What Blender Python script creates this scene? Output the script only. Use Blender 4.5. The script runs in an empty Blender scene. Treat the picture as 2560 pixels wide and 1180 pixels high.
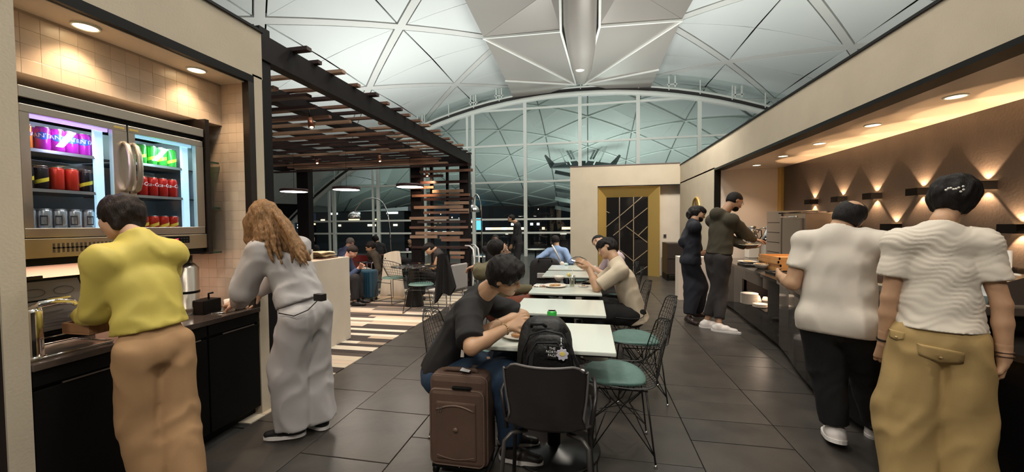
import bpy, bmesh, math, random
import numpy as np
from mathutils import Vector, Matrix
random.seed(7)
sc = bpy.context.scene
COL = sc.collection
PI = math.pi
# ------------------------------------------------------------------ camera
HC = 1.45
FPX = 960.0
YAW = math.atan(190/960); PIT = math.atan(30/960); ROLL = math.radians(0.5)
cf = np.array([-math.sin(YAW)*math.cos(PIT), math.cos(YAW)*math.cos(PIT), -math.sin(PIT)])
cr = np.array([math.cos(YAW), math.sin(YAW), 0.0])
cu = np.cross(cr, cf)
cr2 = cr*math.cos(ROLL) - cu*math.sin(ROLL)
cu2 = cu*math.cos(ROLL) + cr*math.sin(ROLL)
cam = bpy.data.cameras.new('camera')
camo = bpy.data.objects.new('camera', cam); COL.objects.link(camo)
camo.matrix_world = Matrix(((cr2[0], cu2[0], -cf[0], 0), (cr2[1], cu2[1], -cf[1], 0),
                            (cr2[2], cu2[2], -cf[2], HC), (0, 0, 0, 1)))
cam.sensor_width = 36.0; cam.lens = 36.0*FPX/2560; cam.clip_start = 0.05; cam.clip_end = 2000
sc.camera = camo
sc.view_settings.view_transform = 'Standard'
sc.view_settings.look = 'None'
sc.view_settings.gamma = 1.0
sc.view_settings.use_curve_mapping = False
sc.view_settings.exposure = 0.46
sc.cycles.transparent_max_bounces = 32
# ------------------------------------------------------------------ world (night)
w = bpy.data.worlds.new('night'); sc.world = w; w.use_nodes = True
w.node_tree.nodes['Background'].inputs[0].default_value = (0.010, 0.014, 0.020, 1)
w.node_tree.nodes['Background'].inputs[1].default_value = 1.0
# ------------------------------------------------------------------ large lights
def area(name, loc, size, power, color, aim=(0, 0, -1), sizey=None, spread=180):
    l = bpy.data.lights.new(name, 'AREA'); l.energy = power; l.color = color
    l.shape = 'RECTANGLE'; l.size = size; l.size_y = sizey or size; l.spread = math.radians(spread)
    o = bpy.data.objects.new(name, l); COL.objects.link(o); o.location = loc
    o.rotation_euler = Vector(aim).to_track_quat('-Z', 'Y').to_euler()
    return o
COOL = (0.97, 1.0, 0.96); WARM = (1.0, 0.66, 0.40)
# uplights standing on top of the wall units and throwing light onto the vault
area('hall_uplight', (3.9, 5.5, 3.12), 1.6, 195, COOL, (0, 0, 1), 9.0)
area('hall_uplight', (-4.2, 0.2, 3.12), 1.8, 165, COOL, (0, 0, 1), 3.5)
area('hall_uplight', (-5.6, 11.5, 3.0), 2.5, 185, COOL, (0.1, 0, 1), 5.0)
area('hall_uplight', (0.9, 12.4, 3.0), 2.6, 150, COOL, (0, 0, 1), 2.0)
# unseen fill spots added under the vault to brighten seating, end wall and lounge
def fillspot(x, y, z, pw, aim=(0, 0, -1), col=(1.0, .92, .80)):
    l = bpy.data.lights.new('hall_fill_spot', 'SPOT'); l.energy = pw; l.color = col; l.spot_size = math.radians(150); l.spot_blend = .8; l.shadow_soft_size = .28
    o = bpy.data.objects.new('hall_fill_spot', l); COL.objects.link(o); o.location = (x, y, z); o.rotation_euler = Vector(aim).to_track_quat('-Z', 'Y').to_euler()
for x_, y_, z_, p_ in ((-1.6, 1.6, 6.3, 215), (.9, 2.4, 6.3, 215), (-.9, 4.6, 6.3, 190), (.8, 6.4, 6.3, 190), (1.6, 7.6, 4.9, 520), (-.9, -1.6, 4.2, 190), (1.1, -1.6, 4.2, 190), (-4.2, 12.3, 5.2, 130), (-1.6, 13.4, 5.6, 130), (-9.5, 13.6, 4.6, 150)): fillspot(x_, y_, z_, p_, (0, .12 if y_ < 0 else .75 if y_ == 7.6 else 0, -1))
# floodlights of the canopy outside
area('canopy_floodlight', (0.5, 27, 1.6), 16, 420, (0.92, 1.0, 0.96), (0, 0.15, 1), 8)
area('canopy_floodlight', (-10, 24, 1.6), 5, 60, (0.8, 1.0, 0.94), (0, 0.1, 1), 8)
area('canopy_floodlight', (0.3, 25.5, 2.2), 2.5, 160, (0.9, 1.0, 0.96), (0, .1, 1), 2.5)
area('apron_fill_light', (-30, 42, 9), 10, 1500, (.95, .98, .95), (-.2, 1, -.1), 4)  # unseen lamp added to brighten the pale building outside
# ------------------------------------------------------------------ materials
MATS = {}
def mat(name, col, rough=0.5, metal=0.0, noise=None, bump=None, emit=None, spec=0.5, sss=0.0, coat=0.0, trans=0.0, alpha=None):
    """noise=(scale, other colour, amount), bump=(scale, strength, kind)"""
    if name in MATS: return MATS[name]
    m = bpy.data.materials.new(name); m.use_nodes = True; nt = m.node_tree; b = nt.nodes['Principled BSDF']
    c4 = (*col, 1)
    b.inputs['Base Color'].default_value = c4; b.inputs['Roughness'].default_value = rough
    b.inputs['Metallic'].default_value = metal; b.inputs['Specular IOR Level'].default_value = spec
    if sss: b.inputs['Subsurface Weight'].default_value = sss; b.inputs['Subsurface Scale'].default_value = 0.02; b.inputs['Subsurface Radius'].default_value = (1, .35, .2)
    if coat: b.inputs['Coat Weight'].default_value = coat; b.inputs['Coat Roughness'].default_value = 0.08
    if trans: b.inputs['Transmission Weight'].default_value = trans
    if emit: b.inputs['Emission Color'].default_value = (*emit[0], 1); b.inputs['Emission Strength'].default_value = emit[1]
    tc = nt.nodes.new('ShaderNodeTexCoord')
    if noise:
        n = nt.nodes.new('ShaderNodeTexNoise'); n.inputs['Scale'].default_value = noise[0]; n.inputs['Detail'].default_value = 5
        src = tc.outputs['Object']
        if len(noise) > 3:
            mp = nt.nodes.new('ShaderNodeMapping'); mp.inputs['Scale'].default_value = noise[3]
            nt.links.new(src, mp.inputs[0]); src = mp.outputs[0]
        nt.links.new(src, n.inputs['Vector'])
        r = nt.nodes.new('ShaderNodeValToRGB'); r.color_ramp.elements[0].position = .35; r.color_ramp.elements[1].position = .68
        r.color_ramp.elements[0].color = c4
        k = noise[2]; r.color_ramp.elements[1].color = tuple(col[i]*(1-k)+noise[1][i]*k for i in range(3)) + (1,)
        nt.links.new(n.outputs['Fac'], r.inputs[0]); nt.links.new(r.outputs[0], b.inputs['Base Color'])
    if bump:
        n = nt.nodes.new('ShaderNodeTexNoise' if len(bump) < 3 else 'ShaderNodeTexWave'); n.inputs['Scale'].default_value = bump[0]
        n.inputs['Detail'].default_value = 4
        if noise and len(noise) > 3 and name.startswith('hair'):
            mp = nt.nodes.new('ShaderNodeMapping'); mp.inputs['Scale'].default_value = (2.2, 2.2, .35); nt.links.new(tc.outputs['Object'], mp.inputs[0]); nt.links.new(mp.outputs[0], n.inputs['Vector'])
        else: nt.links.new(tc.outputs['Object'], n.inputs['Vector'])
        bp = nt.nodes.new('ShaderNodeBump'); bp.inputs['Strength'].default_value = bump[1]; bp.inputs['Distance'].default_value = 0.01
        nt.links.new(n.outputs['Fac'], bp.inputs['Height']); nt.links.new(bp.outputs[0], b.inputs['Normal'])
    MATS[name] = m
    return m
def glassmat(name, tint, refl=0.10, rough=0.0):
    if name in MATS: return MATS[name]
    m = bpy.data.materials.new(name); m.use_nodes = True; nt = m.node_tree; nt.nodes.clear()
    out = nt.nodes.new('ShaderNodeOutputMaterial'); mx = nt.nodes.new('ShaderNodeMixShader')
    t = nt.nodes.new('ShaderNodeBsdfTransparent'); t.inputs[0].default_value = (*tint, 1)
    g = nt.nodes.new('ShaderNodeBsdfGlossy'); g.inputs['Roughness'].default_value = rough
    lf = nt.nodes.new('ShaderNodeLayerWeight'); lf.inputs[0].default_value = .5; lw = nt.nodes.new('ShaderNodeMath'); lw.operation = 'POWER'; lw.inputs[1].default_value = 4.5; nt.links.new(lf.outputs['Facing'], lw.inputs[0])
    ad = nt.nodes.new('ShaderNodeMath'); ad.operation = 'ADD'; ad.inputs[1].default_value = refl+.03; ad.use_clamp = True
    nt.links.new(lw.outputs[0], ad.inputs[0]); nt.links.new(ad.outputs[0], mx.inputs[0])
    nt.links.new(t.outputs[0], mx.inputs[1]); nt.links.new(g.outputs[0], mx.inputs[2]); nt.links.new(mx.outputs[0], out.inputs[0])
    MATS[name] = m
    return m
PLASTER = mat('cream_plaster', (.53, .46, .355), .75, noise=(3, (.47, .405, .31), .7), bump=(90, .12))
PLASTER2 = mat('pale_plaster', (.68, .60, .50), .8, noise=(2.5, (.58, .5, .41), .6), bump=(60, .1))
BLACK = mat('black_lacquer', (.004, .004, .004), .45, spec=.22)
BLACKM = mat('black_matte_metal', (.007, .0065, .0075), .55, spec=.22)
STEEL = mat('brushed_steel', (.60, .55, .49), .32, 1.0, bump=(150, .05))
STEELD = mat('dull_steel', (.42, .40, .38), .38, 1.0)
CHROME = mat('chrome', (.85, .85, .85), .07, 1.0)
WHITEM = mat('white_painted_steel', (.74, .77, .72), .4)
SLATE = mat('slate', (.044, .039, .035), .36, noise=(4, (.072, .063, .055), .9), bump=(9, .22))
SLATE2 = mat('slate_dark', (.040, .037, .035), .33, noise=(5, (.07, .062, .055), .9), bump=(7, .25))
GROUT = mat('grout', (.022, .021, .020), .8)
PANEL = mat('vault_panel', (.73, .76, .745), .55)
GAP = mat('dark_gap', (.012, .012, .012), .9)
BEAM = mat('vault_beam', (.70, .70, .67), .5)
REFL = mat('reflector_sheet', (.42, .385, .355), .36, .35)
REFLD = mat('reflector_trough', (.36, .32, .29), .35, .3)
BROWNM = mat('dark_brown_steel', (.009, .0065, .0075), .55, spec=.2)
WOODA = mat('slat_wood', (.17, .085, .055), .45, noise=(3, (.30, .17, .12), .8, (1, 14, 14)))
WOODB = mat('slat_light_wood', (.34, .21, .14), .45, noise=(3, (.42, .28, .2), .8, (1, 14, 14)))
WOODC = mat('slat_dark_wood', (.035, .018, .017), .4, noise=(3, (.07, .035, .03), .8, (1, 14, 14)))
GOLD = mat('brushed_gold', (.66, .46, .15), .42, .65, bump=(120, .04))
GLASS = glassmat('window_glass', (.84, .885, .865), .04)
CLEAR = glassmat('clear_glass', (.97, .98, .98), .0)
# ------------------------------------------------------------------ mesh helpers
class MB:
    def __init__(s): s.v = []; s.f = []; s.sm = []
    def add(s, vs, fs, smooth=False):
        o = len(s.v); s.v.extend([tuple(map(float, p)) for p in vs])
        s.f.extend([tuple(i+o for i in f) for f in fs]); s.sm.extend([smooth]*len(fs)); return s
    def box(s, lo, hi, bev=0.0):
        x0, y0, z0 = (min(lo[i], hi[i]) for i in range(3)); x1, y1, z1 = (max(lo[i], hi[i]) for i in range(3))
        if not bev:
            return s.add([(x0,y0,z0),(x1,y0,z0),(x1,y1,z0),(x0,y1,z0),(x0,y0,z1),(x1,y0,z1),(x1,y1,z1),(x0,y1,z1)],
                  [(3,2,1,0),(4,5,6,7),(0,1,5,4),(1,2,6,5),(2,3,7,6),(3,0,4,7)])
        b = min(bev, (x1-x0)/2.01, (y1-y0)/2.01, (z1-z0)/2.01)
        bm = bmesh.new(); bmesh.ops.create_cube(bm, size=1)
        for v in bm.verts:
            v.co = Vector(((x0+x1)/2+v.co.x*(x1-x0), (y0+y1)/2+v.co.y*(y1-y0), (z0+z1)/2+v.co.z*(z1-z0)))
        bmesh.ops.bevel(bm, geom=bm.edges[:], offset=b, segments=2, affect='EDGES', profile=.5)
        bm.verts.index_update()
        s.add([v.co[:] for v in bm.verts], [[v.index for v in f.verts] for f in bm.faces], False); bm.free(); return s
    def obox(s, c, ax, ay, az, hx, hy, hz):
        c, ax, ay, az = map(np.array, (c, ax, ay, az)); vs = []
        for k in (-1, 1):
            for (i, j) in ((-1,-1),(1,-1),(1,1),(-1,1)): vs.append(c+ax*hx*i+ay*hy*j+az*hz*k)
        return s.add(vs, [(3,2,1,0),(4,5,6,7),(0,1,5,4),(1,2,6,5),(2,3,7,6),(3,0,4,7)])
    def bar(s, a, b, w, h, up=(0,0,1)):
        a = np.array(a, float); b = np.array(b, float); d = b-a; L = np.linalg.norm(d); d = d/L
        up = np.array(up, float); x = np.cross(d, up); n = np.linalg.norm(x)
        if n < 1e-5: up = np.array((0., 1., 0.)); x = np.cross(d, up); n = np.linalg.norm(x)
        x /= n; z = np.cross(x, d)
        return s.obox((a+b)/2, x, d, z, w/2, L/2, h/2)
    def tube(s, pts, r, n=8, closed=False, caps=True):
        pts = [np.array(p, float) for p in pts]; m = len(pts); rs = r if hasattr(r, '__len__') else [r]*m
        vs = []; prev = None
        for i, p in enumerate(pts):
            if closed: t = pts[(i+1) % m]-pts[i-1]
            else: t = pts[min(i+1, m-1)]-pts[max(i-1, 0)]
            t = t/(np.linalg.norm(t)+1e-12)
            if prev is None:
                a = np.array((0., 0., 1.)) if abs(t[2]) < .9 else np.array((1., 0., 0.)); x = np.cross(t, a)
            else: x = prev-t*(prev@t)
            x /= np.linalg.norm(x)+1e-12; prev = x; y = np.cross(t, x)
            for k in range(n):
                an = 2*PI*k/n; vs.append(p+(x*math.cos(an)+y*math.sin(an))*rs[i])
        fs = []
        for i in range(m if closed else m-1):
            j = (i+1) % m
            for k in range(n): fs.append((i*n+k, i*n+(k+1) % n, j*n+(k+1) % n, j*n+k))
        if caps and not closed: fs.append(tuple(range(n-1, -1, -1))); fs.append(tuple((m-1)*n+k for k in range(n)))
        return s.add(vs, fs, True)
    def cyl(s, a, b, r, n=16): return s.tube([a, b], r, n)
    def lathe(s, c, prof, n=24, ax=None):
        vs = []; fs = []; m = len(prof)
        for (r, z) in prof:
            for k in range(n): an = 2*PI*k/n; vs.append((c[0]+r*math.cos(an), c[1]+r*math.sin(an), c[2]+z))
        for i in range(m-1):
            for k in range(n): fs.append((i*n+k, i*n+(k+1) % n, (i+1)*n+(k+1) % n, (i+1)*n+k))
        fs.append(tuple(range(n-1, -1, -1))); fs.append(tuple((m-1)*n+k for k in range(n)))
        return s.add(vs, fs, True)
    def ball(s, c, r, n=12, sc=(1,1,1)):
        prof = [(max(1e-4, math.sin(PI*i/(n//2+1))), -math.cos(PI*i/(n//2+1))) for i in range(n//2+2)]
        o = len(s.v); s.lathe((0,0,0), [(a*r, b*r) for a, b in prof], n)
        for i in range(o, len(s.v)): v = s.v[i]; s.v[i] = (c[0]+v[0]*sc[0], c[1]+v[1]*sc[1], c[2]+v[2]*sc[2])
        return s
    def prism(s, poly, ax, lo, hi):
        """poly in the two other axes, extruded along axis ax from lo to hi"""
        n = len(poly); vs = []
        for t in (lo, hi):
            for (p, q) in poly: vs.append({0: (t, p, q), 1: (p, t, q), 2: (p, q, t)}[ax])
        fs = [tuple(range(n-1, -1, -1)), tuple(range(n, 2*n))]+[(i, (i+1) % n, n+(i+1) % n, n+i) for i in range(n)]
        return s.add(vs, fs)
    def slab(s, pts, th):
        """polygon pts (3D, about planar) thickened along its normal"""
        P = [np.array(p, float) for p in pts]; n = np.zeros(3)
        for i in range(len(P)): n += np.cross(P[i], P[(i+1) % len(P)])
        n /= np.linalg.norm(n); m = len(P)
        return s.add(P+[p+n*th for p in P], [tuple(range(m-1, -1, -1)), tuple(range(m, 2*m))]+[(i, (i+1) % m, m+(i+1) % m, m+i) for i in range(m)])
    def grid(s, G, smooth=True, flip=False):
        nr, nc = len(G), len(G[0]); vs = [p for row in G for p in row]; fs = []
        for i in range(nr-1):
            for j in range(nc-1):
                q = (i*nc+j, i*nc+j+1, (i+1)*nc+j+1, (i+1)*nc+j); fs.append(q[::-1] if flip else q)
        return s.add(vs, fs, smooth)
    def mesh(s, name, m, off=(0,0,0)):
        me = bpy.data.meshes.new(name); v = np.array(s.v, float)-np.array(off, float)
        me.from_pydata(v.tolist(), [], s.f); me.materials.append(m)
        me.polygons.foreach_set('use_smooth', s.sm)
        bm = bmesh.new(); bm.from_mesh(me); bmesh.ops.recalc_face_normals(bm, faces=bm.faces[:]); bm.to_mesh(me); bm.free()
        return me
    def build(s, name, m, parent=None, kind=None, label=None, cat=None, group=None):
        off = (0,0,0)
        if parent is not None:
            p = parent; off = np.zeros(3)
            while p is not None: off = off+np.array(p.location); p = p.parent
        elif kind is None and cat:
            v = np.array(s.v); off = ((v[:,0].min()+v[:,0].max())/2, (v[:,1].min()+v[:,1].max())/2, v[:,2].min())
        me = s.mesh(name, m, off)
        o = bpy.data.objects.new(name, me); COL.objects.link(o)
        if parent is not None: o.parent = parent
        else: o.location = off
        tag(o, label, cat, group, kind)
        return o
def tag(o, label=None, cat=None, group=None, kind=None):
    if label: o['label'] = label
    if cat: o['category'] = cat
    if group: o['group'] = group
    if kind: o['kind'] = kind
    return o
def thing(name, label, cat, loc=(0,0,0), group=None, rz=0):
    o = bpy.data.objects.new(name, None); COL.objects.link(o); o.location = [float(a) for a in loc]; o.rotation_euler = (0, 0, rz)
    o.empty_display_size = .1
    return tag(o, label, cat, group)
def dup(root, loc, rz=0, label=None, group=None):
    r = root.copy(); COL.objects.link(r); r.location = [float(a) for a in loc]; r.rotation_euler = (0, 0, rz)
    if label: r['label'] = label
    if group: r['group'] = group
    for ch in list(root.children):
        c = ch.copy(); COL.objects.link(c); c.parent = r
        for g in list(ch.children): d = g.copy(); COL.objects.link(d); d.parent = c
    return r
def ray(x, y): return cf+cr2*((x-1280)/FPX)+cu2*((590-y)/FPX)
CP = np.array([0, 0, HC])
def atY(x, y, Y): d = ray(x, y); return CP+d*(Y/d[1])
def atZ(x, y, Z): d = ray(x, y); return CP+d*((Z-HC)/d[2])
def atX(x, y, X): d = ray(x, y); return CP+d*(X/d[0])
def atD(x, y, D): return CP+ray(x, y)*D
def struct(mb, name, m, parent=None): return mb.build(name, m, parent, 'structure')
# ================================================================== SETTING
# ---- floor of staggered slate tiles
floor = struct(MB().box((-16, -3, -.25), (8, 19, -.012)), 'floor', GROUT)
tile_me = {}
def floor_tile(x0, x1, y0, y1, k):
    key = (round(x1-x0, 3), round(y1-y0, 3), k)
    if key not in tile_me:
        w_, d_ = (x1-x0)/2-.003, (y1-y0)/2-.003
        tile_me[key] = MB().box((-w_, -d_, -.011), (w_, d_, 0), .002).mesh('tile', SLATE if k else SLATE2)
    o = bpy.data.objects.new('tile', tile_me[key]); COL.objects.link(o); o.parent = floor
    o.location = ((x0+x1)/2, (y0+y1)/2, random.uniform(-.0012, .0008)); return o
ci = 0; x = -2.43
while x < 2.3:
    y = 1.2+(.3 if ci % 2 else 0.0)-.3*(ci % 3 == 1)
    while y < 8.4:
        L = .6 if random.random() < .75 else .3
        floor_tile(x, min(x+.62, 2.35), y, y+L, random.random() < .6); y += L
    x += .62; ci += 1
# larger, more distant floor is one sheet
struct(MB().box((-2.43, 8.7, -.011), (2.4, 18, 0)), 'floor.far', SLATE)
struct(MB().box((-16, 8.05, -.011), (-2.43, 18, -.001)), 'floor.lounge', SLATE)
struct(MB().box((-2.43, -3, -.011), (2.4, 1.2, 0)), 'floor.near', SLATE)
struct(MB().box((-16, -3, -.011), (-2.6, 2.3, -.002)), 'floor.behind', SLATE)
# ---- striped carpet planks
carpet = struct(MB().box((-9.0, 2.3, -.011), (-2.43, 8.05, -.006)), 'floor.carpet', GROUT)
cc = [(.60,.52,.41), (.50,.40,.29), (.66,.60,.50), (.045,.035,.032), (.17,.14,.12), (.32,.25,.19), (.62,.50,.40), (.08,.062,.055)]
cm = [mat('carpet_%s' % n, c, .92, bump=(350, .25)) for n, c in zip(('cream','tan','ivory','black','grey','brown','pink','umber'), cc)]
pl_me = {}
yy = 2.35; row = 0; npl = 0
plank_rest = [MB() for _ in cm]
while yy < 8.0:
    h = .095 if row % 3 else .135
    xe = -2.435
    while xe > -8.9:
        L = random.choice((.35, .5, .5, .75, 1.0, 1.2)); L = min(L, xe+9.0)
        if L < .05: break
        k = random.choices(range(8), (4.5, 3, 4.5, 3.4, 2.8, 2.4, 4, 2.4))[0]
        if xe > -4.6 and npl < 290 and L in (.35, .5, .75, 1.0, 1.2):
            key = (L, h, k)
            if key not in pl_me: pl_me[key] = MB().box((-L, -h/2+.0015, -.006), (-.002, h/2-.0015, .002)).mesh('carpet_plank', cm[k])
            o = bpy.data.objects.new('carpet_plank', pl_me[key]); COL.objects.link(o); o.parent = carpet; o.location = (xe, yy+h/2, 0); npl += 1
        else: plank_rest[k].box((xe-L, yy+.0015, -.006), (xe-.002, yy+h-.0015, .002))
        xe -= L
    yy += h; row += 1
for k, mb in enumerate(plank_rest):
    if mb.v: o = mb.build('carpet_planks', cm[k], carpet); o['kind'] = 'stuff'
# ---- vault ceiling: dark backing, triangular panels, diagonal beams
R = 22.0; VX = -.2; VZ = 7.9-R
def vault(s, y, r=0.0):
    a = s/R; return np.array([VX+(R-r)*math.sin(a), y, VZ+(R-r)*math.cos(a)])
G = [[vault(s, y, -.16) for s in np.linspace(-19, 19, 48)] for y in (-6, 18.2)]
G2 = [[vault(s, y, -.22) for s in np.linspace(-19, 19, 48)] for y in (-6, 18.2)]
ceil = struct(MB().grid(G).grid(G2), 'ceiling', GAP)
DS = 2.62; DY = 4.8; Y0 = 8.2
def node(j, k):  # j: row across, k: along
    return (j*DS, Y0+DY*k+(0 if j % 2 else DY/2))
def panel(a, b, c, apex_is_c=True):
    """a,b on a longitudinal seam, c the apex: panel inset from the diagonal beams, creased from apex to mid edge"""
    A, B, Cc = (np.array(p, float) for p in (a, b, c))
    cen = (A+B+Cc)/3
    def inset(P, Q, R_, d1, d2):  # point offset inwards from both edges at P (edges P-Q by d1 and P-R by d2)
        u1 = (Q-P)/np.linalg.norm(Q-P); u2 = (R_-P)/np.linalg.norm(R_-P); cr_ = abs(u1[0]*u2[1]-u1[1]*u2[0])
        return P+u1*(d2/cr_)+u2*(d1/cr_)
    g = .022; bmw = .158
    a2 = inset(A, B, Cc, g, bmw); b2 = inset(B, A, Cc, g, bmw); c2 = inset(Cc, A, B, bmw, bmw)
    m2 = (a2+b2)/2; ud = (b2-a2)/np.linalg.norm(b2-a2)*.007
    NS = 3
    mb = MB()
    for (p, q, rr) in ((a2, m2-ud, c2-ud*.6), (m2+ud, b2, c2+ud*.6)):
        rows = []
        for i in range(NS+1):
            t = i/NS; rows.append([vault(*((p*(1-t)+rr*t)), r=.02), vault(*((q*(1-t)+rr*t)), r=.02)])
        # crease: mid edge is lifted a little
        back = [[v+np.array([0, 0, .05]) for v in row] for row in rows]
        if True:
            for i, row in enumerate(rows):
                j = 1 if p is a2 else 0
                row[j] = row[j]+np.array([0, 0, .055*(1-i/NS)])
        mb.grid(rows, False); mb.grid(back, False, True)
        for i in range(NS):
            mb.add([rows[i][0], rows[i+1][0], back[i+1][0], back[i][0]], [(0,1,2,3)]); mb.add([rows[i][1], rows[i+1][1], back[i+1][1], back[i][1]], [(3,2,1,0)])
        mb.add([rows[0][0], rows[0][1], back[0][1], back[0][0]], [(0,1,2,3)])
    return mb
def beam(p, q):
    P = np.array(p, float); Q = np.array(q, float); u = (Q-P)/np.linalg.norm(Q-P); n = np.array([-u[1], u[0]]); mb = MB()
    rows = []
    for i in range(5):
        c = P+(Q-P)*i/4; rows.append([vault(*(c-n*.115), r=.03), vault(*(c+n*.115), r=.03), vault(*(c+n*.115), r=-.10), vault(*(c-n*.115), r=-.10), vault(*(c-n*.115), r=.03)])
    mb.grid(rows, False); return mb
for j in range(-6, 7):
    for k in range(-3, 3):
        s0, y0 = node(j, k); s1, y1 = node(j, k+1)
        if y0 > 18.0 or y1 < -4: continue
        y1c = y1
        for dj in (-1, 1):
            if abs(j+dj) > 6: continue
            kk = k if j % 2 else k+1
            sa, ya = node(j+dj, kk)
            struct_p = panel((s0, y0), (s1, y1c), (sa, ya))
            o = struct_p.build('ceiling_panel', PANEL, ceil)
    for k in range(-3, 3):
        s0, y0 = node(j, k)
        if j < 6:
            for kk in ((k-1, k) if j % 2 else (k, k+1)):
                sa, ya = node(j+1, kk)
                if max(y0, ya) > 20.3 or min(y0, ya) < -5: continue
                beam((s0, y0), (sa, ya)).build('ceiling_beam', BEAM, ceil)
# ---- faceted reflector under the crown with its central trough
P_ = atZ(1450, 208, 7.25)
rl = {}
def rz(x, y, z): return atZ(x, y, z)
N1, N2, N3 = rz(1208, 93, 7.15), rz(1263, 200, 7.0), rz(1290, 262, 7.15)
M1 = rz(1402, 75, 6.6); M0 = rz(1396, -230, 6.6); T0 = rz(1150, -22, 7.35); T1 = rz(1372, -22, 6.95); Pl = rz(1440, 210, 7.2)
N1r, N2r, N3r = rz(1706, 48, 7.15), rz(1648, 172, 7.0), rz(1617, 243, 7.15)
M1r = rz(1499, 63, 6.6); M0r = rz(1503, -230, 6.6); T0r = rz(1742, -16, 7.35); T1r = rz(1560, -40, 6.95); Pr = rz(1458, 210, 7.2)
refl = thing('roof_reflector', 'big faceted light-grey reflector hanging under the crown of the vault', 'reflector', ((N1+N1r)/2)*np.array([1,1,1]))
for tri in ((Pl, N3, N2), (Pl, N2, N1), (Pl, N1, M1), (M1, N1, T1, M0), (N1, T0, T1), (Pr, N2r, N3r), (Pr, N1r, N2r), (Pr, M1r, N1r), (M1r, M0r, T1r, N1r), (N1r, T1r, T0r)):
    c = sum(tri)/len(tri); tri = [c+(p-c)*.985 for p in tri]
    MB().slab(tri, .035).build('reflector_panel', REFL, refl)
for a, b in ((N1, M1), (N1, Pl), (N2, Pl), (N1r, M1r), (N1r, Pr), (N2r, Pr), (M1, M0), (M1r, M0r), (M1, Pl), (M1r, Pr)):
    MB().bar(a-np.array([0,0,.03]), b-np.array([0,0,.03]), .06, .05).build('seam_strip', mat('seam_white', (.80, .80, .76), .4), refl)
# trough: rounded channel, narrowing at its end
rows = []
for (yp, wL, wR, zz) in ((-230, 1402, 1497, 6.55), (60, 1408, 1492, 6.55), (120, 1418, 1488, 6.6), (175, 1430, 1479, 6.8), (200, 1440, 1466, 7.05)):
    a = rz(wL, yp, zz); b = rz(wR, yp, zz); c = (a+b)/2
    rows.append([a+np.array([0,0,.15]), a, a*.85+c*.15+np.array([0,0,-.10]), a*.5+c*.5+np.array([0,0,-.17]), b*.5+c*.5+np.array([0,0,-.17]), b*.85+c*.15+np.array([0,0,-.10]), b, b+np.array([0,0,.15])])
tr = MB().grid(rows); tr.grid([[p+np.array([0,0,.03]) for p in r_] for r_ in rows], True, True); tr.build('trough', REFLD, refl)
lm = rz(1450, 172, 6.62)
sp = thing('oval_spotlight', 'oval white lamp set in the end of the reflector trough', 'light', lm)
MB().lathe(lm, [(.13, 0), (.155, -.03), (.15, -.05), (.001, -.05)], 20).build('lamp_rim', WHITEM, sp)
MB().lathe(lm, [(.12, -.055), (.12, -.06), (.001, -.065)], 20).build('lamp_lens', mat('lens_dim', (.8,.75,.7), .4, emit=((1,.85,.75), .3)), sp)
# ---- glass end wall
YG = 17.0; RG = 21.5; AX = -.45; AZ = 7.05-RG
def arch(x, off=0): return AZ+math.sqrt((RG+off)**2-(x-AX)**2)
win = thing('window_1', None, None); win['kind'] = 'structure'; win.location = (0, YG, 0)
mul = [AX+.12+2.4*k for k in range(-6, 7)]
xs = np.linspace(-15.6, 15.6, 40)
MB().tube([(x, YG, arch(x)) for x in xs], .115, 8).build('arch_tube', WHITEM, win)
MB().tube([(x, YG+.05, arch(x, .30)) for x in xs], .05, 6).build('arch_tube', WHITEM, win)
g_ = MB()
for a, b in zip(xs[:-1], xs[1:]): g_.bar((a, YG+.06, arch(a, .19)), (b, YG+.06, arch(b, .19)), .05, .13)
g_.build('arch_gutter', mat('gutter', (.035,.03,.03), .5), win)
g_ = MB()
for a, b in zip(xs[:-1], xs[1:]): g_.add([(a, YG+.1, arch(a, .3)), (b, YG+.1, arch(b, .3)), (b, YG+.1, arch(b, .9)), (a, YG+.1, arch(a, .9))], [(0,1,2,3)])
g_.build('pane', GLASS, win, label='strip of glass between the arch and the vault')
for x in np.arange(-13.5, 14, 1.2):
    MB().bar((x, YG+.02, arch(x, .2)), (x, YG+.02, arch(x, .75)), .035, .035).build('arch_strut', WHITEM, win)
for x in (-7.7, -5.1, -3.9, 3.4, 5.9):
    m_ = MB(); 
    for d in (-.12, .12): m_.bar((x+d, YG-.05, arch(x, .3)), (x+d, YG-.05, arch(x, .75)), .05, .05)
    m_.bar((x-.2, YG-.05, arch(x, .42)), (x+.2, YG-.05, arch(x, .42)), .05, .04); m_.build('arch_bracket', WHITEM, win)
for x in mul:
    if abs(x) > 15: continue
    MB().bar((x, YG, 0), (x, YG, arch(x)), .15, .12, (0,1,0)).build('mullion', WHITEM, win)
    if x < -4: MB().bar((x-.28, YG, 0), (x-.28, YG, arch(x)-.1), .09, .09, (0,1,0)).build('mullion', WHITEM, win)
TZ = [1.05, 1.66, 3.33, 4.97, 6.55]
for z in TZ:
    dx = math.sqrt(max(.1, RG**2-(z-AZ)**2))
    MB().bar((max(-15, AX-dx), YG, z), (min(15, AX+dx), YG, z), .07, .085).build('transom', WHITEM, win)
for i, (a, b) in enumerate(zip(mul[:-1], mul[1:])):
    zs = [0.02]+TZ
    for z0, z1 in zip(zs, TZ+[9]):
        top = min(arch(a), arch(b)); z1 = min(z1, top)
        if z0 >= top-.05: continue
        MB().box((a+.07, YG-.01, z0+.03), (b-.07, YG+.01, z1-.03)).build('pane', GLASS, win)
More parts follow.
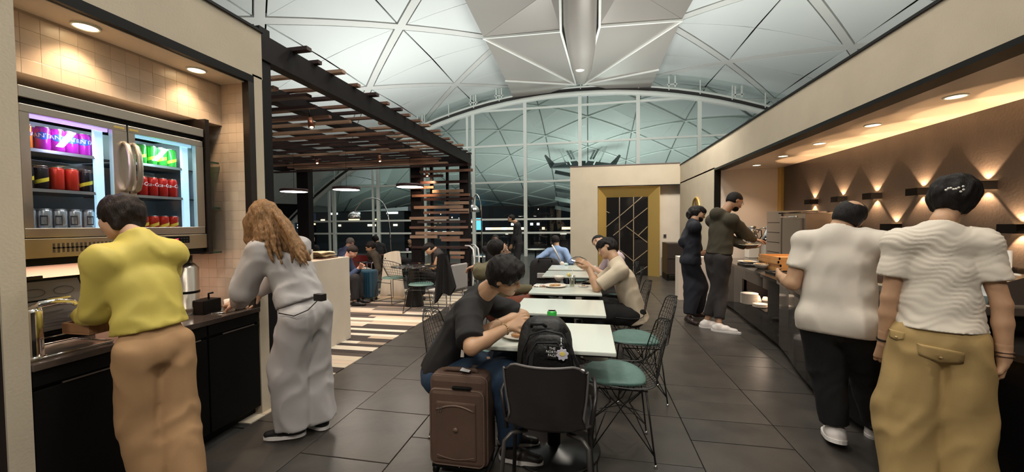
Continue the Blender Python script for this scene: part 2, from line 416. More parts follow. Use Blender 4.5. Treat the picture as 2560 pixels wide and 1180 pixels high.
# outdoor canopy: the vault runs on outside and sweeps down to a level eave
def canopy(u, t):  # u across -1..1, t 0..1 outwards
    x = u*15; y = 18.1+t*21
    za = VZ+math.sqrt(R*R-(x-VX)**2); zb = 3.15+.35*abs(u)
    k = t*t*(3-2*t)*.55+t*.45
    return np.array([x*(1+.15*t), y, za*(1-k)+zb*k+1.5*math.sin(t*PI)*(1-u*u)*.35])
can = struct(MB().grid([[canopy(u, t) for u in np.linspace(-1, 1, 41)] for t in np.linspace(0, 1, 17)]).grid([[canopy(u, t)+np.array([0,0,.15]) for u in np.linspace(-1, 1, 41)] for t in np.linspace(0, 1, 17)], True, True), 'ceiling.canopy', mat('canopy_panel', (.55, .58, .56), .5))
seamm = mat('canopy_seam', (.10, .13, .12), .6); ribm = mat('canopy_rib', (.72, .78, .74), .5)
for j in range(-6, 7):
    p = [canopy(j/6, t)-np.array([0,0,.02]) for t in np.linspace(0, 1, 14)]
    MB().tube(p, .03, 4).build('canopy_seam', seamm, can)
    for k in range(0, 5):
        t0 = k*.2+(.1 if j % 2 else 0)
        for dj in (-1, 1):
            if abs(j+dj) > 6: continue
            q = [canopy((j+dj*f_)/6, min(1, t0+.1*f_)) for f_ in np.linspace(0, 1, 5)]
            MB().tube([v-np.array([0,0,.03]) for v in q], .055, 4).build('canopy_rib', ribm, can)
# skylight spine outside: lit slot, V props and dark wedge shaped gutters
spn = thing('canopy_prop', 'pair of steel V props carrying dark wedge gutters outside the glass wall', 'canopy prop', (0.3, 27, 0))
def pY(x, y, Y): return atY(x, y, Y)
for sgn in (-1, 1):
    b0 = pY(1456+sgn*20, 398, 27); t0_ = pY(1456+sgn*66, 306, 27)
    for dx in (0, .35): MB().tube([b0+np.array([sgn*dx*.5, 0, 0]), t0_+np.array([sgn*dx, 0, .1])], .07, 6).build('prop', mat('prop_steel', (.16, .2, .19), .4), spn)
    for dx in (0, .5): MB().tube([pY(1456+sgn*(28+dx*22), 412, 26.6), pY(1456+sgn*(70+dx*8), 328+dx*20, 26.6)], .05, 6).build('brace', ribm, spn)
    w0 = [pY(1456+sgn*92, 386, 26), pY(1456+sgn*76, 418, 26), pY(1456, 418, 27), pY(1456+sgn*14, 402, 27), pY(1456+sgn*70, 408, 26)]
    MB().slab(w0 if sgn > 0 else w0[::-1], .3).build('wedge_gutter', mat('wedge', (.06, .07, .07), .5), spn)
wl = [pY(1364, 386, 25.5), pY(1392, 425, 25.5), pY(1425, 560, 25.5), pY(1428, 400, 25.5)]
for k in range(5):
    a = pY(1388, 430+k*22, 25.3); b = pY(1440, 440+k*22, 25.3)
    MB().bar(a, b, .25, .22).build('louvre', mat('louvre', (.30, .34, .32), .4) if k % 2 else mat('wedge', (.06,.07,.07), .5), spn)
MB().slab([pY(1448, 402, 27.3), pY(1464, 402, 27.3), pY(1464, 430, 27.3), pY(1448, 430, 27.3)], .3).build('spine_box', mat('wedge', (.06,.07,.07), .5), spn)
# ground outside and the lights of the airfield
struct(MB().box((-300, 18.6, -6.3), (300, 900, -6.2)), 'ground', mat('tarmac', (.02, .022, .024), .6))
rr = random.Random(5)
wcol = [((1, .62, .3), 9), ((1, .85, .6), 8), ((.7, .85, 1), 8), ((1, .45, .2), 9)]
for i, (cc_, st) in enumerate(wcol):
    mb = MB()
    for _ in range(120):
        Y = rr.uniform(90, 300); px = rr.uniform(720, 1440); py = rr.gauss(556, 9)
        p = pY(px, py, Y); s_ = Y*rr.choice((.0009, .0012, .0018)); mb.ball(p, s_, 4)
    o = mb.build('distant_lights', mat('night_light_%s' % 'abcd'[i], (0,0,0), .5, emit=(cc_, st)), None, 'stuff', 'far airfield lights glittering beyond the glass wall', 'lights')
# dark terminal buildings with lit window bands
for n, (x0, x1, y0, y1, Y, lab) in enumerate(((1180, 1425, 505, 520, 70, 'long dark low terminal roof seen through the glass'), (1040, 1180, 545, 600, 60, 'dark terminal block with a few lit windows behind the slatted screen'), (745, 960, 552, 592, 75, 'long dark pier building behind the lounge seating'), (1190, 1420, 552, 600, 55, 'dark pier building with rows of lit windows behind the standing man'))):
    a = pY(x0, y1, Y); b = pY(x1, y0, Y); bd = thing('terminal_building', lab, 'building', ((a[0]+b[0])/2, Y, -6.2))
    MB().box((a[0], Y, -6.2), (b[0], Y+4, b[2])).build('wall', mat('night_building', (.03,.033,.035), .7), bd)
    if n:
        for q in range(14):
            u = rr.uniform(.03, .95); v_ = rr.choice((.3, .55, .78)); wx = a[0]+(b[0]-a[0])*u; wz = a[2]+(b[2]-a[2])*v_; ww = rr.choice((.4, .9, 1.6))
            MB().box((wx, Y-.05, wz), (wx+ww, Y+.02, wz+.35)).build('lit_window', mat('lit_window_%d' % (q % 3), (.1,.1,.1), .5, emit=([(1,.7,.4), (.9,.95,1), (1,.85,.6)][q % 3], 2.2)), bd)
    else:
        MB().box((a[0], Y-.05, b[2]-.25), (b[0], Y, b[2])).build('roof_edge', mat('roof_edge', (.6,.65,.63), .6), bd)
a = pY(790, 546, 64); b = pY(1010, 516, 64); bd = thing('terminal_building', 'pale low building added in place of a roof reflection behind the chrome arc lamp', 'building', ((a[0]+b[0])/2, 64, -6.2))  # added building, stands in for the hall roof reflected in the glass
MB().box((a[0], 64, -6.2), (b[0], 70, b[2]-.8)).build('wall', mat('night_building', (.03,.033,.035), .7), bd); MB().box((a[0]-1, 63.5, b[2]-.8), (b[0]+1, 71, b[2])).build('roof', mat('pale_reflection', (.65,.7,.7), .5), bd)
for q in range(9):
    wx = a[0]+(b[0]-a[0])*(.06+.105*q+.02*math.sin(q*3)); wz = (-1.6, -.4, -2.6)[q % 3]+b[2]
    MB().box((wx, 63.9, wz-.9), (wx+(.8, 1.6, .5, 2.2)[q % 4], 64.05, wz-.55)).build('lit_window', mat('lit_window_%d' % (q % 3), (.1,.1,.1), .5), bd)  # windows stand in for the distant lights this added building hides
a = pY(1186, 575, 40); b = pY(1204, 545, 40); bd = thing('screen', 'small blue lit display panel outside right of the slatted screen', 'screen', (a[0], 40, -6.2))
MB().box(((a[0]+b[0])/2-.15, 40.25, -6.2), ((a[0]+b[0])/2+.15, 40.4, a[2])).build('mast', BLACK, bd)
MB().box((a[0], 40, a[2]), (b[0], 40.2, b[2])).build('screen_face', mat('blue_screen', (.02,.05,.08), .4, emit=((.15,.6,.9), 1.6)), bd)
MB().box((a[0]-.1, 40.2, a[2]-.1), (b[0]+.1, 40.4, b[2]+.1)).build('casing', BLACK, bd)
# ================================================================== LEFT DRINKS UNIT
XL = -2.48
wl_ = struct(MB().box((-3.3, 1.265, 2.585), (XL, 2.59, 2.945)).box((-3.3, 1.185, 0), (XL, 1.265, 2.945)).box((-3.3, 2.50, 0), (XL, 2.585, 2.6)), 'wall_left', PLASTER)
struct(MB().box((-3.3, -2.5, 0), (XL, 1.13, 2.945)).box((-3.3, 1.10, 2.6), (XL, 1.20, 2.945)), 'wall_left.near', PLASTER, None)
struct(MB().box((-3.3, 1.13, 0), (XL-.01, 1.185, 2.6)), 'trim_1', mat('dark_bronze', (.016, .011, .009), .4))
struct(MB().box((-3.3, -2.5, 2.945), (XL+.012, 2.60, 2.965)), 'trim_2', BLACKM)
# dark metal edging round the niche
DBR = mat('dark_bronze', (.016, .011, .009), .4)
struct(MB().box((XL-.03, 1.265, 2.53), (XL+.006, 2.505, 2.585)), 'trim_3', BLACK)
struct(MB().box((XL-.05, 2.455, .83), (XL+.006, 2.505, 2.53)), 'trim_4', DBR)
struct(MB().box((-3.3, 1.265, 2.525), (XL-.03, 2.50, 2.62)), 'ceiling.niche', PLASTER2)
TGR = mat('tile_grout', (.50, .41, .32), .8)
bk = struct(MB().box((-3.3, 1.265, 2.215), (-2.735, 2.50, 2.53)), 'wall_left.bulkhead', TGR)
rc_ = struct(MB().box((-3.3, 1.265, .8), (-3.12, 2.50, 2.215)), 'wall_left.recess', TGR)
sd_ = struct(MB().box((-3.3, 2.47, .8), (-2.53, 2.50, 2.53)), 'wall_left.side', TGR)
TL = [mat('glazed_tile_%d' % i, c, .3, noise=(9, c2, .5)) for i, (c, c2) in enumerate((((.66,.53,.42), (.56,.45,.36)), ((.60,.49,.39), (.68,.56,.45)), ((.70,.57,.45), (.6,.5,.4))))]
tm = [MB().box((-.004, -.0365, -.0365), (.003, .0365, .0365), .0012).mesh('tile', m_) for m_ in TL]
tm2 = [MB().box((-.0365, -.003, -.0365), (.0365, .004, .0365), .0012).mesh('tile', m_) for m_ in TL]
def put_tile(me, loc, par):
    o = bpy.data.objects.new('tile', me); COL.objects.link(o); o.parent = par
    o.location = loc; o.rotation_euler = (random.uniform(-.006, .006), random.uniform(-.006, .006), random.uniform(-.006, .006)); return o
for i in range(17):
    for k in range(4): put_tile(random.choice(tm), (-2.735, 1.300+i*.0735, 2.2525+k*.0735), bk)
for k in range(23):
    z_ = 2.488-k*.0735
    for i in range(3): put_tile(random.choice(tm2), (-2.567-i*.0735, 2.47, z_), sd_)
    if z_ < 2.2:
        for i in range(5): put_tile(random.choice(tm2), (-2.7875-i*.0735, 2.47, z_), sd_)
        if z_ < 2.19:
            for i in range(3): put_tile(random.choice(tm), (-3.12, 2.43-i*.0735, z_), rc_)
# backsplash below the fridge: smooth pink plaster
struct(MB().box((-3.11, 1.27, .84), (-3.09, 2.28, 1.25)), 'wall_left.splashback', mat('pink_plaster', (.85, .58, .45), .6))
# downlights
def downlight(x, y, z, r, lab, power=14, grp=None, spot=True, col=(1, .70, .42), em=9, ang=110):
    t = thing('downlight', lab, 'light', (x, y, z), grp)
    MB().lathe((x, y, z), [(r*1.15, 0), (r*1.18, -.008), (r*.98, -.010), (r*.97, 0)], 24).build('trim_ring', WHITEM, t)
    MB().lathe((x, y, z), [(r*.97, 0), (r*.97, -.005), (.001, -.005)], 24).build('lens', mat('lamp_glow', (1, .9, .7), .4, emit=((1, .74, .42), em)), t)
    if spot:
        l = bpy.data.lights.new('downlight_beam', 'SPOT'); l.energy = power; l.color = col; l.spot_size = math.radians(ang); l.spot_blend = .7; l.shadow_soft_size = r*.8
        o = bpy.data.objects.new('downlight_beam', l); COL.objects.link(o); o.location = (x, y, z-.03)
    return t
downlight(-2.62, 1.60, 2.523, .050, 'round warm downlight over the left end of the drinks fridge', 11)
downlight(-2.62, 2.19, 2.523, .050, 'round warm downlight over the right end of the drinks fridge', 9)
l = bpy.data.lights.new('under_fridge_strip', 'AREA'); l.shape = 'RECTANGLE'; l.size = .8; l.size_y = .03; l.energy = 2.2; l.color = (1, .72, .55)
o = bpy.data.objects.new('under_fridge_strip', l); COL.objects.link(o); o.location = (-2.98, 1.8, 1.24); o.rotation_euler = (0, 0, PI/2)
# ---- base cabinets and counter
wk = MB().box((-3.1, 1.267, .795), (XL+.012, 2.498, .83), .004).build('drinks_counter', mat('dark_stone', (.055, .042, .036), .16, noise=(14, (.10, .075, .06), .6)), label='dark brown stone worktop of the drinks station under the fridge', cat='counter')
cabs = [(1.268, 1.675, 'flush black base cabinet at the left end under the drinks counter'), (1.68, 2.09, 'flush black base cabinet in the middle under the drinks counter'), (2.095, 2.498, 'flush black base cabinet at the right end under the drinks counter')]
for a, b, lab in cabs:
    t = thing('base_cabinet', lab, 'cabinet', ((XL-.3), (a+b)/2, 0))
    MB().box((-3.05, a, .06), (XL-.025, b, .79)).build('body', BLACK, t)
    MB().box((-3.0, a, 0), (XL-.06, b, .06)).build('plinth', BLACKM, t)
    d = MB().box((XL-.025, a+.003, .065), (XL-.004, b-.003, .70), .002).build('door', BLACK, t)
    MB().box((XL-.004, a+.10, .705), (XL+.004, b-.05, .712)).build('handle', STEELD, d, label='thin steel finger pull')
    MB().box((XL-.025, a+.003, .72), (XL-.004, b-.003, .79), .002).build('drawer', BLACK, t)
# steel drip tray, cup drainer
t = thing('drip_tray', 'shallow stainless drip tray at the left end of the drinks counter', 'tray', (-2.66, 1.43, .83))
MB().box((-2.80, 1.275, .83), (-2.52, 1.60, .836), .002).build('plate', STEEL, t)
for a, b in (((-2.52, 1.275), (-2.52, 1.60)), ((-2.80, 1.60), (-2.52, 1.60)), ((-2.80, 1.275), (-2.80, 1.60))): MB().tube([(a[0], a[1], .84), (b[0], b[1], .84)], .004, 6).build('rim', CHROME, t)
t = thing('sink_basin', 'small round steel rinsing basin set in the right end of the drinks counter', 'basin', (-2.64, 2.34, .83))
MB().lathe((-2.64, 2.33, .83), [(.095, .003), (.088, .006), (.082, .002), (.001, .001)], 28).build('bowl', STEEL, t)
MB().tube([(-2.64+.092*math.cos(a), 2.33+.092*math.sin(a), .834) for a in np.linspace(0, 2*PI, 28, endpoint=False)], .004, 6, True).build('rim', CHROME, t)
# tap / tall polished dispenser
t = thing('water_tap', 'tall polished chrome water tap with lever by the left jamb', 'tap', (-2.60, 1.335, .83))
MB().lathe((-2.60, 1.335, .83), [(.040, 0), (.038, .01), (.037, .02), (.037, .22), (.033, .235), (.001, .236)], 20).build('column', CHROME, t)
MB().lathe((-2.60, 1.335, .83), [(.044, 0), (.044, .008), (.03, .012)], 20).build('base', CHROME, t)
MB().tube([(-2.60, 1.33, 1.06), (-2.58, 1.36, 1.085), (-2.57, 1.42, 1.09), (-2.57, 1.47, 1.078), (-2.57, 1.48, 1.06)], [.016, .016, .013, .012, .011], 10).build('spout', CHROME, t)
MB().bar((-2.60, 1.32, 1.10), (-2.57, 1.46, 1.105), .022, .008).build('lever', CHROME, t)
# framed notice leaning on the splashback
t = thing('framed_notice', 'black framed grey menu notice leaning behind the water tap', 'frame', (-2.78, 1.50, .83))
A_ = atX(72, 708, -2.80); B_ = atX(208, 697, -2.80); Cc_ = atX(224, 768, -2.74); D_ = atX(100, 800, -2.74)
A_ = np.array((-2.83, 1.28, 1.185)); B_ = np.array((-2.83, 1.655, 1.185)); Cc_ = np.array((-2.76, 1.70, .90)); D_ = np.array((-2.76, 1.28, .90))
MB().slab([A_, B_, Cc_, D_], .012).build('frame', BLACK, t)
ctr_ = (A_+B_+Cc_+D_)/4
MB().slab([ctr_+(p-ctr_)*.90+np.array([.006,0,0]) for p in (A_, B_, Cc_, D_)], .004).build('sheet', mat('grey_sheet', (.20, .18, .17), .4), t)
lm_ = mat('pencil_line', (.09,.08,.08), .6)
ex = (B_-A_)*.9; ey = (D_-A_)*.9; o0 = ctr_-(ex+ey)/2+np.array([.015, 0, .0])
mb = MB()
for k, (u0, u1, v0) in enumerate(((.30,.7,.62), (.35,.8,.68), (.28,.75,.74), (.25,.9,.80), (.35,.7,.86), (.4,.65,.92), (.55,.85,.5), (.3,.5,.5))):
    mb.bar(o0+ex*u0+ey*v0, o0+ex*u1+ey*v0, .003, .002)
for (cu_, cv_) in ((.42,.22), (.76,.22), (.62,.42)):
    mb.tube([o0+ex*(cu_+.12*math.cos(a))+ey*(cv_+.08*math.sin(a)) for a in np.linspace(0, 2*PI, 20, endpoint=False)], .0016, 4, True)
mb.build('drawn_lines', lm_, t)
MB().box((-2.845, 1.44, 1.18), (-2.82, 1.50, 1.20), .003).build('clip', DBR, t)
# glass dish, black box
t = thing('black_caddy', 'low black caddy box behind the drip tray', 'box', (-2.86, 1.52, .83))
MB().box((-3.05, 1.30, .83), (-2.84, 1.72, .925), .004).build('tub', BLACK, t)
MB().box((-2.845, 1.30, .862), (-2.838, 1.72, .868)).build('steel_line', CHROME, t)
t = thing('glass_dish', 'small greenish glass dish with cutlery on the black caddy', 'dish', (-2.90, 1.575, .925))
MB().lathe((-2.90, 1.575, .925), [(.03, 0), (.045, .002), (.055, .035), (.052, .035), (.042, .008), (.001, .006)], 18).build('dish', glassmat('green_glass', (.75,.9,.78), .1), t)
# ---- fridge
FX = -2.66
fr = thing('drinks_fridge', 'two-door stainless glass-front drinks fridge built into the left niche', 'fridge', (-2.88, 1.81, 1.255))
SIDE = mat('fridge_case', (.012,.012,.013), .4)
MB().box((-3.11, 1.355, 2.08), (FX+.005, 2.255, 2.135), .003).build('top_rail', STEEL, fr)
MB().box((-3.11, 1.36, 2.05), (FX-.02, 2.25, 2.08)).build('shadow_gap', BLACK, fr)
cs = MB().box((-3.11, 1.355, 1.41), (-3.07, 2.25, 2.06)).box((-3.11, 1.355, 1.41), (FX-.03, 1.375, 2.06)).box((-3.11, 2.232, 1.41), (FX-.03, 2.25, 2.06)).box((-3.11, 1.355, 1.40), (FX-.03, 2.25, 1.425)).box((-3.11, 1.355, 2.05), (FX-.03, 2.25, 2.06))
cs.build('case', mat('fridge_inside', (.50,.55,.58), .5), fr)
MB().box((-3.11, 1.35, 1.300), (FX, 2.26, 1.398), .003).build('base_panel', mat('base_steel', (.50,.42,.30), .3, .9), fr)
MB().box((-3.08, 1.36, 1.262), (FX-.02, 2.25, 1.300)).build('underside', BLACK, fr)
v_ = MB()
for k in range(15): v_.box((FX-.001, 1.455+k*.018, 1.325), (FX+.0015, 1.463+k*.018, 1.372)).box((FX-.001, 1.455+k*.018, 1.345), (FX+.0015, 1.472+k*.018, 1.352))
o = v_.build('vent_slots', mat('vent_dark', (.05,.035,.02), .6), fr); o['kind'] = 'stuff'
dp = MB().box((FX-.001, 1.985, 1.342), (FX+.003, 2.135, 1.388), .001).build('display', BLACK, fr)
dg = MB()
def seg7(mb, x, y, z, h, segs, w):
    # digits drawn on plane X = x, growing along +y
    t_ = h*.12; P7 = dict(a=((0,h),(w,h)), b=((w,h/2),(w,h)), c=((w,0),(w,h/2)), d=((0,0),(w,0)), e=((0,0),(0,h/2)), f=((0,h/2),(0,h)), g=((0,h/2),(w,h/2)))
    for s_ in segs:
        (y0, z0), (y1, z1) = P7[s_]; mb.box((x, y+min(y0, y1)-t_/2, z+min(z0, z1)-t_/2), (x+.001, y+max(y0, y1)+t_/2, z+max(z0, z1)+t_/2))
seg7(dg, FX+.003, 2.035, 1.353, .018, 'bc', .009); seg7(dg, FX+.003, 2.052, 1.353, .018, 'afgcde', .010)
dg.build('digits', mat('led_red', (.1,0,0), .5, emit=((1,.03,.06), 7)), dp)
dg2 = MB(); seg7(dg2, FX+.003, 2.012, 1.362, .010, 'abg', .007); dg2.build('indicator', mat('led_green', (0,.1,0), .5, emit=((.05,1,.2), 5)), dp)
kb = MB()
for k in range(3):
    for q in range(2): kb.box((FX+.003, 2.078+k*.018, 1.353+q*.018), (FX+.004, 2.084+k*.018, 1.357+q*.018))
kb.build('buttons', mat('button_grey', (.12,.11,.11), .5), dp)
LEDW = mat('led_strip', (.8,.9,1), .4, emit=((.42,.78,1.0), .62))
LEDP = mat('led_strip_violet', (.9,.8,1), .4, emit=((.60,.42,1.0), 1.0))
for n, (y0, y1, led) in enumerate(((1.358, 1.795, LEDP), (1.802, 2.25, LEDW))):
    d = MB().box((FX-.03, y0, 1.402), (FX, y1, 1.45), .003).box((FX-.03, y0, 2.01), (FX, y1, 2.05), .003).box((FX-.03, y0, 1.45), (FX, y0+.034, 2.01)).box((FX-.03, y1-(.07 if n == 0 else .052), 1.45), (FX, y1, 2.01)).build('door', STEEL, fr)
    if n == 1:
        pass
    g0 = y0+.034; g1 = y1-(.07 if n == 0 else .052)
    MB().box((FX-.014, g0, 1.45), (FX-.010, g1, 2.01)).build('glass', glassmat('fridge_glass', (.93,.96,.98), .0), d)
    hy = y1-.018 if n == 0 else y0+.022
    MB().tube([(FX+.004, hy, 1.945), (FX+.028, hy, 1.925), (FX+.046, hy, 1.87), (FX+.050, hy, 1.80), (FX+.046, hy, 1.73), (FX+.028, hy, 1.675), (FX+.004, hy, 1.66)], [.010, .0135, .0135, .0135, .0135, .0135, .010], 10).build('handle', mat('satin_handle', (.50,.44,.37), .42, .9), d)
    MB().box((FX, (y1-.062 if n == 0 else y0+.006), 2.022), (FX+.002, (y1-.012 if n == 0 else y0+.052), 2.034)).build('sticker', mat('yellow_sticker', (.55,.42,.12), .6), d)
    MB().box((FX-.05, g0, 1.995), (FX-.035, g1, 2.015)).build('light_strip', led, fr)
    MB().box((FX-.065, g1-.055, 1.45), (FX-.045, g1-.018, 2.0)).build('light_strip', LEDW, fr)
    l = bpy.data.lights.new('fridge_light', 'AREA'); l.shape = 'RECTANGLE'; l.size = .36; l.size_y = .03; l.energy = 1.6; l.color = (.85, .75, 1) if n == 0 else (.75, 1, .95)
    o = bpy.data.objects.new('fridge_light', l); COL.objects.link(o); o.location = (FX-.06, (g0+g1)/2, 1.99); o.rotation_euler = (0, math.radians(38), PI/2) if False else Vector((-.75, 0, -1)).to_track_quat('-Z', 'X').to_euler()
    for z in (1.845, 1.645):
        MB().box((-3.06, y0+.02, z-.010), (FX-.05, y1-.02, z-.004)).build('shelf', mat('wire_shelf', (.04,.045,.05), .35), fr)
        MB().box((FX-.052, y0+.02, z-.012), (FX-.046, g1-.06, z+.004)).build('shelf_rail', mat('shelf_rail', (.5,.55,.6), .3, .8), fr)
# cans
def can_mesh(body, band, deck, r=.029, h=.118):
    return None
LIDM = mat('can_lid', (.75,.75,.75), .25, 1.0)
def text_obj(name, body, size, m, parent, loc, rot, ext=.0006, shear=0.0):
    cu_ = bpy.data.curves.new(name, 'FONT'); cu_.body = body; cu_.size = size; cu_.extrude = ext; cu_.align_x = 'CENTER'; cu_.align_y = 'CENTER'; cu_.shear = shear; cu_.resolution_u = 2
    tmp = bpy.data.objects.new('tmp', cu_); COL.objects.link(tmp)
    dg_ = bpy.context.evaluated_depsgraph_get(); me = bpy.data.meshes.new_from_object(tmp.evaluated_get(dg_)); bpy.data.objects.remove(tmp)
    me.materials.clear(); me.materials.append(m)
    return me
def wrap_text(body, size, r, m, shear=0.0, tilt=0.0):
    """letters bent round a can, facing +X local, reading along +Y"""
    me = text_obj('lettering', body, size, m, None, None, None, .0004, shear)
    c, s_ = math.cos(tilt), math.sin(tilt)
    for v in me.vertices:
        x, y, z = v.co; x, y = x*c-y*s_, x*s_+y*c
        a = x/r; rr_ = r+.0006+z; v.co = (rr_*math.cos(a), rr_*math.sin(a), y)
    me.name = 'lettering'; return me
can_proto = {}
def make_can(key, col, r=.0272, h=.122, bandcol=None, txt=None, txtcol=(.9,.9,.9), tilt=0, loc=(0,0,0), label='', group=None, shear=0, rough=.25, metal=.35, extra=None):
    z0 = loc[2]
    if key not in can_proto:
        t = thing('drink_can', label, 'can', loc, group)
        MB().lathe((0,0,0), [(r*.78, 0), (r, .010), (r, h-.012), (r*.84, h-.002)], 20).build('body', mat('can_'+key, col, rough, metal), t).location = (0,0,0)
        o = t.children[0]; o.data = MB().lathe((0,0,0), [(r*.78, 0), (r, .010), (r, h-.012), (r*.84, h-.002)], 20).mesh('body', mat('can_'+key, col, rough, metal))
        lo = bpy.data.objects.new('lid', MB().lathe((0,0,0), [(r*.84, h-.002), (r*.86, h+.001), (r*.80, h), (r*.78, h-.004), (.001, h-.004)], 20).mesh('lid', LIDM)); COL.objects.link(lo); lo.parent = t
        if bandcol:
            b_ = MB(); rows = []
            for a in np.linspace(-1.3, 1.3, 9): zc = h*.36+a*.010; rows.append([((r+.0004)*math.cos(a), (r+.0004)*math.sin(a), zc-.010), ((r+.0004)*math.cos(a), (r+.0004)*math.sin(a), zc+.010)])
            b_.grid(rows); bo = bpy.data.objects.new('band', b_.mesh('band', mat('band_'+key, bandcol, .4))); COL.objects.link(bo); bo.parent = t
        if extra:
            extra(t, r, h)
        if txt:
            me = wrap_text(txt, extra and .030 or .034, r, mat('letter_%.2f_%.2f' % (txtcol[0], txtcol[2]), txtcol, .4), shear, tilt)
            to = bpy.data.objects.new('lettering', me); COL.objects.link(to); to.parent = t; to.location = (0, 0, h*.62)
        t.rotation_euler = (0, 0, -.55)
        can_proto[key] = t; return t
    return dup(can_proto[key], loc, -.55+random.uniform(-.25, .25), label, group)
def blue_patch(t, r, h):
    rows = [[((r+.0003)*math.cos(a), (r+.0003)*math.sin(a), h*.62-.020*math.cos(a*1.1)), ((r+.0003)*math.cos(a), (r+.0003)*math.sin(a), h*.62+.018*math.cos(a*1.1))] for a in np.linspace(-1.0, 1.0, 9)]
    bo = bpy.data.objects.new('badge', MB().grid(rows).mesh('badge', mat('badge_blue', (.02,.10,.62), .35))); COL.objects.link(bo); bo.parent = t
canx = FX-.095
ORD = ['leftmost', 'second', 'third', 'fourth', 'fifth']
def row_cans(n, y0, y1, z, sp_, place, double=False, rows_=2):
    for i in range(n):
        y = y0+(y1-y0)*i/max(1, n-1)
        for q in range(rows_):
            o_ = (ORD[i]+' ') if n > 1 else ''
            lab = o_+sp_['lab']+(' ' if q == 0 else ' in the back line ')+place
            kw = {k_: v for k_, v in sp_.items() if k_ != 'lab'}
            make_can(loc=(canx-q*.064, y, z), label=lab, group='cans '+place, **kw)
ORG = dict(key='orange', col=(.95,.24,.01), txt='FANTA', extra=blue_patch, lab='orange can with blue badge')
PUR = dict(key='grape', col=(.50,.02,.42), txt='FANTA', extra=blue_patch, lab='purple can with blue badge')
BLK = dict(key='cola_black', col=(.018,.016,.018), bandcol=(.75,.62,.04), lab='black can with yellow flash')
RED = dict(key='cola_red', col=(.62,.035,.015), lab='plain red can')
GRN = dict(key='lime_green', col=(.06,.52,.07), bandcol=(.8,.75,.05), lab='green can with yellow flash')
COK = dict(key='cola_script', col=(.58,.02,.015), txt='Coca-Cola', shear=.25, lab='red can with white script')
REY = dict(key='cola_flash', col=(.55,.03,.015), bandcol=(.80,.55,.06), lab='red can with yellow flash')
SIL = dict(key='silver', col=(.62,.62,.65), metal=.8, lab='silver can with printed square')
def sq_patch(t, r, h):
    mb = MB()
    for z0, z1, a0, a1 in ((.30,.36,-.45,.45), (.66,.72,-.45,.45), (.30,.72,-.5,-.36), (.30,.72,.36,.5)):
        mb.grid([[((r+.0004)*math.cos(a), (r+.0004)*math.sin(a), h*z0), ((r+.0004)*math.cos(a), (r+.0004)*math.sin(a), h*z1)] for a in np.linspace(a0, a1, 5)])
    bo = bpy.data.objects.new('printed_square', mb.mesh('printed_square', mat('print_dark', (.05,.05,.06), .5))); COL.objects.link(bo); bo.parent = t
row_cans(1, 1.42, 1.42, 1.847, ORG, 'on top shelf, left door')
row_cans(4, 1.487, 1.655, 1.847, PUR, 'on top shelf, left door')
row_cans(2, 1.42, 1.475, 1.647, BLK, 'on middle shelf, left door')
row_cans(2, 1.535, 1.595, 1.647, RED, 'on middle shelf, left door')
row_cans(1, 1.655, 1.655, 1.647, BLK, 'at right end, middle shelf, left door')
SIL['extra'] = sq_patch
row_cans(5, 1.42, 1.66, 1.427, SIL, 'on bottom shelf, left door')
row_cans(5, 1.87, 2.11, 1.847, GRN, 'on top shelf, right door')
row_cans(5, 1.87, 2.11, 1.647, COK, 'on middle shelf, right door')
del REY['bandcol']; REY['bandcol'] = (.80,.55,.06)
row_cans(5, 1.87, 2.11, 1.427, dict(REY, h=.095), 'on bottom shelf, right door', False)
# side board and glass shelves with tumblers
MB().box((-3.11, 2.262, 1.255), (FX+.01, 2.292, 2.21)).build('side_board', DBR, label='dark brown upright board at the right side of the fridge', cat='panel')
GSH = glassmat('shelf_glass', (.45,.62,.52), .12)
for k, (z, lab) in enumerate(((1.925, 'empty top glass shelf right of the fridge'), (1.585, 'middle glass shelf right of the fridge holding tumblers'), (1.25, 'lowest glass shelf right of the fridge holding a glass'))):
    t = thing('glass_shelf', lab, 'shelf', (-2.9, 2.38, z), 'glass shelves beside the fridge')
    MB().box((-3.11, 2.295, z), (-2.76, 2.455, z+.010), .002).build('pane', GSH, t)
    MB().box((-2.763, 2.295, z-.001), (-2.758, 2.455, z+.012)).build('front_edge', mat('glass_edge', (.03,.07,.05), .2), t)
gp = None
for k, (x_, y_, z, lab) in enumerate(((-2.86, 2.345, 1.5965, 'clear tumbler at the left on the middle glass shelf'), (-2.84, 2.40, 1.5965, 'clear tumbler at the right on the middle glass shelf'), (-2.86, 2.37, 1.2615, 'clear tall glass on the lowest glass shelf'), )):
    t = thing('tumbler', lab, 'glass', (x_, y_, z), 'clear glasses beside the fridge')
    MB().lathe((x_, y_, z), [(.024, 0), (.028, .002), (.034, .12), (.032, .12), (.026, .010), (.001, .009)], 18).build('glass', glassmat('tumbler_glass', (.9,.9,.88), .08), t)
# tall steel flask and black machine on the counter behind yellow blouse
t = thing('beverage_dispenser', 'tall stainless cylinder dispenser standing under the right end of the fridge', 'dispenser', (-2.79, 2.255, .83))
c = (-2.80, 2.22, .83)
MB().lathe(c, [(.075, 0), (.075, .05), (.07, .055), (.07, .33), (.045, .36), (.035, .365), (.035, .415), (.001, .418)], 24).build('body', STEEL, t)
MB().lathe((c[0], c[1], c[2]+.15), [(.0715, 0), (.0725, .005), (.0725, .012), (.0715, .017)], 24).build('band', BLACK, t)
t2 = thing('black_pump_box', 'low black box with a small pump lever beside the steel dispenser', 'box', (-2.70, 2.27, .83))
MB().box((-2.76, 2.20, .83), (-2.64, 2.335, .93), .006).build('box', BLACK, t2)
MB().tube([(-2.70, 2.29, .93), (-2.70, 2.29, .965), (-2.68, 2.31, .97)], .007, 6).build('lever', BLACK, t2)
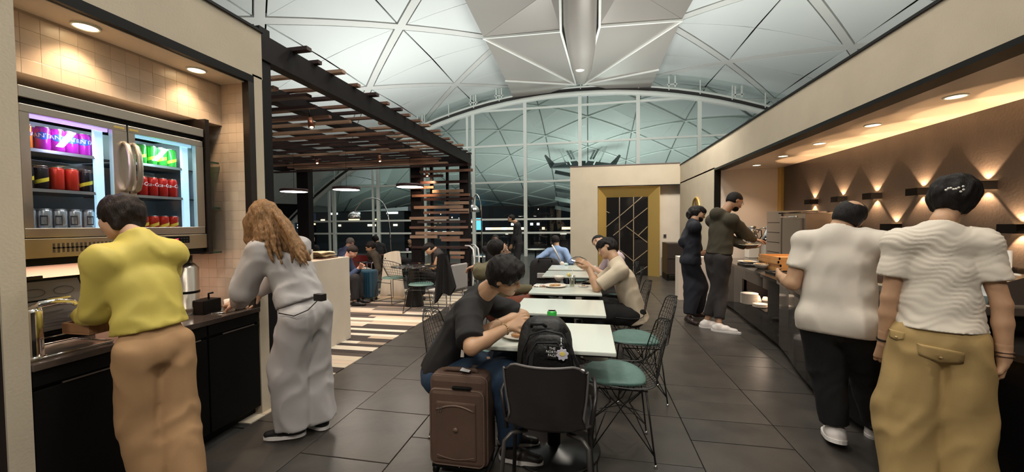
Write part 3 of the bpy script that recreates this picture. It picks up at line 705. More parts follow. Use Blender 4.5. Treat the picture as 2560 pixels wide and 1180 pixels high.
# ================================================================== PERGOLA
pg = thing('pergola', 'dark slatted timber and steel pergola over the striped carpet lounge', 'pergola', (-4.8, 5.3, 0))
zb, zt = 2.76, 2.96
MB().box((-2.60, 2.60, zb), (-2.50, 8.1, zt)).build('edge_beam', BROWNM, pg)
MB().box((-7.2, 2.60, zb), (-7.05, 8.1, zt)).build('edge_beam', BROWNM, pg)
for y in (2.65, 8.02): MB().box((-7.1, y-.04, zb+.02), (-2.55, y+.04, zt-.02)).build('cross_beam', BROWNM, pg)
for x in (-3.35, -4.25, -5.2, -6.1): MB().box((x-.07, 2.65, zb+.03), (x+.07, 8.05, zb+.17)).build('joist', BROWNM, pg)
MB().box((-2.66, 2.61, 0), (-2.515, 2.71, 3.02)).build('post', BLACKM, pg)
for (x0, x1) in ((-2.72, -2.52), (-3.86, -3.62), (-6.75, -6.45)): MB().box((x0, 7.95, 0), (x1, 8.12, zt)).build('post', BROWNM, pg)
srd = random.Random(11)
y = 2.80; i = 0
while y < 8.0:
    m_ = srd.choice((WOODA, WOODA, WOODB, WOODC, WOODC, WOODB))
    x0 = srd.choice((-7.3, -7.3, -5.6, -6.4)); x1 = srd.uniform(-3.05, -2.45) if i % 2 else srd.uniform(-2.42, -2.36)
    zz = zt if i % 2 else zb-.055
    if i % 2: x1 = srd.uniform(-2.46, -2.33)
    else: x1 = srd.uniform(-2.95, -2.62)
    if i % 2: x0 = srd.uniform(-4.8, -3.0)
    MB().box((x0, y, zz), (x1, y+srd.choice((.05, .06, .075)), zz+.032)).build('slat', m_, pg)
    y += srd.choice((.11, .14, .18, .21))*.95; i += 1
# screen of horizontal laths between the two rear posts
z = .62; i = 0
scrn = [(1031,1178,417,.0),(1050,1182,430,1),(1027,1108,442,0),(1052,1168,457,0),(1023,1085,470,1),(1082,1158,479,2),(1031,1175,490,1),(1060,1182,499,0),(1112,1172,508,2),(1036,1158,519,2),(1125,1172,526,2),(1060,1172,532,1),(1025,1122,546,2),(1045,1165,555,0),(1025,1170,569,1),(1040,1158,583,2),(1026,1094,592,2),(1100,1150,594,1),(1104,1178,600,1),(1030,1170,618,0),(1125,1162,632,2),(1128,1160,643,1),(1030,1172,660,0),(1130,1150,670,2),(1135,1150,683,1),(1030,1172,697,0)]
for (xa, xb, yp, k) in scrn:
    a = atY(xa, yp, 7.93); b = atY(xb, yp, 7.93); hh = .055 if k != 2 else .065
    MB().box((a[0], 7.90, a[2]-hh/2), (b[0], 7.945, a[2]+hh/2)).build('lath', (WOODC, WOODA, WOODB)[int(k)], pg)
for (x0, x1) in ((-3.42, -3.36), (-3.05, -3.0)): MB().box((x0, 8.0, .1), (x1, 8.06, 2.8)).build('screen_stud', BROWNM, pg)
# copper spotlights hanging under the slats
for k, (x_, yp, Y_, lab) in enumerate(((779, 318, 3.9, 'small copper spotlight under the pergola nearest the fridge unit'), (793, 408, 6.4, 'small copper spotlight under the pergola above the left pendants'), (950, 403, 6.6, 'small copper spotlight under the pergola above the middle pendant'), (1068, 440, 7.7, 'small copper spotlight shining on the slatted screen'))):
    p = atY(x_, yp, Y_); t = thing('spotlight', lab, 'spotlight', (p[0], p[1], p[2]))
    up = np.array([-.25, .1, .9]); up /= np.linalg.norm(up); hgt = max(.05, (zb-.02-p[2]))
    MB().tube([p, p+up*.11], [.034, .026], 12).build('shade', mat('copper', (.30,.12,.07), .35, .7), t)
    MB().tube([p+up*.11, (p[0]+up[0]*.11, p[1], p[2]+hgt+.06)], .007, 6).build('stem', BLACKM, t)
    MB().ball(p+up*.012, .024, 8).build('bulb', mat('bulb_warm', (1,.7,.4), .4, emit=((1,.5,.22), 22)), t)
    l = bpy.data.lights.new('spot_beam', 'SPOT'); l.energy = 34 if k < 3 else 30; l.color = (1, .60, .34); l.spot_size = math.radians(100); l.spot_blend = .8; l.shadow_soft_size = .03
    o = bpy.data.objects.new('spot_beam', l); COL.objects.link(o); o.location = p-up*.03; o.rotation_euler = Vector((.25, -.1, -1) if k < 3 else (-.3, .7, -.6)).to_track_quat('-Z', 'Y').to_euler()
# ---- pendants
for k, (x_, yp, Y_, lab) in enumerate(((1025, 466, 5.7, 'flat round white-glowing pendant nearest the slatted screen'), (866, 473, 5.7, 'flat round white-glowing pendant in the middle of the three'), (735, 478, 5.7, 'flat round white-glowing pendant next to the dark post'))):
    p = atY(x_, yp, Y_); t = thing('pendant_lamp', lab, 'pendant lamp', p, 'pendant lamps in the lounge')
    r_ = .215
    MB().lathe(p, [(r_, -.010), (r_, .028), (r_*.97, .036), (.02, .04)], 32).build('shade', mat('pendant_shade', (.06,.03,.035), .4), t)
    MB().lathe(p, [(r_*.95, -.006), (r_*.95, -.012), (.001, -.012)], 32).build('diffuser', mat('pendant_glow', (1,1,1), .4, emit=((1,.93,.86), 7)), t)
    MB().tube([p+np.array([0,0,.04]), (p[0], p[1], zb+.05)], .0025, 5).build('cord', BLACK, t)
    l = bpy.data.lights.new('pendant_beam', 'AREA'); l.shape = 'DISK'; l.size = .4; l.energy = 11; l.color = (1, .84, .7)
    o = bpy.data.objects.new('pendant_beam', l); COL.objects.link(o); o.location = p-np.array([0,0,.03])
# ---- island counter with napkins
isl = thing('service_island', 'chest-high cream plaster service island behind the grey tracksuit woman', 'counter', (-3.35, 3.75, 0))
MB().box((-3.7, 3.05, 0), (-3.0, 4.41, 1.05), .003).build('body', PLASTER2, isl)
MB().box((-3.72, 3.05, .0), (-3.01, 4.40, .03)).build('plinth', BLACKM, isl)
bx = atX(822, 640, -3.3)
t = thing('cream_box', 'cream square box standing on the service island', 'box', (-3.30, 3.82, 1.052))
MB().box((-3.5, 3.55, 1.052), (-3.18, 3.98, 1.17), .004).build('box', PLASTER2, t)
t = thing('napkin_stack', 'rumpled stack of cream napkins at the end of the service island', 'napkins', (-3.2, 4.13, 1.052))
nm = mat('napkin', (.80,.66,.46), .8)
MB().box((-3.38, 4.01, 1.052), (-3.08, 4.3, 1.062), .003).build('board', mat('board_brown', (.12,.05,.03), .5), t)
for k in range(5):
    h0 = 1.063+k*.012; rows = []
    for i in range(7):
        row = []
        for j in range(7):
            u, v_ = i/6, j/6; row.append((-3.37+.27*u+.006*math.sin(k*3+v_*5), 4.02+.27*v_+.006*math.sin(k+u*7), h0+.006*math.sin(u*7+k*2)+.006*math.cos(v_*6+k)+.02*(k/4)*math.sin(PI*u)))
        rows.append(row)
    MB().grid(rows).grid([[(p[0], p[1], p[2]+.008) for p in r_] for r_ in rows]).build('napkin', nm, t)
# ================================================================== RIGHT BUFFET SIDE
XR = 2.38
struct(MB().box((XR, -2.5, 2.47), (XR+.16, 10.8, 2.95)).box((XR, 8.0, 0), (XR+.16, 10.8, 2.5)), 'wall_right', PLASTER)
struct(MB().box((XR+.16, -2.5, 2.9), (8, 10.8, 2.95)), 'wall_right.top', PLASTER)
struct(MB().box((XR-.012, -2.5, 2.95), (XR+.05, 10.8, 2.975)), 'trim_5', BLACKM)
struct(MB().box((XR-.006, -2.5, 2.435), (XR+.16, 8.0, 2.475)), 'trim_6', BLACK)
struct(MB().box((XR-.006, 7.965, .8), (XR+.1, 8.0, 2.45)), 'trim_7', BLACK)
PINKP = mat('peach_plaster', (.82, .70, .60), .7, bump=(50, .08))
struct(MB().box((XR+.1, -2.5, 2.44), (3.7, 8.05, 2.5)), 'ceiling.buffet', mat('satin_soffit', (.72,.60,.48), .22))
struct(MB().box((XR+.1, 7.97, 0), (3.52, 8.05, 2.45)), 'wall_buffet_end', PINKP)
struct(MB().box((3.5, -2.5, 0), (3.7, 8.05, 2.45)), 'wall_buffet_back', mat('brown_wallcover', (.062, .047, .039), .40, noise=(4, (.085,.063,.05), .8, (1,1,.3)), bump=(40, .25)))
struct(MB().box((3.455, 7.84, .8), (3.50, 7.97, 2.44)), 'trim_8', GOLD)
for k, (x_, y_, lab) in enumerate(((2.885, 3.73, 'nearest of the five warm downlights over the buffet'), (2.885, 4.64, 'second of the five warm downlights over the buffet from the near end'), (2.885, 5.57, 'middle one of the five warm downlights over the buffet'), (2.885, 6.50, 'fourth of the five warm downlights over the buffet from the near end'), (2.885, 7.42, 'farthest of the five warm downlights over the buffet'))):
    downlight(x_, y_, 2.44, .062, lab, 17, 'downlights over the buffet', True, (1, .74, .50), 9, 104)
downlight(2.885, 2.82, 2.44, .062, 'warm downlight over the buffet, one nearer than the five in view', 24, None, True, (1, .74, .50), 9, 104)
downlight(2.885, 1.9, 2.44, .062, 'warm downlight over the buffet, two nearer than the five in view', 20, None, True, (1, .74, .50), 9, 104)
# wall sconces throwing light up and down
def sconce(y, z, lab, grp, pw=24):
    t = thing('wall_sconce', lab, 'wall lamp', (3.46, y, z), grp)
    a = .078
    MB().box((3.385, y-a, z-.038), (3.395, y+a, z+.038)).box((3.395, y-a, z-.038), (3.5, y-a+.006, z+.038)).box((3.395, y+a-.006, z-.038), (3.5, y+a, z+.038)).build('shade', mat('sconce_black', (.004,.003,.003), .7, spec=.15), t)
    MB().box((3.40, y-.012, z-.012), (3.5, y+.012, z+.012)).build('bracket', BLACKM, t)
    for sg in (-1, 1):
        MB().box((3.42, y-.055, z+sg*.008-.003), (3.495, y+.055, z+sg*.008+.003)).build('lamp', mat('sconce_glow', (1,.8,.5), .4, emit=((1,.66,.34), 14)), t)
        l = bpy.data.lights.new('sconce_beam', 'SPOT'); l.energy = pw; l.color = (1, .68, .40); l.spot_size = math.radians(78); l.spot_blend = .12; l.shadow_soft_size = .012
        o = bpy.data.objects.new('sconce_beam', l); COL.objects.link(o); o.location = (3.458, y, z+sg*.018); o.rotation_euler = Vector((.05, 0, sg)).to_track_quat('-Z', 'Y').to_euler()
up_ = [(3.53, 'at the right edge'), (4.19, 'right of the dark-haired woman'), (4.86, 'half hidden by the dark-haired woman'), (5.53, 'between the two white-shirted people'), (6.17, 'just above the balding man'), (6.85, 'above the steel oven')]
for y, s_ in up_: sconce(y, 1.755, 'black box wall lamp of the upper row, %s' % s_, 'upper row of wall lamps behind the buffet')
for y, s_ in ((3.90, 'at the right edge by the sign card'), (4.54, 'behind the dark-haired woman'), (5.22, 'between the two white-shirted people'), (5.87, 'beside the balding man')): sconce(y, 1.375, 'black box wall lamp of the lower row, %s' % s_, 'lower row of wall lamps behind the buffet')
# counter with a curved front
fx = [(2.28, 7.6), (2.26, 6.6), (2.20, 6.0), (2.145, 5.3), (2.09, 4.75), (2.0, 4.35), (1.93, 4.1), (1.84, 3.7), (1.80, 3.4), (1.80, 3.1), (1.83, 2.9), (1.95, 2.55), (2.08, 2.2), (2.16, 1.9), (2.18, 1.0), (2.18, -1.5)]
def cpoly(d): return [(x+d, y) for x, y in fx]+[(3.0, -1.5), (3.0, 7.6)]
MARB = mat('black_marble', (.006, .0055, .006), .10, spec=.3, noise=(18, (.25,.24,.22), .0))
nt = MARB.node_tree; b_ = nt.nodes['Principled BSDF']
for n_ in nt.nodes:
    if n_.type == 'VALTORGB': n_.color_ramp.elements[0].position = .68; n_.color_ramp.elements[1].position = .74; n_.color_ramp.elements[1].color = (.16, .15, .14, 1)
bc = thing('buffet_counter', 'long curved black marble buffet counter along the right side', 'counter', (2.4, 3.5, 0))
MB().prism(cpoly(.09), 2, .0, .07).build('plinth', SLATE2, bc)
ns, ne = 5.12, 6.15
def strip(y0, y1, z0, z1, d0=0.0, d1=.06):
    pts = [p for p in fx if y0 < p[1] < y1]
    def ix(y): 
        for (xa, ya), (xb, yb) in zip(fx[:-1], fx[1:]):
            if yb <= y <= ya: return xb+(xa-xb)*(y-yb)/(ya-yb)
        return fx[0][0] if y > fx[0][1] else fx[-1][0]
    line = [(ix(y1), y1)]+pts+[(ix(y0), y0)]
    return MB().prism([(x+d0, y) for x, y in line]+[(x+d1, y) for x, y in line[::-1]], 2, z0, z1)
strip(-1.5, ns, .07, .765).build('front_panel', MARB, bc)
strip(ne, 7.6, .07, .765).build('front_panel', MARB, bc)
strip(ns, ne, .07, .335).build('front_panel', MARB, bc)
strip(ns, ne, .625, .765).build('front_panel', MARB, bc)
strip(ns, ne, .325, .345, 0, .36).build('niche_shelf', MARB, bc)
strip(ns, ne, .34, .63, .36, .39).build('niche_back', PINKP, bc, label='pale lit back panel of the plate niche')
MB().box((2.18, ns-.03, .34), (2.5, ns, .63)).build('niche_side', MARB, bc)
MB().box((2.24, ne, .34), (2.6, ne+.03, .63)).build('niche_side', MARB, bc)
MB().prism(cpoly(-.03), 2, .765, .80).build('worktop', mat('black_stone_top', (.02,.018,.017), .12), bc)
MB().box((1.66, 7.62, 0), (2.34, 7.9, .81), .003).build('end_panel', PINKP, bc)
l = bpy.data.lights.new('niche_strip', 'AREA'); l.shape = 'RECTANGLE'; l.size = .8; l.size_y = .02; l.energy = 3.0; l.color = (1, .75, .55)
o = bpy.data.objects.new('niche_strip', l); COL.objects.link(o); o.location = (2.33, 5.6, .615); o.rotation_euler = (0, 0, PI/2)
# plate stacks in the niche
CER = mat('white_china', (.80,.74,.66), .25); CERW = mat('cream_china', (.85,.76,.66), .3)
def plate_stack(x, y, z, r, n, lab, th=.011):
    t = thing('plate_stack', lab, 'plates', (x, y, z))
    for k in range(n):
        MB().lathe((x, y, z+k*th), [(r*.55, 0), (r*.6, .001), (r, .008), (r, .0105), (r*.6, .006), (.001, .006)], 24).build('plate', CERW, t)
pA = atZ(1868, 760, .346); pB = atZ(1895, 768, .346)
plate_stack(pA[0]+.04, pA[1]+.04, .346, .105, 13, 'tall stack of cream plates in the lit counter niche')
plate_stack(pB[0]+.03, pB[1]+.02, .346, .085, 4, 'short stack of small cream plates at the near end of the counter niche')
for k, (x_, y_) in enumerate(((2.30, 5.82), (2.42, 5.90), (2.36, 5.99))):
    t = thing('teacup', ('nearest', 'middle', 'farthest')[k]+' white upturned cup in the far end of the counter niche', 'cup', (x_, y_, .346), 'upturned cups in the counter niche')
    MB().lathe((x_, y_, .346), [(.042, 0), (.04, .02), (.025, .06), (.001, .062)], 16).build('cup', CER, t)
# items on the worktop
TOPZ = .80
def top(x, y): return atZ(x, y, TOPZ)
def bowl(x, y, r, h, lab, m, food=None, z=TOPZ, name='bowl', cat='bowl'):
    t = thing(name, lab, cat, (x, y, z))
    MB().lathe((x, y, z), [(r*.45, 0), (r*.5, .002), (r*.85, h*.55), (r, h), (r*.95, h), (r*.78, h*.55), (r*.4, h*.15), (.001, h*.13)], 24).build('bowl', m, t)
    if food:
        mb = MB(); rg = random.Random(int(x*1000))
        for _ in range(26):
            a = rg.uniform(0, 2*PI); q = rg.uniform(0, r*.72); s_ = rg.uniform(.012, .024)
            mb.ball((x+q*math.cos(a), y+q*math.sin(a), z+h*.75+rg.uniform(0, .02)), s_, 6, (1, .7, .6))
        o_ = mb.build('food', food, t); o_['kind'] = 'stuff'
    return t
def plate(x, y, z, r, lab, food=None, seedn=1, m=None, n=16):
    t = thing('plate', lab, 'plate', (x, y, z))
    MB().lathe((x, y, z), [(r*.6, 0), (r*.62, .001), (r, .014), (r, .018), (r*.65, .007), (.001, .006)], 32).build('dish', m or CER, t)
    if food:
        rg = random.Random(seedn); mb = MB()
        for _ in range(n):
            a = rg.uniform(0, 2*PI); q = rg.uniform(0, r*.5); s_ = rg.uniform(.010, .02)
            mb.ball((x+q*math.cos(a), y+q*math.sin(a), z+.012+rg.uniform(0, .008)), s_, 8, (1.2, .9, .55))
        o_ = mb.build('food', food, t); o_['kind'] = 'stuff'
    return t
FOOD1 = mat('fried_food', (.42,.22,.08), .6, noise=(30, (.7,.5,.25), .8)); FOOD2 = mat('pastry', (.62,.38,.18), .6, noise=(25, (.8,.62,.35), .7)); GREEN = mat('salad_green', (.10,.22,.04), .6, noise=(40, (.35,.5,.12), .8))
p = top(1898, 672); bowl(p[0]+.05, p[1]+.05, .10, .065, 'white bowl with salad near the edge of the buffet worktop', CER, FOOD2)
p = top(1848, 655); plate(p[0]+.12, p[1], TOPZ, .14, 'plate of pastries on the buffet worktop beside the hooded man', FOOD2, 4)
BTR = mat('black_tray', (.014,.013,.013), .3)
for k, (x_, y_, w_, d_, lab) in enumerate(((2.42, 5.35, .36, .26, 'shallow black tray behind the salad bowl'), (2.28, 4.55, .22, .3, 'shallow black tray with tongs near the counter edge'), (2.75, 4.9, .34, .3, 'black tray against the back of the buffet by the oven'), (2.5, 6.3, .5, .3, 'black slate slab below the steel flasks'))):
    t = thing('serving_tray', lab, 'tray', (x_, y_, TOPZ+.001))
    MB().box((x_-w_/2, y_-d_/2, TOPZ+.001), (x_+w_/2, y_+d_/2, TOPZ+.012), .003).build('base', BTR, t)
    for a, b in (((-1,-1),(1,-1)), ((1,-1),(1,1)), ((1,1),(-1,1)), ((-1,1),(-1,-1))): MB().tube([(x_+a[0]*w_/2*.97, y_+a[1]*d_/2*.97, TOPZ+.018), (x_+b[0]*w_/2*.97, y_+b[1]*d_/2*.97, TOPZ+.018)], .007, 6).build('rim', BTR, t)
for k, (x_, y_) in enumerate(((2.30, 4.62), (2.36, 4.44), (2.52, 4.66))):
    t = thing('sauce_jar', ('small white-labelled black jar nearest the salad bowl', 'small white-labelled black jar at the front of the tray', 'small white-labelled black jar behind the other two')[k], 'jar', (x_, y_, TOPZ+.013))
    MB().lathe((x_, y_, TOPZ+.013), [(.03, 0), (.034, .004), (.034, .07), (.03, .08), (.001, .082)], 16).build('jar', BTR, t)
    MB().box((x_-.055, y_-.055, TOPZ+.020), (x_-.035, y_-.0, TOPZ+.065)).build('tag', CER, t)
# wooden trays stack
for k in range(4):
    t = thing('wooden_tray', ('bottom', 'second', 'third', 'topmost')[k]+' honey-coloured wooden tray of the stack on the buffet', 'tray', (2.72, 6.0, TOPZ+k*.045), 'wooden trays on the buffet')
    o0 = (2.66+.02*(k % 2), 5.85+.015*k, TOPZ+k*.046); w_, d_ = .46, .62; wm = mat('honey_wood', (.62,.30,.10), .4, noise=(5, (.75,.42,.16), .7, (1,8,1)))
    MB().box((o0[0]-w_/2, o0[1]-d_/2, o0[2]), (o0[0]+w_/2, o0[1]+d_/2, o0[2]+.012)).build('base', wm, t)
    for lo, hi in (((-w_/2, -d_/2), (w_/2, -d_/2+.015)), ((-w_/2, d_/2-.015), (w_/2, d_/2)), ((-w_/2, -d_/2), (-w_/2+.015, d_/2)), ((w_/2-.015, -d_/2), (w_/2, d_/2))):
        MB().box((o0[0]+lo[0], o0[1]+lo[1], o0[2]+.012), (o0[0]+hi[0], o0[1]+hi[1], o0[2]+.044)).build('side', wm, t)
# two polished flasks on a bracket stand
st = thing('flask_stand', 'slim white stand with a chrome arm carrying two polished flasks', 'stand', (2.83, 7.35, TOPZ))
f1 = atY(1880, 606, 7.7); f2 = atY(1922, 606, 7.55)
MB().box((f1[0]-.09, 7.61, TOPZ), (f1[0]+.09, 7.79, f1[2]-.01), .01).build('column', CER, st)
MB().box((f2[0]-.09, 7.46, TOPZ), (f2[0]+.09, 7.64, f2[2]-.01), .01).build('column', CER, st)
for k, (f_, lab) in enumerate(((f1, 'polished conical coffee flask on the stand, left one'), (f2, 'polished conical coffee flask on the stand, right one'))):
    t = thing('coffee_flask', lab, 'flask', f_)
    MB().lathe(f_, [(.115, 0), (.12, .015), (.07, .20), (.05, .235), (.052, .25)], 24).build('body', CHROME, t)
    MB().lathe(f_, [(.055, .25), (.065, .26), (.065, .29), (.04, .30), (.001, .30)], 20).build('lid', CHROME, t)
    MB().tube([f_+np.array([.05, -.03, .24]), f_+np.array([.13, -.05, .22]), f_+np.array([.14, -.05, .12]), f_+np.array([.10, -.03, .04])], .009, 6).build('handle', BLACK, t)
MB().tube([f1+np.array([.09, 0, .17]), f1+np.array([.12, 0, .24]), f2+np.array([-.10, 0, .26]), f2+np.array([-.04, 0, .24])], .010, 6).build('arm', CHROME, st)
# steel oven cabinet
ov = thing('steel_oven', 'tall stainless steel oven cabinet against the brown wall', 'oven', (3.25, 6.6, TOPZ))
oz = 1.62
MB().box((2.98, 6.75, TOPZ), (3.49, 7.25, oz), .006).build('cabinet', STEELD, ov)
MB().box((3.0, 6.1, TOPZ), (3.49, 6.74, oz-.05), .006).build('cabinet', STEEL, ov)
dr = MB().box((2.965, 6.16, .95), (3.0, 6.68, oz-.12), .006).build('door', STEELD, ov)
MB().tube([(2.95, 6.20, oz-.10), (2.93, 6.20, oz-.10), (2.93, 6.64, oz-.10), (2.95, 6.64, oz-.10)], .012, 8).build('handle', CHROME, dr)
MB().box((2.94, 6.09, oz-.05), (3.49, 6.745, oz-.03)).build('top_edge', CHROME, ov)
for k in range(4): MB().box((2.975, 6.8, .95+k*.16), (2.982, 7.2, .96+k*.16)).build('seam', BLACKM, ov)
# chafing dishes / glass display at the right edge
ch = thing('chafing_dish', 'polished roll-top chafing dish at the right edge of the buffet', 'chafing dish', (2.45, 3.0, TOPZ))
prof = [(2.14, .985), (2.15, 1.03), (2.22, 1.11), (2.34, 1.15), (2.55, 1.16), (2.70, 1.12), (2.74, .985)]
MB().prism([(y_, z_) for y_, z_ in prof], 1, 2.55, 3.30).build('lid', CHROME, ch)
MB().box((2.10, 2.52, .93), (2.78, 3.34, .985), .01).build('pan_rim', STEEL, ch)
MB().box((2.14, 2.56, .84), (2.74, 3.30, .93), .01).build('water_pan', BLACK, ch)
for (a, b) in ((2.16, 2.6), (2.72, 2.6), (2.16, 3.26), (2.72, 3.26)): MB().tube([(a, b, TOPZ), (a, b, .93)], .012, 8).build('leg', CHROME, ch)
MB().tube([(2.14, 2.7, 1.02), (2.08, 2.7, 1.02), (2.08, 3.1, 1.02), (2.14, 3.1, 1.02)], .011, 8).build('handle', CHROME, ch)
cd = atY(2533, 655, 2.95)
t = thing('sign_card', 'small white food sign card in a black holder above the chafing dish', 'sign', (2.55, 3.05, 1.16))
cx, cy, cz = 2.45, 2.86, 1.152
MB().box((cx-.05, cy-.02, cz-.004), (cx+.03, cy+.02, cz+.012), .002).build('holder', BLACK, t)
MB().box((cx-.006, cy-.075, cz+.012), (cx+.002, cy+.075, cz+.115)).build('card', mat('card_white', (.85,.80,.74), .6), t)
lb = MB()
for k in range(3): lb.box((cx-.008, cy+.0-.0, cz+.095-k*.008), (cx-.006, cy+.05-k*.008, cz+.098-k*.008))
lb.build('text_lines', mat('grey_ink', (.4,.36,.34), .6), t)
# ---- end wall with gold framed door
YB = 10.8
struct(MB().box((-.48, YB, 0), (.265, YB+.3, 3.0)).box((.265, YB, 2.46), (2.40, YB+.3, 3.0)), 'wall_back', PLASTER)
struct(MB().box((.265, YB+.3, 0), (2.6, YB+.4, 2.5)), 'wall_back.recess', PLASTER2)
struct(MB().box((-.49, YB-.012, 3.0), (2.38, YB+.31, 3.03)), 'trim_9', mat('brown_coping', (.10,.07,.06), .5))
struct(MB().box((.262, YB-.005, 2.44), (2.38, YB+.01, 2.463)), 'trim_10', BLACKM)
dr = thing('door_1', None, None, (1.06, YB, 0)); dr['kind'] = 'structure'
x0, x1, zt_ = .27, 1.875, 2.44
fo = .20; dx0, dx1, dz = x0+.23, x1-.255, 2.17
yf, yd = YB+.04, YB+.26
MB().slab([(x0, yf, 0), (dx0, yd, 0), (dx0, yd, dz), (x0, yf, zt_)], .01).build('frame_side', GOLD, dr)
MB().slab([(x1, yf, 0), (x1, yf, zt_), (dx1, yd, dz), (dx1, yd, 0)], .01).build('frame_side', GOLD, dr)
MB().slab([(x0, yf, zt_), (dx0, yd, dz), (dx1, yd, dz), (x1, yf, zt_)], .01).build('frame_head', GOLD, dr)
MB().box((x1, yf, 0), (x1+.012, yd+.04, zt_)).build('frame_return', GOLD, dr)
pw_ = (dx1-dx0)/3
for k in range(3): MB().box((dx0+pw_*k+.002, yd-.005, .01), (dx0+pw_*(k+1)-.002, yd+.02, dz)).build('door_panel', mat('black_gloss', (.012,.011,.011), .06), dr)
def dl(u0, v0, u1, v1):
    a = np.array([dx0+(dx1-dx0)*u0, yd-.012, dz*v0]); b = np.array([dx0+(dx1-dx0)*u1, yd-.012, dz*v1]); MB().bar(a, b, .02, .018, (0,1,0)).build('brass_inlay', mat('pale_brass', (.75,.60,.42), .3, .8), dr)
dl(.32, 0, .32, 1); dl(.655, 0, .655, 1)
for q in ((.42,.80,.86,1.0), (0,.62,.42,.80), (.17,.51,.98,.855), (.48,.625,.98,.42), (.77,.51,.98,.62), (.32,.325,.655,.18), (.655,.18,.98,.32), (.655,0,.98,.115), (0,.82,.08,.80)): dl(*q)
MB().bar((dx0+pw_*2+.03, yd-.03, 1.05), (dx0+pw_*2+.11, yd-.03, 1.05), .02, .02).build('handle', CHROME, dr)
downlight(.96, YB+.14, 2.452, .06, 'small downlight over the gold door, left one', 16, None, True, (1,.85,.65), 8)
downlight(1.42, YB+.14, 2.452, .06, 'small downlight over the gold door, right one', 16, None, True, (1,.85,.65), 8)
cn = thing('side_cabinet', 'dark wall-hung side cabinet right of the gold door', 'cabinet', (2.1, 10.3, .16))
MB().prism([(10.05, .16), (10.75, .16), (10.75, .94), (10.05, .94)], 0, 1.93, 2.37).build('body', mat('dark_veneer', (.03,.02,.018), .35), cn)
MB().box((1.92, 10.02, .18), (2.37, 10.05, .54), .002).build('door', mat('dark_veneer', (.03,.02,.018), .35), cn)
MB().box((1.92, 10.02, .56), (2.37, 10.05, .92), .002).build('door', mat('dark_veneer', (.03,.02,.018), .35), cn)
MB().box((1.93, 10.1, 0), (1.97, 10.74, .16)).box((2.33, 10.1, 0), (2.37, 10.74, .16)).build('plinth', BLACKM, cn)
t = thing('wall_switch', 'small dark switch plate on the wall above the side cabinet', 'switch', (2.12, YB+.298, 1.05))
MB().box((2.02, YB+.288, 1.03), (2.10, YB+.3, 1.14), .003).build('plate', STEELD, t)
MB().box((2.045, YB+.284, 1.05), (2.075, YB+.289, 1.12)).build('rocker', BLACK, t)
mi = thing('round_mirror', 'round gold-rimmed mirror on the wall behind the man in navy', 'mirror', (2.35, 9.2, 1.55))
MB().tube([(2.36, 9.2+.30*math.cos(a), 1.70+.30*math.sin(a)) for a in np.linspace(0, 2*PI, 32, endpoint=False)], .022, 8, True).build('rim', GOLD, mi)
MB().prism([(9.2+.285*math.cos(a), 1.70+.285*math.sin(a)) for a in np.linspace(0, 2*PI, 32, endpoint=False)], 0, 2.36, 2.379).build('mirror', mat('mirror', (.6,.6,.58), .03, 1.0), mi)
# ================================================================== TABLES, CHAIRS
TT = mat('white_tabletop', (.72,.76,.70), .16, coat=.3)
def make_table(loc, label, w=.745, d=.60):
    t = thing('cafe_table', label, 'table', loc, 'white cafe tables in the middle row')
    x, y = loc[0], loc[1]
    MB().box((x-w/2, y-d/2, .715), (x+w/2, y+d/2, .740), .006).build('tabletop', TT, t)
    MB().box((x-w/2+.03, y-d/2+.03, .700), (x+w/2-.03, y+d/2-.03, .715)).build('underframe', BLACKM, t)
    MB().lathe((x, y, 0), [(.29, 0), (.295, .006), (.285, .012), (.06, .02), (.045, .028), (.04, .03)], 40).build('base_disc', mat('table_base', (.012,.011,.011), .3), t)
    MB().lathe((x, y, .02), [(.042, 0), (.042, .68), (.11, .682), (.11, .69)], 20).build('column', BLACKM, t)
    return t
tys = [(-.22, 2.45, 'nearest white table, with backpack chair at its end'), (-.235, 3.32, 'second white table from the front, bare top'), (-.235, 4.22, 'third white table, with leftover plate, bowl and lemon drink'), (-.24, 5.48, 'fourth white table, behind the lemon drink'), (-.24, 6.28, 'farthest white table, in front of the plaster end wall')]
for (x_, y_, lab) in tys: make_table((x_, y_, 0), lab)
# ---- wire shell side chair: sitter faces -X when rz = pi/2
WIRE = mat('black_wire', (.010, .010, .010), .35); PAD = mat('teal_pad', (.075, .155, .135), .55, noise=(25, (.11,.2,.18), .6), bump=(200, .15))
def shell_pt(u, v):
    """u -1..1 across, v 0..1 from front lip over the seat and up the back; faces +Y"""
    prof = [(.23, .435), (.21, .452), (.10, .445), (-.04, .435), (-.14, .440), (-.205, .475), (-.235, .54), (-.255, .64), (-.285, .75), (-.305, .84)]
    w_ = [.17, .205, .235, .24, .235, .225, .215, .20, .165, .06]
    q = v*(len(prof)-1); i = min(int(q), len(prof)-2); f_ = q-i
    y = prof[i][0]*(1-f_)+prof[i+1][0]*f_; z = prof[i][1]*(1-f_)+prof[i+1][1]*f_; ww = w_[i]*(1-f_)+w_[i+1]*f_
    if q > 8: ww = .165*math.sqrt(max(.02, 1-(q-8)**2*.93))
    back = max(0, min(1, (v-.45)/.25)); c = .045*u*u
    return np.array([u*ww, y+c*back*1.1, z+c*(1-back)*1.0])
def chair_wires(mb):
    for u in np.linspace(-1, 1, 13): mb.tube([shell_pt(u, v) for v in np.linspace(0.0 if abs(u) < .99 else .02, 1, 22)], .0018 if abs(u) < .99 else .004, 4)
    for v in np.linspace(.02, .97, 26): mb.tube([shell_pt(u, v) for u in np.linspace(-1, 1, 9)], .0018, 4)
    mb.tube([shell_pt(u, 0) for u in np.linspace(-1, 1, 9)], .004, 5); mb.tube([shell_pt(u, 1) for u in np.linspace(-1, 1, 7)], .004, 5)
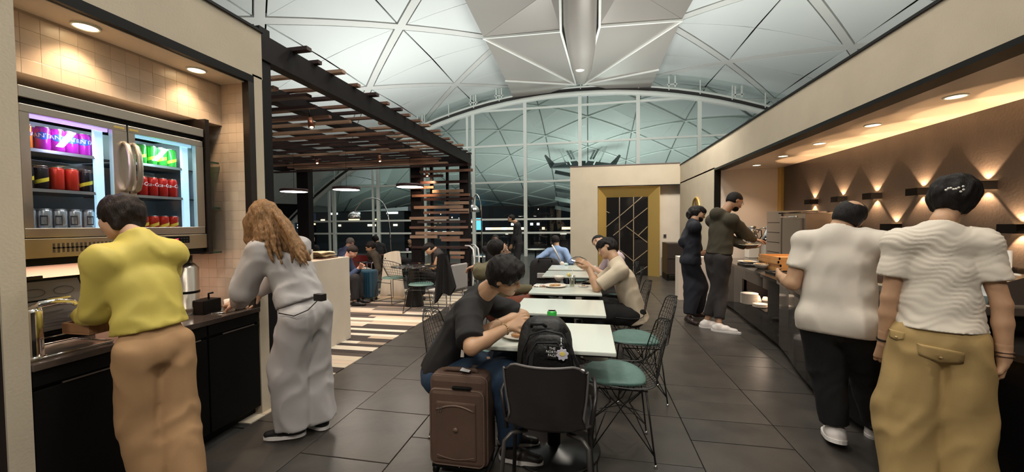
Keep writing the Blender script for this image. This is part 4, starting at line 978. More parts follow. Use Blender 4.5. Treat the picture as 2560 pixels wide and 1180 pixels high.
def make_wire_chair(label):
    t = thing('wire_chair', label, 'chair', (0,0,0), 'black wire shell chairs with teal pads')
    mb = MB(); chair_wires(mb); o = mb.build('wire_shell', WIRE, t)
    pr_ = []
    rows = []
    for r_ in (0, .3, .6, .85, .97, 1.0, .97):
        zz = .463+(.020 if r_ < .9 else .012 if r_ < .99 else .004)
        if len(rows) == 6: zz = .456
        rows.append([(.205*r_*math.copysign(abs(math.cos(a))**.8, math.cos(a)), .04+.20*r_*math.copysign(abs(math.sin(a))**.8, math.sin(a)), zz-.012*(1-r_)+.025*(r_*math.cos(a))**2) for a in np.linspace(0, 2*PI, 29)])
    MB().grid(rows).build('seat_pad', PAD, t)
    feet = [(.19, .19), (-.19, .19), (.19, -.19), (-.19, -.19)]
    for (fx_, fy_) in feet:
        a = np.array((fx_*.72, fy_*.75, .435)); b = np.array((fx_, fy_, .012))
        MB().tube([a, b], .0055, 6).build('leg', WIRE, t)
        MB().lathe((fx_, fy_, 0), [(.010, 0), (.012, .008), (.008, .016), (.001, .017)], 10).build('foot_glide', CHROME, t)
    mb = MB()
    for (fx_, fy_) in feet:
        m_ = (fx_*.98, fy_*.98, .06)
        mb.tube([m_, (-fx_*.10, fy_*.30, .30), (-fx_*.60, fy_*.70, .43)], .0038, 5); mb.tube([m_, (fx_*.30, -fy_*.10, .30), (fx_*.7, -fy_*.6, .43)], .0038, 5)
    mb.tube([(.13, .13, .30), (0, .0, .27), (-.13, .13, .30)], .0035, 5); mb.tube([(.13, -.13, .30), (0, 0, .27), (-.13, -.13, .30)], .0035, 5)
    mb.tube([(.14, .15, .432), (.14, -.15, .432), (-.14, -.15, .432), (-.14, .15, .432)], .0045, 5, True)
    mb.build('strut_base', WIRE, t)
    return t
wc = make_wire_chair('black wire chair with teal pad, nearest on the right of the tables')
wc.location = (.20, 2.54, 0); wc.rotation_euler = (0, 0, PI/2)
dup(wc, (.42, 3.36, 0), PI/2+.03, 'black wire chair with teal pad, second on the right, behind the nearest one')
dup(wc, (.36, 4.25, 0), PI/2+.02, 'black wire chair under the young man in the cream shirt')
dup(wc, (-.87, 2.60, 0), -PI/2, 'black wire chair under the man in the black tee')
dup(wc, (-.95, 4.2, 0), -PI/2, 'wire chair under the bespectacled man in rust trousers')
dup(wc, (.45, 5.5, 0), PI/2, 'wire chair of the man in the pale pink shirt')
dup(wc, (.48, 6.3, 0), PI/2, 'wire chair by the gold door, last on the right')
dup(wc, (-.18, 6.85, 0), PI, 'wire chair at the far end of the farthest white table')
# ---- dark moulded armchair at the end of the near table, seen from behind (sitter faces +Y)
mc = thing('shell_chair', 'dark grey moulded shell chair seen from behind, holding the backpack', 'chair', (-.20, 1.92, 0))
SHELL = mat('charcoal_plastic', (.022, .019, .020), .33, bump=(250, .05))
def mc_pt(u, v):
    prof = [(.25, .452), (.22, .468), (.08, .448), (-.06, .440), (-.135, .462), (-.175, .53), (-.195, .62), (-.21, .72), (-.218, .785), (-.222, .80)]
    w_ = [.19, .215, .225, .215, .19, .178, .19, .198, .197, .185]
    q = v*(len(prof)-1); i = min(int(q), len(prof)-2); f_ = q-i
    y = prof[i][0]*(1-f_)+prof[i+1][0]*f_; z = prof[i][1]*(1-f_)+prof[i+1][1]*f_; ww = w_[i]*(1-f_)+w_[i+1]*f_
    back = max(0, min(1, (v-.35)/.25)); c = .075*abs(u)**2.2
    corner = max(0, (abs(u)-.60)/.40)**3*.045*max(0, (v-.8)/.2)
    return np.array([u*ww, y+c*back, z+c*.35*(1-back)-corner])
G_ = [[mc_pt(u, v)+np.array([-.20, 1.92, 0]) for u in np.linspace(-1, 1, 21)] for v in np.linspace(0, 1, 37)]
mb = MB().grid(G_)
me = mb.mesh('shell', SHELL, (-.20, 1.92, 0)); o = bpy.data.objects.new('seat_shell', me); COL.objects.link(o); o.parent = mc
so = o.modifiers.new('s', 'SOLIDIFY'); so.thickness = .008
MB().tube([np.array(p)+np.array([-.20, 1.92, 0]) for p in [mc_pt(-1, v) for v in np.linspace(.5, 1, 10)]+[mc_pt(u, 1) for u in np.linspace(-1, 1, 15)]+[mc_pt(1, v) for v in np.linspace(1, .5, 10)]], .006, 6).build('rim', mat('grey_rim', (.14,.13,.13), .35), mc)
LEGM = mat('grey_tube', (.06,.056,.055), .35, .4)
for sx in (-1, 1):
    b_ = np.array([-.20, 1.92, 0])
    MB().tube([b_+np.array(p) for p in ((sx*.10, -.06, .425), (sx*.17, -.10, .425), (sx*.20, -.13, .40), (sx*.225, -.22, .0))], .0115, 8).build('leg', LEGM, mc)
    MB().tube([b_+np.array(p) for p in ((sx*.10, .12, .435), (sx*.17, .15, .43), (sx*.20, .17, .40), (sx*.225, .23, .0))], .0115, 8).build('leg', LEGM, mc)
    MB().tube([b_+np.array(p) for p in ((sx*.205, -.05, .42), (sx*.235, -.03, .60), (sx*.232, .12, .635), (sx*.225, .20, .60))], .010, 8).build('armrest', SHELL, mc)
# ---- suitcase
sx0, sx1, sy0, sy1 = -.905, -.560, 2.06, 2.28
SU = mat('brown_suitcase', (.105, .060, .042), .75, noise=(6, (.085,.048,.034), .7), bump=(260, .3)); SUT = mat('brown_piping', (.15,.095,.07), .5)
su = thing('suitcase', 'brown soft-sided upright suitcase standing beside the shell chair', 'suitcase', ((sx0+sx1)/2, (sy0+sy1)/2, 0))
MB().box((sx0, sy0, .055), (sx1, sy1, .585), .035).build('body', SU, su)
fp = MB().box((sx0+.012, sy0-.030, .075), (sx1-.012, sy0+.02, .515), .028).build('front_pocket', SU, su)
mb = MB()
def rrect(x0, x1, z0, z1, y, r=.035, n=5):
    pts = []
    for cx_, cz_, a0 in ((x1-r, z1-r, 0), (x0+r, z1-r, PI/2), (x0+r, z0+r, PI), (x1-r, z0+r, 1.5*PI)):
        for i in range(n+1): a = a0+PI/2*i/n; pts.append((cx_+r*math.cos(a), y, cz_+r*math.sin(a)))
    return pts
mb.tube(rrect(sx0+.014, sx1-.014, .078, .512, sy0-.020), .0045, 6, True); mb.tube(rrect(sx0+.004, sx1-.004, .06, .58, sy0+.022), .004, 6, True)
mb.build('piping', SUT, su)
pz = MB().box((sx0+.055, sy0-.040, .12), (sx1-.055, sy0-.022, .45), .012).build('small_pocket', SU, su)
MB().tube([(sx0+.058+.224*u, sy0-.042, .405+.028*math.sin(PI*u)) for u in np.linspace(0, 1, 12)], .0055, 6).build('zip', SUT, pz); MB().tube([(sx0+.06+.22*u, sy0-.041, .135-.02*math.sin(PI*u)+.01) for u in np.linspace(0, 1, 12)], .002, 5).build('seam', SUT, pz)
mb = MB(); 
for dx in (0, .012): mb.bar((sx0+.082+dx, sy0-.047, .43), (sx0+.076+dx, sy0-.050, .395), .005, .003)
mb.build('zip_pull', CHROME, pz, label='silver zip pulls')
MB().tube([((sx0+sx1)/2, sy0-.040, .295), ((sx0+sx1)/2, sy0-.046, .295)], .014, 18).build('round_badge', SUT, su)
MB().box((sx0+.15, sy0-.034, .520), (sx0+.26, sy0-.012, .535), .003).build('combination_lock', BLACK, su)
MB().tube([((sx0+sx1)/2-.10, sy0+.07, .583), ((sx0+sx1)/2-.085, sy0+.065, .60), ((sx0+sx1)/2+.085, sy0+.065, .60), ((sx0+sx1)/2+.10, sy0+.07, .583)], [.014, .012, .012, .014], 8).build('carry_handle', SU, su)
lt = MB().obox(((sx0+sx1)/2+.035, sy0+.045, .607), (1, .1, -.15), (0, 1, 0), (.1, 0, 1), .027, .022, .0015).build('luggage_tag', mat('tag_white', (.8,.82,.85), .5), su, label='small white airline tag')
for a in (sx0+.03, sx1-.03):
    for b in (sy0+.02, sy1-.03): MB().tube([(a-.012, b, .028), (a+.012, b, .028)], .028, 14).build('wheel', BLACK, su); 
mb = MB(); mb.box((sx0+.01, sy0, .04), (sx1-.01, sy1, .062), .004).build('base_plate', BLACK, su)
MB().ball(((sx0+sx1)/2+.01, sy0-.018, .072), .005, 6).build('base_stud', CHROME, su)
# ---- backpack on the shell chair (its front faces the camera)
BP = mat('black_nylon', (.0075,.0075,.008), .5, bump=(60, .35), spec=.4)
bp = thing('backpack', 'black hiking backpack with charm, slumped on the moulded chair', 'backpack', (-.205, 1.98, .47))
def blob(mb, c, hx, hy, hz, e=.55, nz=22, nu=32, taper=0, wob=.006, lean=0, seed=0):
    rows = []
    for i in range(nz+1):
        t_ = -PI/2+PI*i/nz; cz_ = math.copysign(abs(math.sin(t_))**e, math.sin(t_)); cr_ = abs(math.cos(t_))**e
        row = []
        for j in range(nu+1):
            a = 2*PI*j/nu; cx_ = math.copysign(abs(math.cos(a))**e, math.cos(a)); cy_ = math.copysign(abs(math.sin(a))**e, math.sin(a))
            k = (1-taper*(cz_+1)/2); w_ = wob*(math.sin(5*a+cz_*4+seed)+math.sin(3*a-cz_*9+seed*2)+.7*math.sin(11*cz_+2*a))*cr_
            row.append((c[0]+(hx*k*cr_+w_)*cx_, c[1]+(hy*k*cr_+w_)*cy_+lean*cz_, c[2]+hz*cz_))
        rows.append(row)
    return mb.grid(rows)
blob(MB(), (-.225, 2.01, .715), .175, .105, .24, .5, taper=.27, wob=.004, lean=.02).build('main_bag', BP, bp)
blob(MB(), (-.195, 1.905, .765), .125, .052, .135, .6, taper=.18, wob=.003, seed=2).build('front_pocket', BP, bp)
blob(MB(), (-.345, 1.96, .62), .035, .07, .09, .7, wob=.002).build('side_pocket', BP, bp)
blob(MB(), (-.065, 1.965, .62), .03, .07, .09, .7, wob=.002).build('side_pocket', BP, bp)
ST = mat('black_webbing', (.010,.010,.011), .6)
MB().tube([(-.285, 1.93, .925), (-.28, 1.905, .945), (-.225, 1.90, .95), (-.21, 1.925, .93)], .009, 8).build('grab_handle', ST, bp)
mb = MB()
mb.tube([(-.345, 1.93, .68), (-.33, 1.91, .80), (-.29, 1.905, .89), (-.21, 1.905, .915), (-.13, 1.91, .90), (-.09, 1.915, .84), (-.07, 1.93, .70)], .0055, 6)
mb.tube([(-.305, 1.875, .70), (-.295, 1.862, .79), (-.25, 1.862, .865), (-.15, 1.865, .87), (-.10, 1.875, .80)], .0035, 6)
mb.bar((-.265, 1.868, .87), (-.29, 1.852, .68), .020, .004, (0,1,0)); mb.build('straps', ST, bp)
for k, (a, b) in enumerate((((-.105, 1.93, .90), (-.075, 1.91, .80)), ((-.075, 1.91, .80), (-.035, 1.92, .70)), ((-.035, 1.92, .72), (-.03, 1.90, .60)))): MB().bar(a, b, .016, .010, (0,1,0)).build('strap', ST, bp)
lb = MB().obox((-.155, 1.848, .825), (1, 0, -.06), (0, 1, 0), (.06, 0, 1), .042, .003, .032).build('label_patch', BP, bp)
me = text_obj('lettering', 'THE\nNORTH\nFACE', .017, mat('label_white', (.8,.8,.8), .6), None, None, None); 
lo = bpy.data.objects.new('lettering', me); COL.objects.link(lo); lo.parent = lb; w0_ = np.array((-.172, 1.843, .828)); po = np.array(bp.location); lo.location = w0_-po; lo.rotation_euler = (PI/2, .06, 0)
cm_ = MB(); prow = []
for i in range(40):
    a = 2*PI*i/40; r_ = .027+.0035*math.sin(8*a); prow.append((-.122+r_*math.cos(a), .822+r_*math.sin(a)))
cm_.prism(prow, 1, 1.832, 1.839)
cho = cm_.build('flower_charm', mat('pearl_plastic', (.62,.60,.72), .2), bp, label='pearly flower-shaped charm with a yellow centre')
MB().prism([(-.122+.014*math.cos(a), .826+.010*math.sin(a)) for a in np.linspace(0, 2*PI, 14, endpoint=False)], 1, 1.829, 1.832).build('charm_center', mat('yellow_plastic', (.85,.68,.2), .4), cho)
MB().tube([(-.125, 1.836, .85), (-.128, 1.845, .87), (-.130, 1.865, .895)], .0022, 6).build('charm_chain', CHROME, bp)
MB().tube([(-.128+.008*math.cos(a), 1.838, .862+.008*math.sin(a)) for a in np.linspace(0, 2*PI, 12, endpoint=False)], .0018, 5, True).build('key_ring', CHROME, bp)
t = thing('drink_bottle', 'red and white plastic bottle in the side pocket of the backpack', 'bottle', (-.035, 1.93, .60))
MB().lathe((-.030, 1.925, .58), [(.022, 0), (.025, .01), (.025, .10), (.012, .125), (.012, .14)], 14).build('bottle', mat('bottle_white', (.75,.7,.7), .3), t)
MB().lathe((-.030, 1.925, .60), [(.0255, 0), (.0258, .002), (.0258, .03), (.0255, .032)], 14).build('label_band', mat('label_red', (.6,.03,.04), .4), t)
# ---- things on and under the tables
c3 = atZ(1386, 800, .741)
t = make_can('lime_table', (.05,.50,.08), .033, .115, (.8,.7,.05), None, loc=(float(c3[0])+.0, 2.62, .7405), label='green drink can with yellow flash on the nearest white table'); t.rotation_euler = (0, 0, -1.2)
plate(-.42, 2.37, .741, .125, 'white dinner plate with a sauced leftover in front of the black-tee man', mat('brown_sauce', (.50,.25,.10), .5), 3, CER, 10)
p = atZ(1388, 716, .741); plate(p[0], p[1], .741, .135, 'white plate with half-eaten food on the third white table', FOOD1, 7, CERW, 22)
p = atZ(1392, 706, .741); bowl(p[0]+.02, p[1]+.12, .068, .062, 'small white bowl behind the half-eaten plate', CER, None, .741)
p = atZ(1430, 716, .741)
t = thing('drinking_glass', 'clear glass of lemonade with lemon slice and white straw', 'glass', (p[0], p[1], .741))
MB().lathe((p[0], p[1], .741), [(.026, 0), (.028, .002), (.036, .125), (.034, .125), (.026, .010), (.001, .009)], 18).build('glass', glassmat('tumbler_glass', (.9,.9,.88), .08), t)
MB().lathe((p[0], p[1], .752), [(.024, 0), (.029, .06), (.001, .062)], 16).build('drink', glassmat('lemonade', (.86,.86,.72), .06), t)
MB().tube([(p[0]-.015, p[1], .76), (p[0]+.012, p[1]+.01, .96)], .0032, 6).build('straw', CER, t)
MB().tube([(p[0]-.035, p[1]-.004, .872), (p[0]-.035, p[1]+.004, .872)], .022, 16).build('lemon_slice', mat('lemon', (.82,.68,.22), .4), t)
p = atZ(1348, 716, .741)
t = thing('crumpled_napkin', 'crumpled white paper napkin left of the half-eaten plate', 'napkin', (p[0], p[1], .741))
rows = [[(p[0]-.06+.12*i/8, p[1]-.05+.1*j/8, .7415+.018*abs(math.sin(i*1.7+j*.9))*abs(math.cos(j*1.3+i*.4))+.002) for j in range(9)] for i in range(9)]
MB().grid(rows).grid([[(a[0], a[1], a[2]-.0015) for a in r_] for r_ in rows], True, True).build('napkin', mat('paper_white', (.75,.72,.68), .8), t)
p = atZ(1447, 716, .741)
t = thing('food_scraps', 'small scraps on a paper on the third white table', 'scraps', (p[0]+.05, p[1], .741))
MB().lathe((p[0]+.05, p[1], .741), [(.055, 0), (.06, .003), (.001, .004)], 12).build('paper', mat('paper_white', (.75,.72,.68), .8), t)
MB().ball((p[0]+.04, p[1], .748), .012, 6).ball((p[0]+.06, p[1]+.01, .748), .010, 6).build('scrap', FOOD1, t)
p = atZ(1415, 664, .741)
t = thing('crumpled_tissue', 'pale blue crumpled tissue on the farthest white table', 'tissue', (p[0], p[1], .741))
blob(MB(), (p[0], p[1], .765), .035, .03, .022, .8, 8, 12, wob=.006).build('tissue', mat('tissue', (.6,.75,.75), .8), t)
# white pumpkin-shaped bag / cap under the near table on the floor-side
p = atD(1488, 888, 2.42)
t = thing('scalloped_cap', 'small white scalloped shell-shaped purse hanging below the right corner of the near table', 'purse', p)
rows = []
for i in range(8):
    th = i/7*PI/2; row = []
    for j in range(33):
        a = 2*PI*j/32; r_ = .075*math.sin(th)*(1+.04*math.cos(16*a)*math.sin(th)); row.append((p[0]+r_*math.cos(a), p[1]+r_*.7*math.sin(a), p[2]-.02+.05*math.cos(th)))
    rows.append(row)
MB().grid(rows).add([rows[-1][j] for j in range(32)], [tuple(range(32))]).build('shell', mat('purse_white', (.72,.68,.60), .6), t)
MB().tube([p+np.array([.05, 0, .0]), p+np.array([.075, 0, .03]), p+np.array([.07, 0, .10]), (p[0]+.03, p[1], .70)], .003, 6).build('strap', mat('purse_white', (.72,.68,.60), .6), t)
# ================================================================== LOUNGE (left, on and behind the carpet)
def make_diamond(label):
    t = thing('diamond_chair', label, 'chair', (0,0,0), 'low black wire lounge chairs with round pads')
    def P(u, v):
        an = u*1.35; r_ = .27*(0.35+.65*v); x = r_*math.sin(an)*1.15; y = .12-r_*math.cos(an)*(.55+.55*v)+.03; z = .43+.36*max(0, v-.35)**1.15*(1.0-.35*u*u)/.6
        return np.array([x, y, z])
    mb = MB()
    for u in np.linspace(-1, 1, 15): mb.tube([P(u, v) for v in np.linspace(0, 1, 10)], .0028 if abs(u) < .99 else .005, 4)
    for v in np.linspace(.15, 1, 10): mb.tube([P(u, v) for u in np.linspace(-1, 1, 13)], .0028 if v < .99 else .006, 4)
    mb.build('wire_basket', WIRE, t)
    rows = [[(.215*r_*math.cos(a), .05+.20*r_*math.sin(a), .445+.02*(r_ < .95)) for a in np.linspace(0, 2*PI, 25)] for r_ in (0, .5, .9, 1.0)]
    MB().grid(rows).build('seat_pad', PAD, t)
    mb = MB()
    for sx in (-1, 1): mb.tube([(sx*.12, .16, .43), (sx*.19, .22, .38), (sx*.24, .26, .012), (sx*.24, -.20, .012), (sx*.18, -.16, .38), (sx*.12, -.10, .43)], .0065, 6)
    mb.tube([(-.19, .22, .38), (.19, .22, .38)], .006, 5); mb.tube([(-.18, -.16, .38), (.18, -.16, .38)], .006, 5)
    mb.build('sled_base', WIRE, t)
    return t
d1 = make_diamond('low wire lounge chair at the left of the round black table'); p = atZ(968, 758, 0); d1.location = (float(p[0]), float(p[1])+.15, 0); d1.rotation_euler = (0, 0, -.35)
p = atZ(1052, 778, 0); dup(d1, (p[0], p[1], 0), .15, 'low wire lounge chair in front of the round black table')
tb = atZ(1035, 664, .72)-np.array([0, .35, 0])
rt = thing('round_table', 'round black pedestal table beside the slatted screen', 'table', (tb[0], tb[1]+.35, 0))
c = (float(tb[0])+.0, float(tb[1])+.35, 0)
MB().lathe(c, [(.17, 0), (.165, .02), (.11, .30), (.09, .66), (.14, .70)], 28).build('pedestal', mat('black_cone', (.008,.007,.007), .4), rt)
MB().lathe(c, [(.40, .705), (.405, .712), (.40, .72), (.001, .722)], 36).build('tabletop', mat('black_glass_top', (.02,.017,.016), .08), rt)
# grey draped jacket chair
def drape(name, lab, cat, pts_top, pts_bot, m, th=.03, folds=6, amp=.012, ny=16, nx=26):
    t = thing(name, lab, cat, pts_top[0])
    A, B = map(np.array, pts_top); Cb, D = map(np.array, pts_bot); n = np.cross(B-A, Cb-A); n /= np.linalg.norm(n)
    def S(u, v): 
        p = (A*(1-u)+B*u)*(1-v)+(Cb*(1-u)+D*u)*v; rag = .05*math.sin(u*9+1)*v*v
        return p+n*(amp*math.sin(u*folds*PI+v*2)*(.3+v)+th*math.sin(PI*u)**.5*(1-.3*v))+np.array([0,0,-rag-.03*(2*u-1)**2*(1-v)])
    f = [[S(i/nx, j/ny) for i in range(nx+1)] for j in range(ny+1)]
    b = [[p-n*th*1.6 if 0 < i < nx else p-n*.004 for i, p in enumerate(row)] for row in f]
    mb = MB().grid(f).grid(b, True, True); mb.build('cloth', m, t); return t
CREAMC = mat('cream_fleece', (.62,.56,.47), .9, bump=(120, .3)); BLKC = mat('black_cloth', (.012,.011,.012), .85, bump=(90, .3))
Yc = 7.2
drape('cream_coat', 'cream coat with a dark button draped over a chair back in the lounge', 'coat', (atY(962, 632, Yc), atY(1000, 625, Yc)), (atY(950, 742, Yc), atY(1014, 742, Yc)), CREAMC, .05, 5, .015)
t = thing('lounge_chair', 'black shell chair under the cream coat', 'chair', (atY(985, 740, 7.4)[0], 7.5, 0)); q = t.location
MB().box((q[0]-.22, 7.28, .42), (q[0]+.22, 7.72, .46), .02).build('seat', BLACK, t); MB().box((q[0]-.2, 7.26, .46), (q[0]+.2, 7.30, .84), .02).build('backrest', BLACK, t)
for a in (-.2, .2):
    for b in (7.3, 7.7): MB().tube([(q[0]+a, b, 0), (q[0]+a*.8, b, .42)], .012, 6).build('leg', BLACK, t)
MB().tube([atY(963, 646, Yc-.09), atY(963, 646, Yc-.10)], .014, 10).build('button', BLACK, [o for o in bpy.data.objects if o.name == 'cream_coat'][0])
Yj = 5.35
def lounge_chair(x, y, lab, m, rz=0):
    t = thing('lounge_chair', lab, 'chair', (x, y, 0), None, rz)
    for nm, mb in (('seat', MB().box((-.22, -.2, .42), (.22, .22, .46), .02)), ('backrest', MB().box((-.2, -.24, .46), (.2, -.20, .85), .02))): 
        o = bpy.data.objects.new(nm, mb.mesh(nm, m)); COL.objects.link(o); o.parent = t
    for a in (-.19, .19):
        for b in (-.18, .18): o = bpy.data.objects.new('leg', MB().tube([(a, b, 0), (a*.8, b*.9, .42)], .011, 6).mesh('leg', CHROME)); COL.objects.link(o); o.parent = t
    return t
GREYP = mat('pale_shell', (.40,.38,.37), .5)
p = atY(1118, 760, 5.6); lounge_chair(p[0], 5.65, 'pale grey chair carrying the black jacket', GREYP, PI/2-.3)
drape('black_jacket', 'black jacket hanging over the pale chair beside the round table', 'jacket', (atY(1096, 634, Yj), atY(1120, 634, Yj)), (atY(1086, 752, Yj), atY(1140, 722, Yj)), BLKC, .05, 6, .018)
# maroon tub chairs
MAR = mat('maroon_leather', (.12,.012,.012), .42)
def tub(x, y, rz, lab):
    t = thing('tub_chair', lab, 'chair', (x, y, 0), None, rz)
    rows = [[(math.sin(a)*(.30+.03*v), -math.cos(a)*(.28+.05*v), .38+v*(.42*(1-.35*abs(a/2.0)**2))) for a in np.linspace(-2.0, 2.0, 20)] for v in np.linspace(0, 1, 8)]
    inn = [[(p_[0]*.88, p_[1]*.88, p_[2]) for p_ in r_] for r_ in rows]
    for nm, mb, m in (('shell', MB().grid(rows).grid(inn, True, True).grid([rows[-1], inn[-1]]), MAR), ('seat', MB().box((-.26, -.26, .34), (.26, .24, .46), .04), MAR), ('pedestal', MB().lathe((0,0,0), [(.24, 0), (.24, .01), (.03, .03), (.03, .34)], 24), CHROME)):
        o = bpy.data.objects.new(nm, mb.mesh(nm, m)); COL.objects.link(o); o.parent = t
    return t
p = atY(905, 700, 7.9); tub(p[0]-.05, 7.9, .3, 'maroon tub chair, back to the camera, right of the blue suitcase')
p = atY(950, 690, 9.4); p = atD(962, 680, 8.3); tub(p[0], p[1]+.05, -2.6, 'maroon tub chair under the bearded man in brown')
# low black side table with bowl top near the maroon chair
p = atY(905, 668, 7.1)
st_ = thing('side_table', 'small round dark side table in front of the maroon tub chair', 'table', (p[0], 7.3, 0))
MB().lathe((p[0], 7.3, 0), [(.18, 0), (.18, .01), (.02, .03), (.02, .60), (.12, .64), (.24, .68), (.24, .69), (.001, .69)], 28).build('table', mat('black_glass_top', (.02,.017,.016), .08), st_)
MB().lathe((p[0], 7.3, .60), [(.02, 0), (.16, .03), (.22, .075)], 24).build('underside', MAR, st_)
# blue hard-shell suitcase
b0 = atZ(908, 755, 0)
bs = thing('blue_suitcase', 'dark blue ribbed hard-shell suitcase beside the service island', 'suitcase', (b0[0], b0[1]+.15, 0))
BLU = mat('blue_shell', (.012,.05,.085), .35)
xa, ya = float(b0[0])-.17, float(b0[1])
MB().box((xa, ya, .06), (xa+.36, ya+.25, .60), .04).build('shell', BLU, bs)
for k in range(7): MB().box((xa+.03+k*.045, ya-.006, .09), (xa+.045+k*.045, ya+.02, .57), .004).build('rib', BLU, bs)
for a in (.04, .32):
    for b in (.04, .21): MB().tube([(xa+a-.01, ya+b, .03), (xa+a+.01, ya+b, .03)], .03, 12).build('wheel', BLACK, bs)
MB().box((xa+.14, ya+.18, .6), (xa+.15, ya+.19, .72)).box((xa+.24, ya+.18, .6), (xa+.25, ya+.19, .72)).box((xa+.12, ya+.17, .72), (xa+.27, ya+.2, .74)).build('pull_handle', CHROME, bs)
# high white counter-tables near the glass
for k, (x0_, x1_, yp, Y_, lab) in enumerate(((860, 880, 621, 12.5, 'small white cafe table by the glass at the left mullion'), (1003, 1034, 629, 10.5, 'white round cafe table left of the slatted screen'), (1318, 1360, 622, 12.8, 'white window table behind the standing man'), (1190, 1215, 640, 9.5, 'white cafe table right of the slatted screen'))):
    a = atY(x0_, yp, Y_); b = atY(x1_, yp, Y_); cx_ = (a[0]+b[0])/2; r_ = (b[0]-a[0])/2+.05
    t = thing('cafe_table', lab, 'table', (cx_, Y_, 0))
    MB().lathe((cx_, Y_, 0), [(.22, 0), (.22, .01), (.025, .03), (.025, a[2]-.03), (.1, a[2]-.025)], 20).build('pedestal', BLACKM, t)
    MB().lathe((cx_, Y_, a[2]), [(r_, -.025), (r_+.005, -.01), (r_, 0), (.001, .001)], 28).build('tabletop', TT, t)
p = atY(1018, 622, 10.45); t = thing('paper_cup', 'lilac paper cup on the table left of the slatted screen', 'cup', (p[0], 10.45, atY(1018, 629, 10.5)[2]))
MB().lathe((p[0], 10.45, t.location[2]), [(.03, 0), (.04, .10), (.001, .10)], 12).build('cup', mat('lilac', (.4,.32,.45), .5), t)
# white curved tube rail (luggage trolley handle) right of the screen
Yt = 7.6
tr_ = thing('luggage_trolley', 'white bent-tube luggage trolley parked right of the slatted screen', 'trolley', (atY(1190, 700, Yt)[0], Yt, 0))
tp = [atY(1163, 614, Yt+.15), atY(1175, 615, Yt+.1), atY(1183, 624, Yt), atY(1186, 650, Yt), atY(1184, 690, Yt)]; tp.append(np.array([tp[-1][0]-.02, Yt, .08])); tp.append(np.array([tp[-1][0]-.25, Yt, .08]))
MB().tube(tp, .017, 8).build('frame', mat('trolley_white', (.7,.7,.7), .35), tr_)
MB().tube([p_+np.array([0, .35, 0]) for p_ in tp], .017, 8).build('frame', mat('trolley_white', (.7,.7,.7), .35), tr_)
MB().box((tp[-1][0], Yt, .08), (tp[-2][0], Yt+.35, .11)).build('platform', STEELD, tr_)
for a in (0, .35): MB().tube([(tp[-2][0]-.02, Yt+a, .05), (tp[-2][0]+.02, Yt+a, .05)], .05, 12).build('wheel', BLACK, tr_)
# arc floor lamps
def arc_lamp(pts, Y_, dome, lab, rd=.16):
    P = [atY(a, b, Y_) for a, b in pts]
    t = thing('arc_lamp', lab, 'floor lamp', (P[0][0], Y_, 0))
    from mathutils.geometry import interpolate_bezier
    base = np.array([P[0][0]+.05, Y_, 0]); dense = []
    for i in range(len(P)-1):
        p0 = P[max(i-1, 0)]; p1 = P[i]; p2 = P[i+1]; p3 = P[min(i+2, len(P)-1)]
        for q in np.linspace(0, 1, 7, endpoint=False): dense.append(.5*((2*p1)+(-p0+p2)*q+(2*p0-5*p1+4*p2-p3)*q*q+(-p0+3*p1-3*p2+p3)*q**3))
    dense.append(P[-1])
    MB().tube([base+np.array([0,0,.05])]+dense, .014, 7).build('arm', CHROME, t)
    MB().box((base[0]-.15, Y_-.12, 0), (base[0]+.15, Y_+.12, .08), .01).build('base', BLACK, t)
    d = P[-1]
    MB().lathe(d+np.array([0,0,-rd*.9]), [(rd, 0), (rd*1.0, rd*.25), (rd*.86, rd*.65), (rd*.55, rd*.95), (rd*.12, rd*1.08), (.001, rd*1.09)], 28).build('dome', CHROME, t)
    MB().lathe(d+np.array([0,0,-rd*.88]), [(rd*.93, .0), (rd*.9, .01), (.001, .01)], 24).build('lamp', mat('dome_glow_%s' % ('a' if dome else 'b'), (.9,.85,.8), .4, emit=((1,.85,.7), dome)), t)
arc_lamp([(978, 640), (974, 570), (968, 530), (955, 505), (935, 496), (910, 500), (895, 515), (885, 532)], 8.6, 0.0, 'chrome arc floor lamp curving over the left of the lounge', .15)
arc_lamp([(1205, 620), (1204, 560), (1202, 515), (1196, 492), (1190, 486), (1184, 498), (1182, 515)], 8.8, 3.0, 'chrome arc floor lamp with lit dome beside the slatted screen', .155)
# standing black suitcase / pack behind table three
Yk = 7.4
bl = thing('travel_pack', 'big black wheeled travel pack with grey band behind the third table', 'luggage', (atY(1360, 700, Yk)[0], Yk, 0))
a = atY(1322, 648, Yk); b = atY(1400, 760, Yk)
blob(MB(), ((a[0]+b[0])/2, Yk+.15, (a[2]-.02)/2+.03), (b[0]-a[0])/2, .17, (a[2]-.02)/2, .45, wob=.003).build('body', BLKC, bl)
MB().tube([atY(1346, 655, Yk-.03), atY(1347, 646, Yk), atY(1378, 646, Yk), atY(1380, 655, Yk-.03)], .014, 6).build('handle', BLACK, bl)
g0 = atY(1343, 695, Yk-.04); g1 = atY(1378, 683, Yk-.04)
MB().box((g0[0], Yk-.06, g0[2]), (g1[0], Yk+.02, g1[2]), .01).build('grey_band', GREYP, bl)
for a_ in ((a[0]+.06), (b[0]-.06)): MB().tube([(a_-.02, Yk+.15, .04), (a_+.02, Yk+.15, .04)], .04, 12).build('wheel', BLACK, bl)
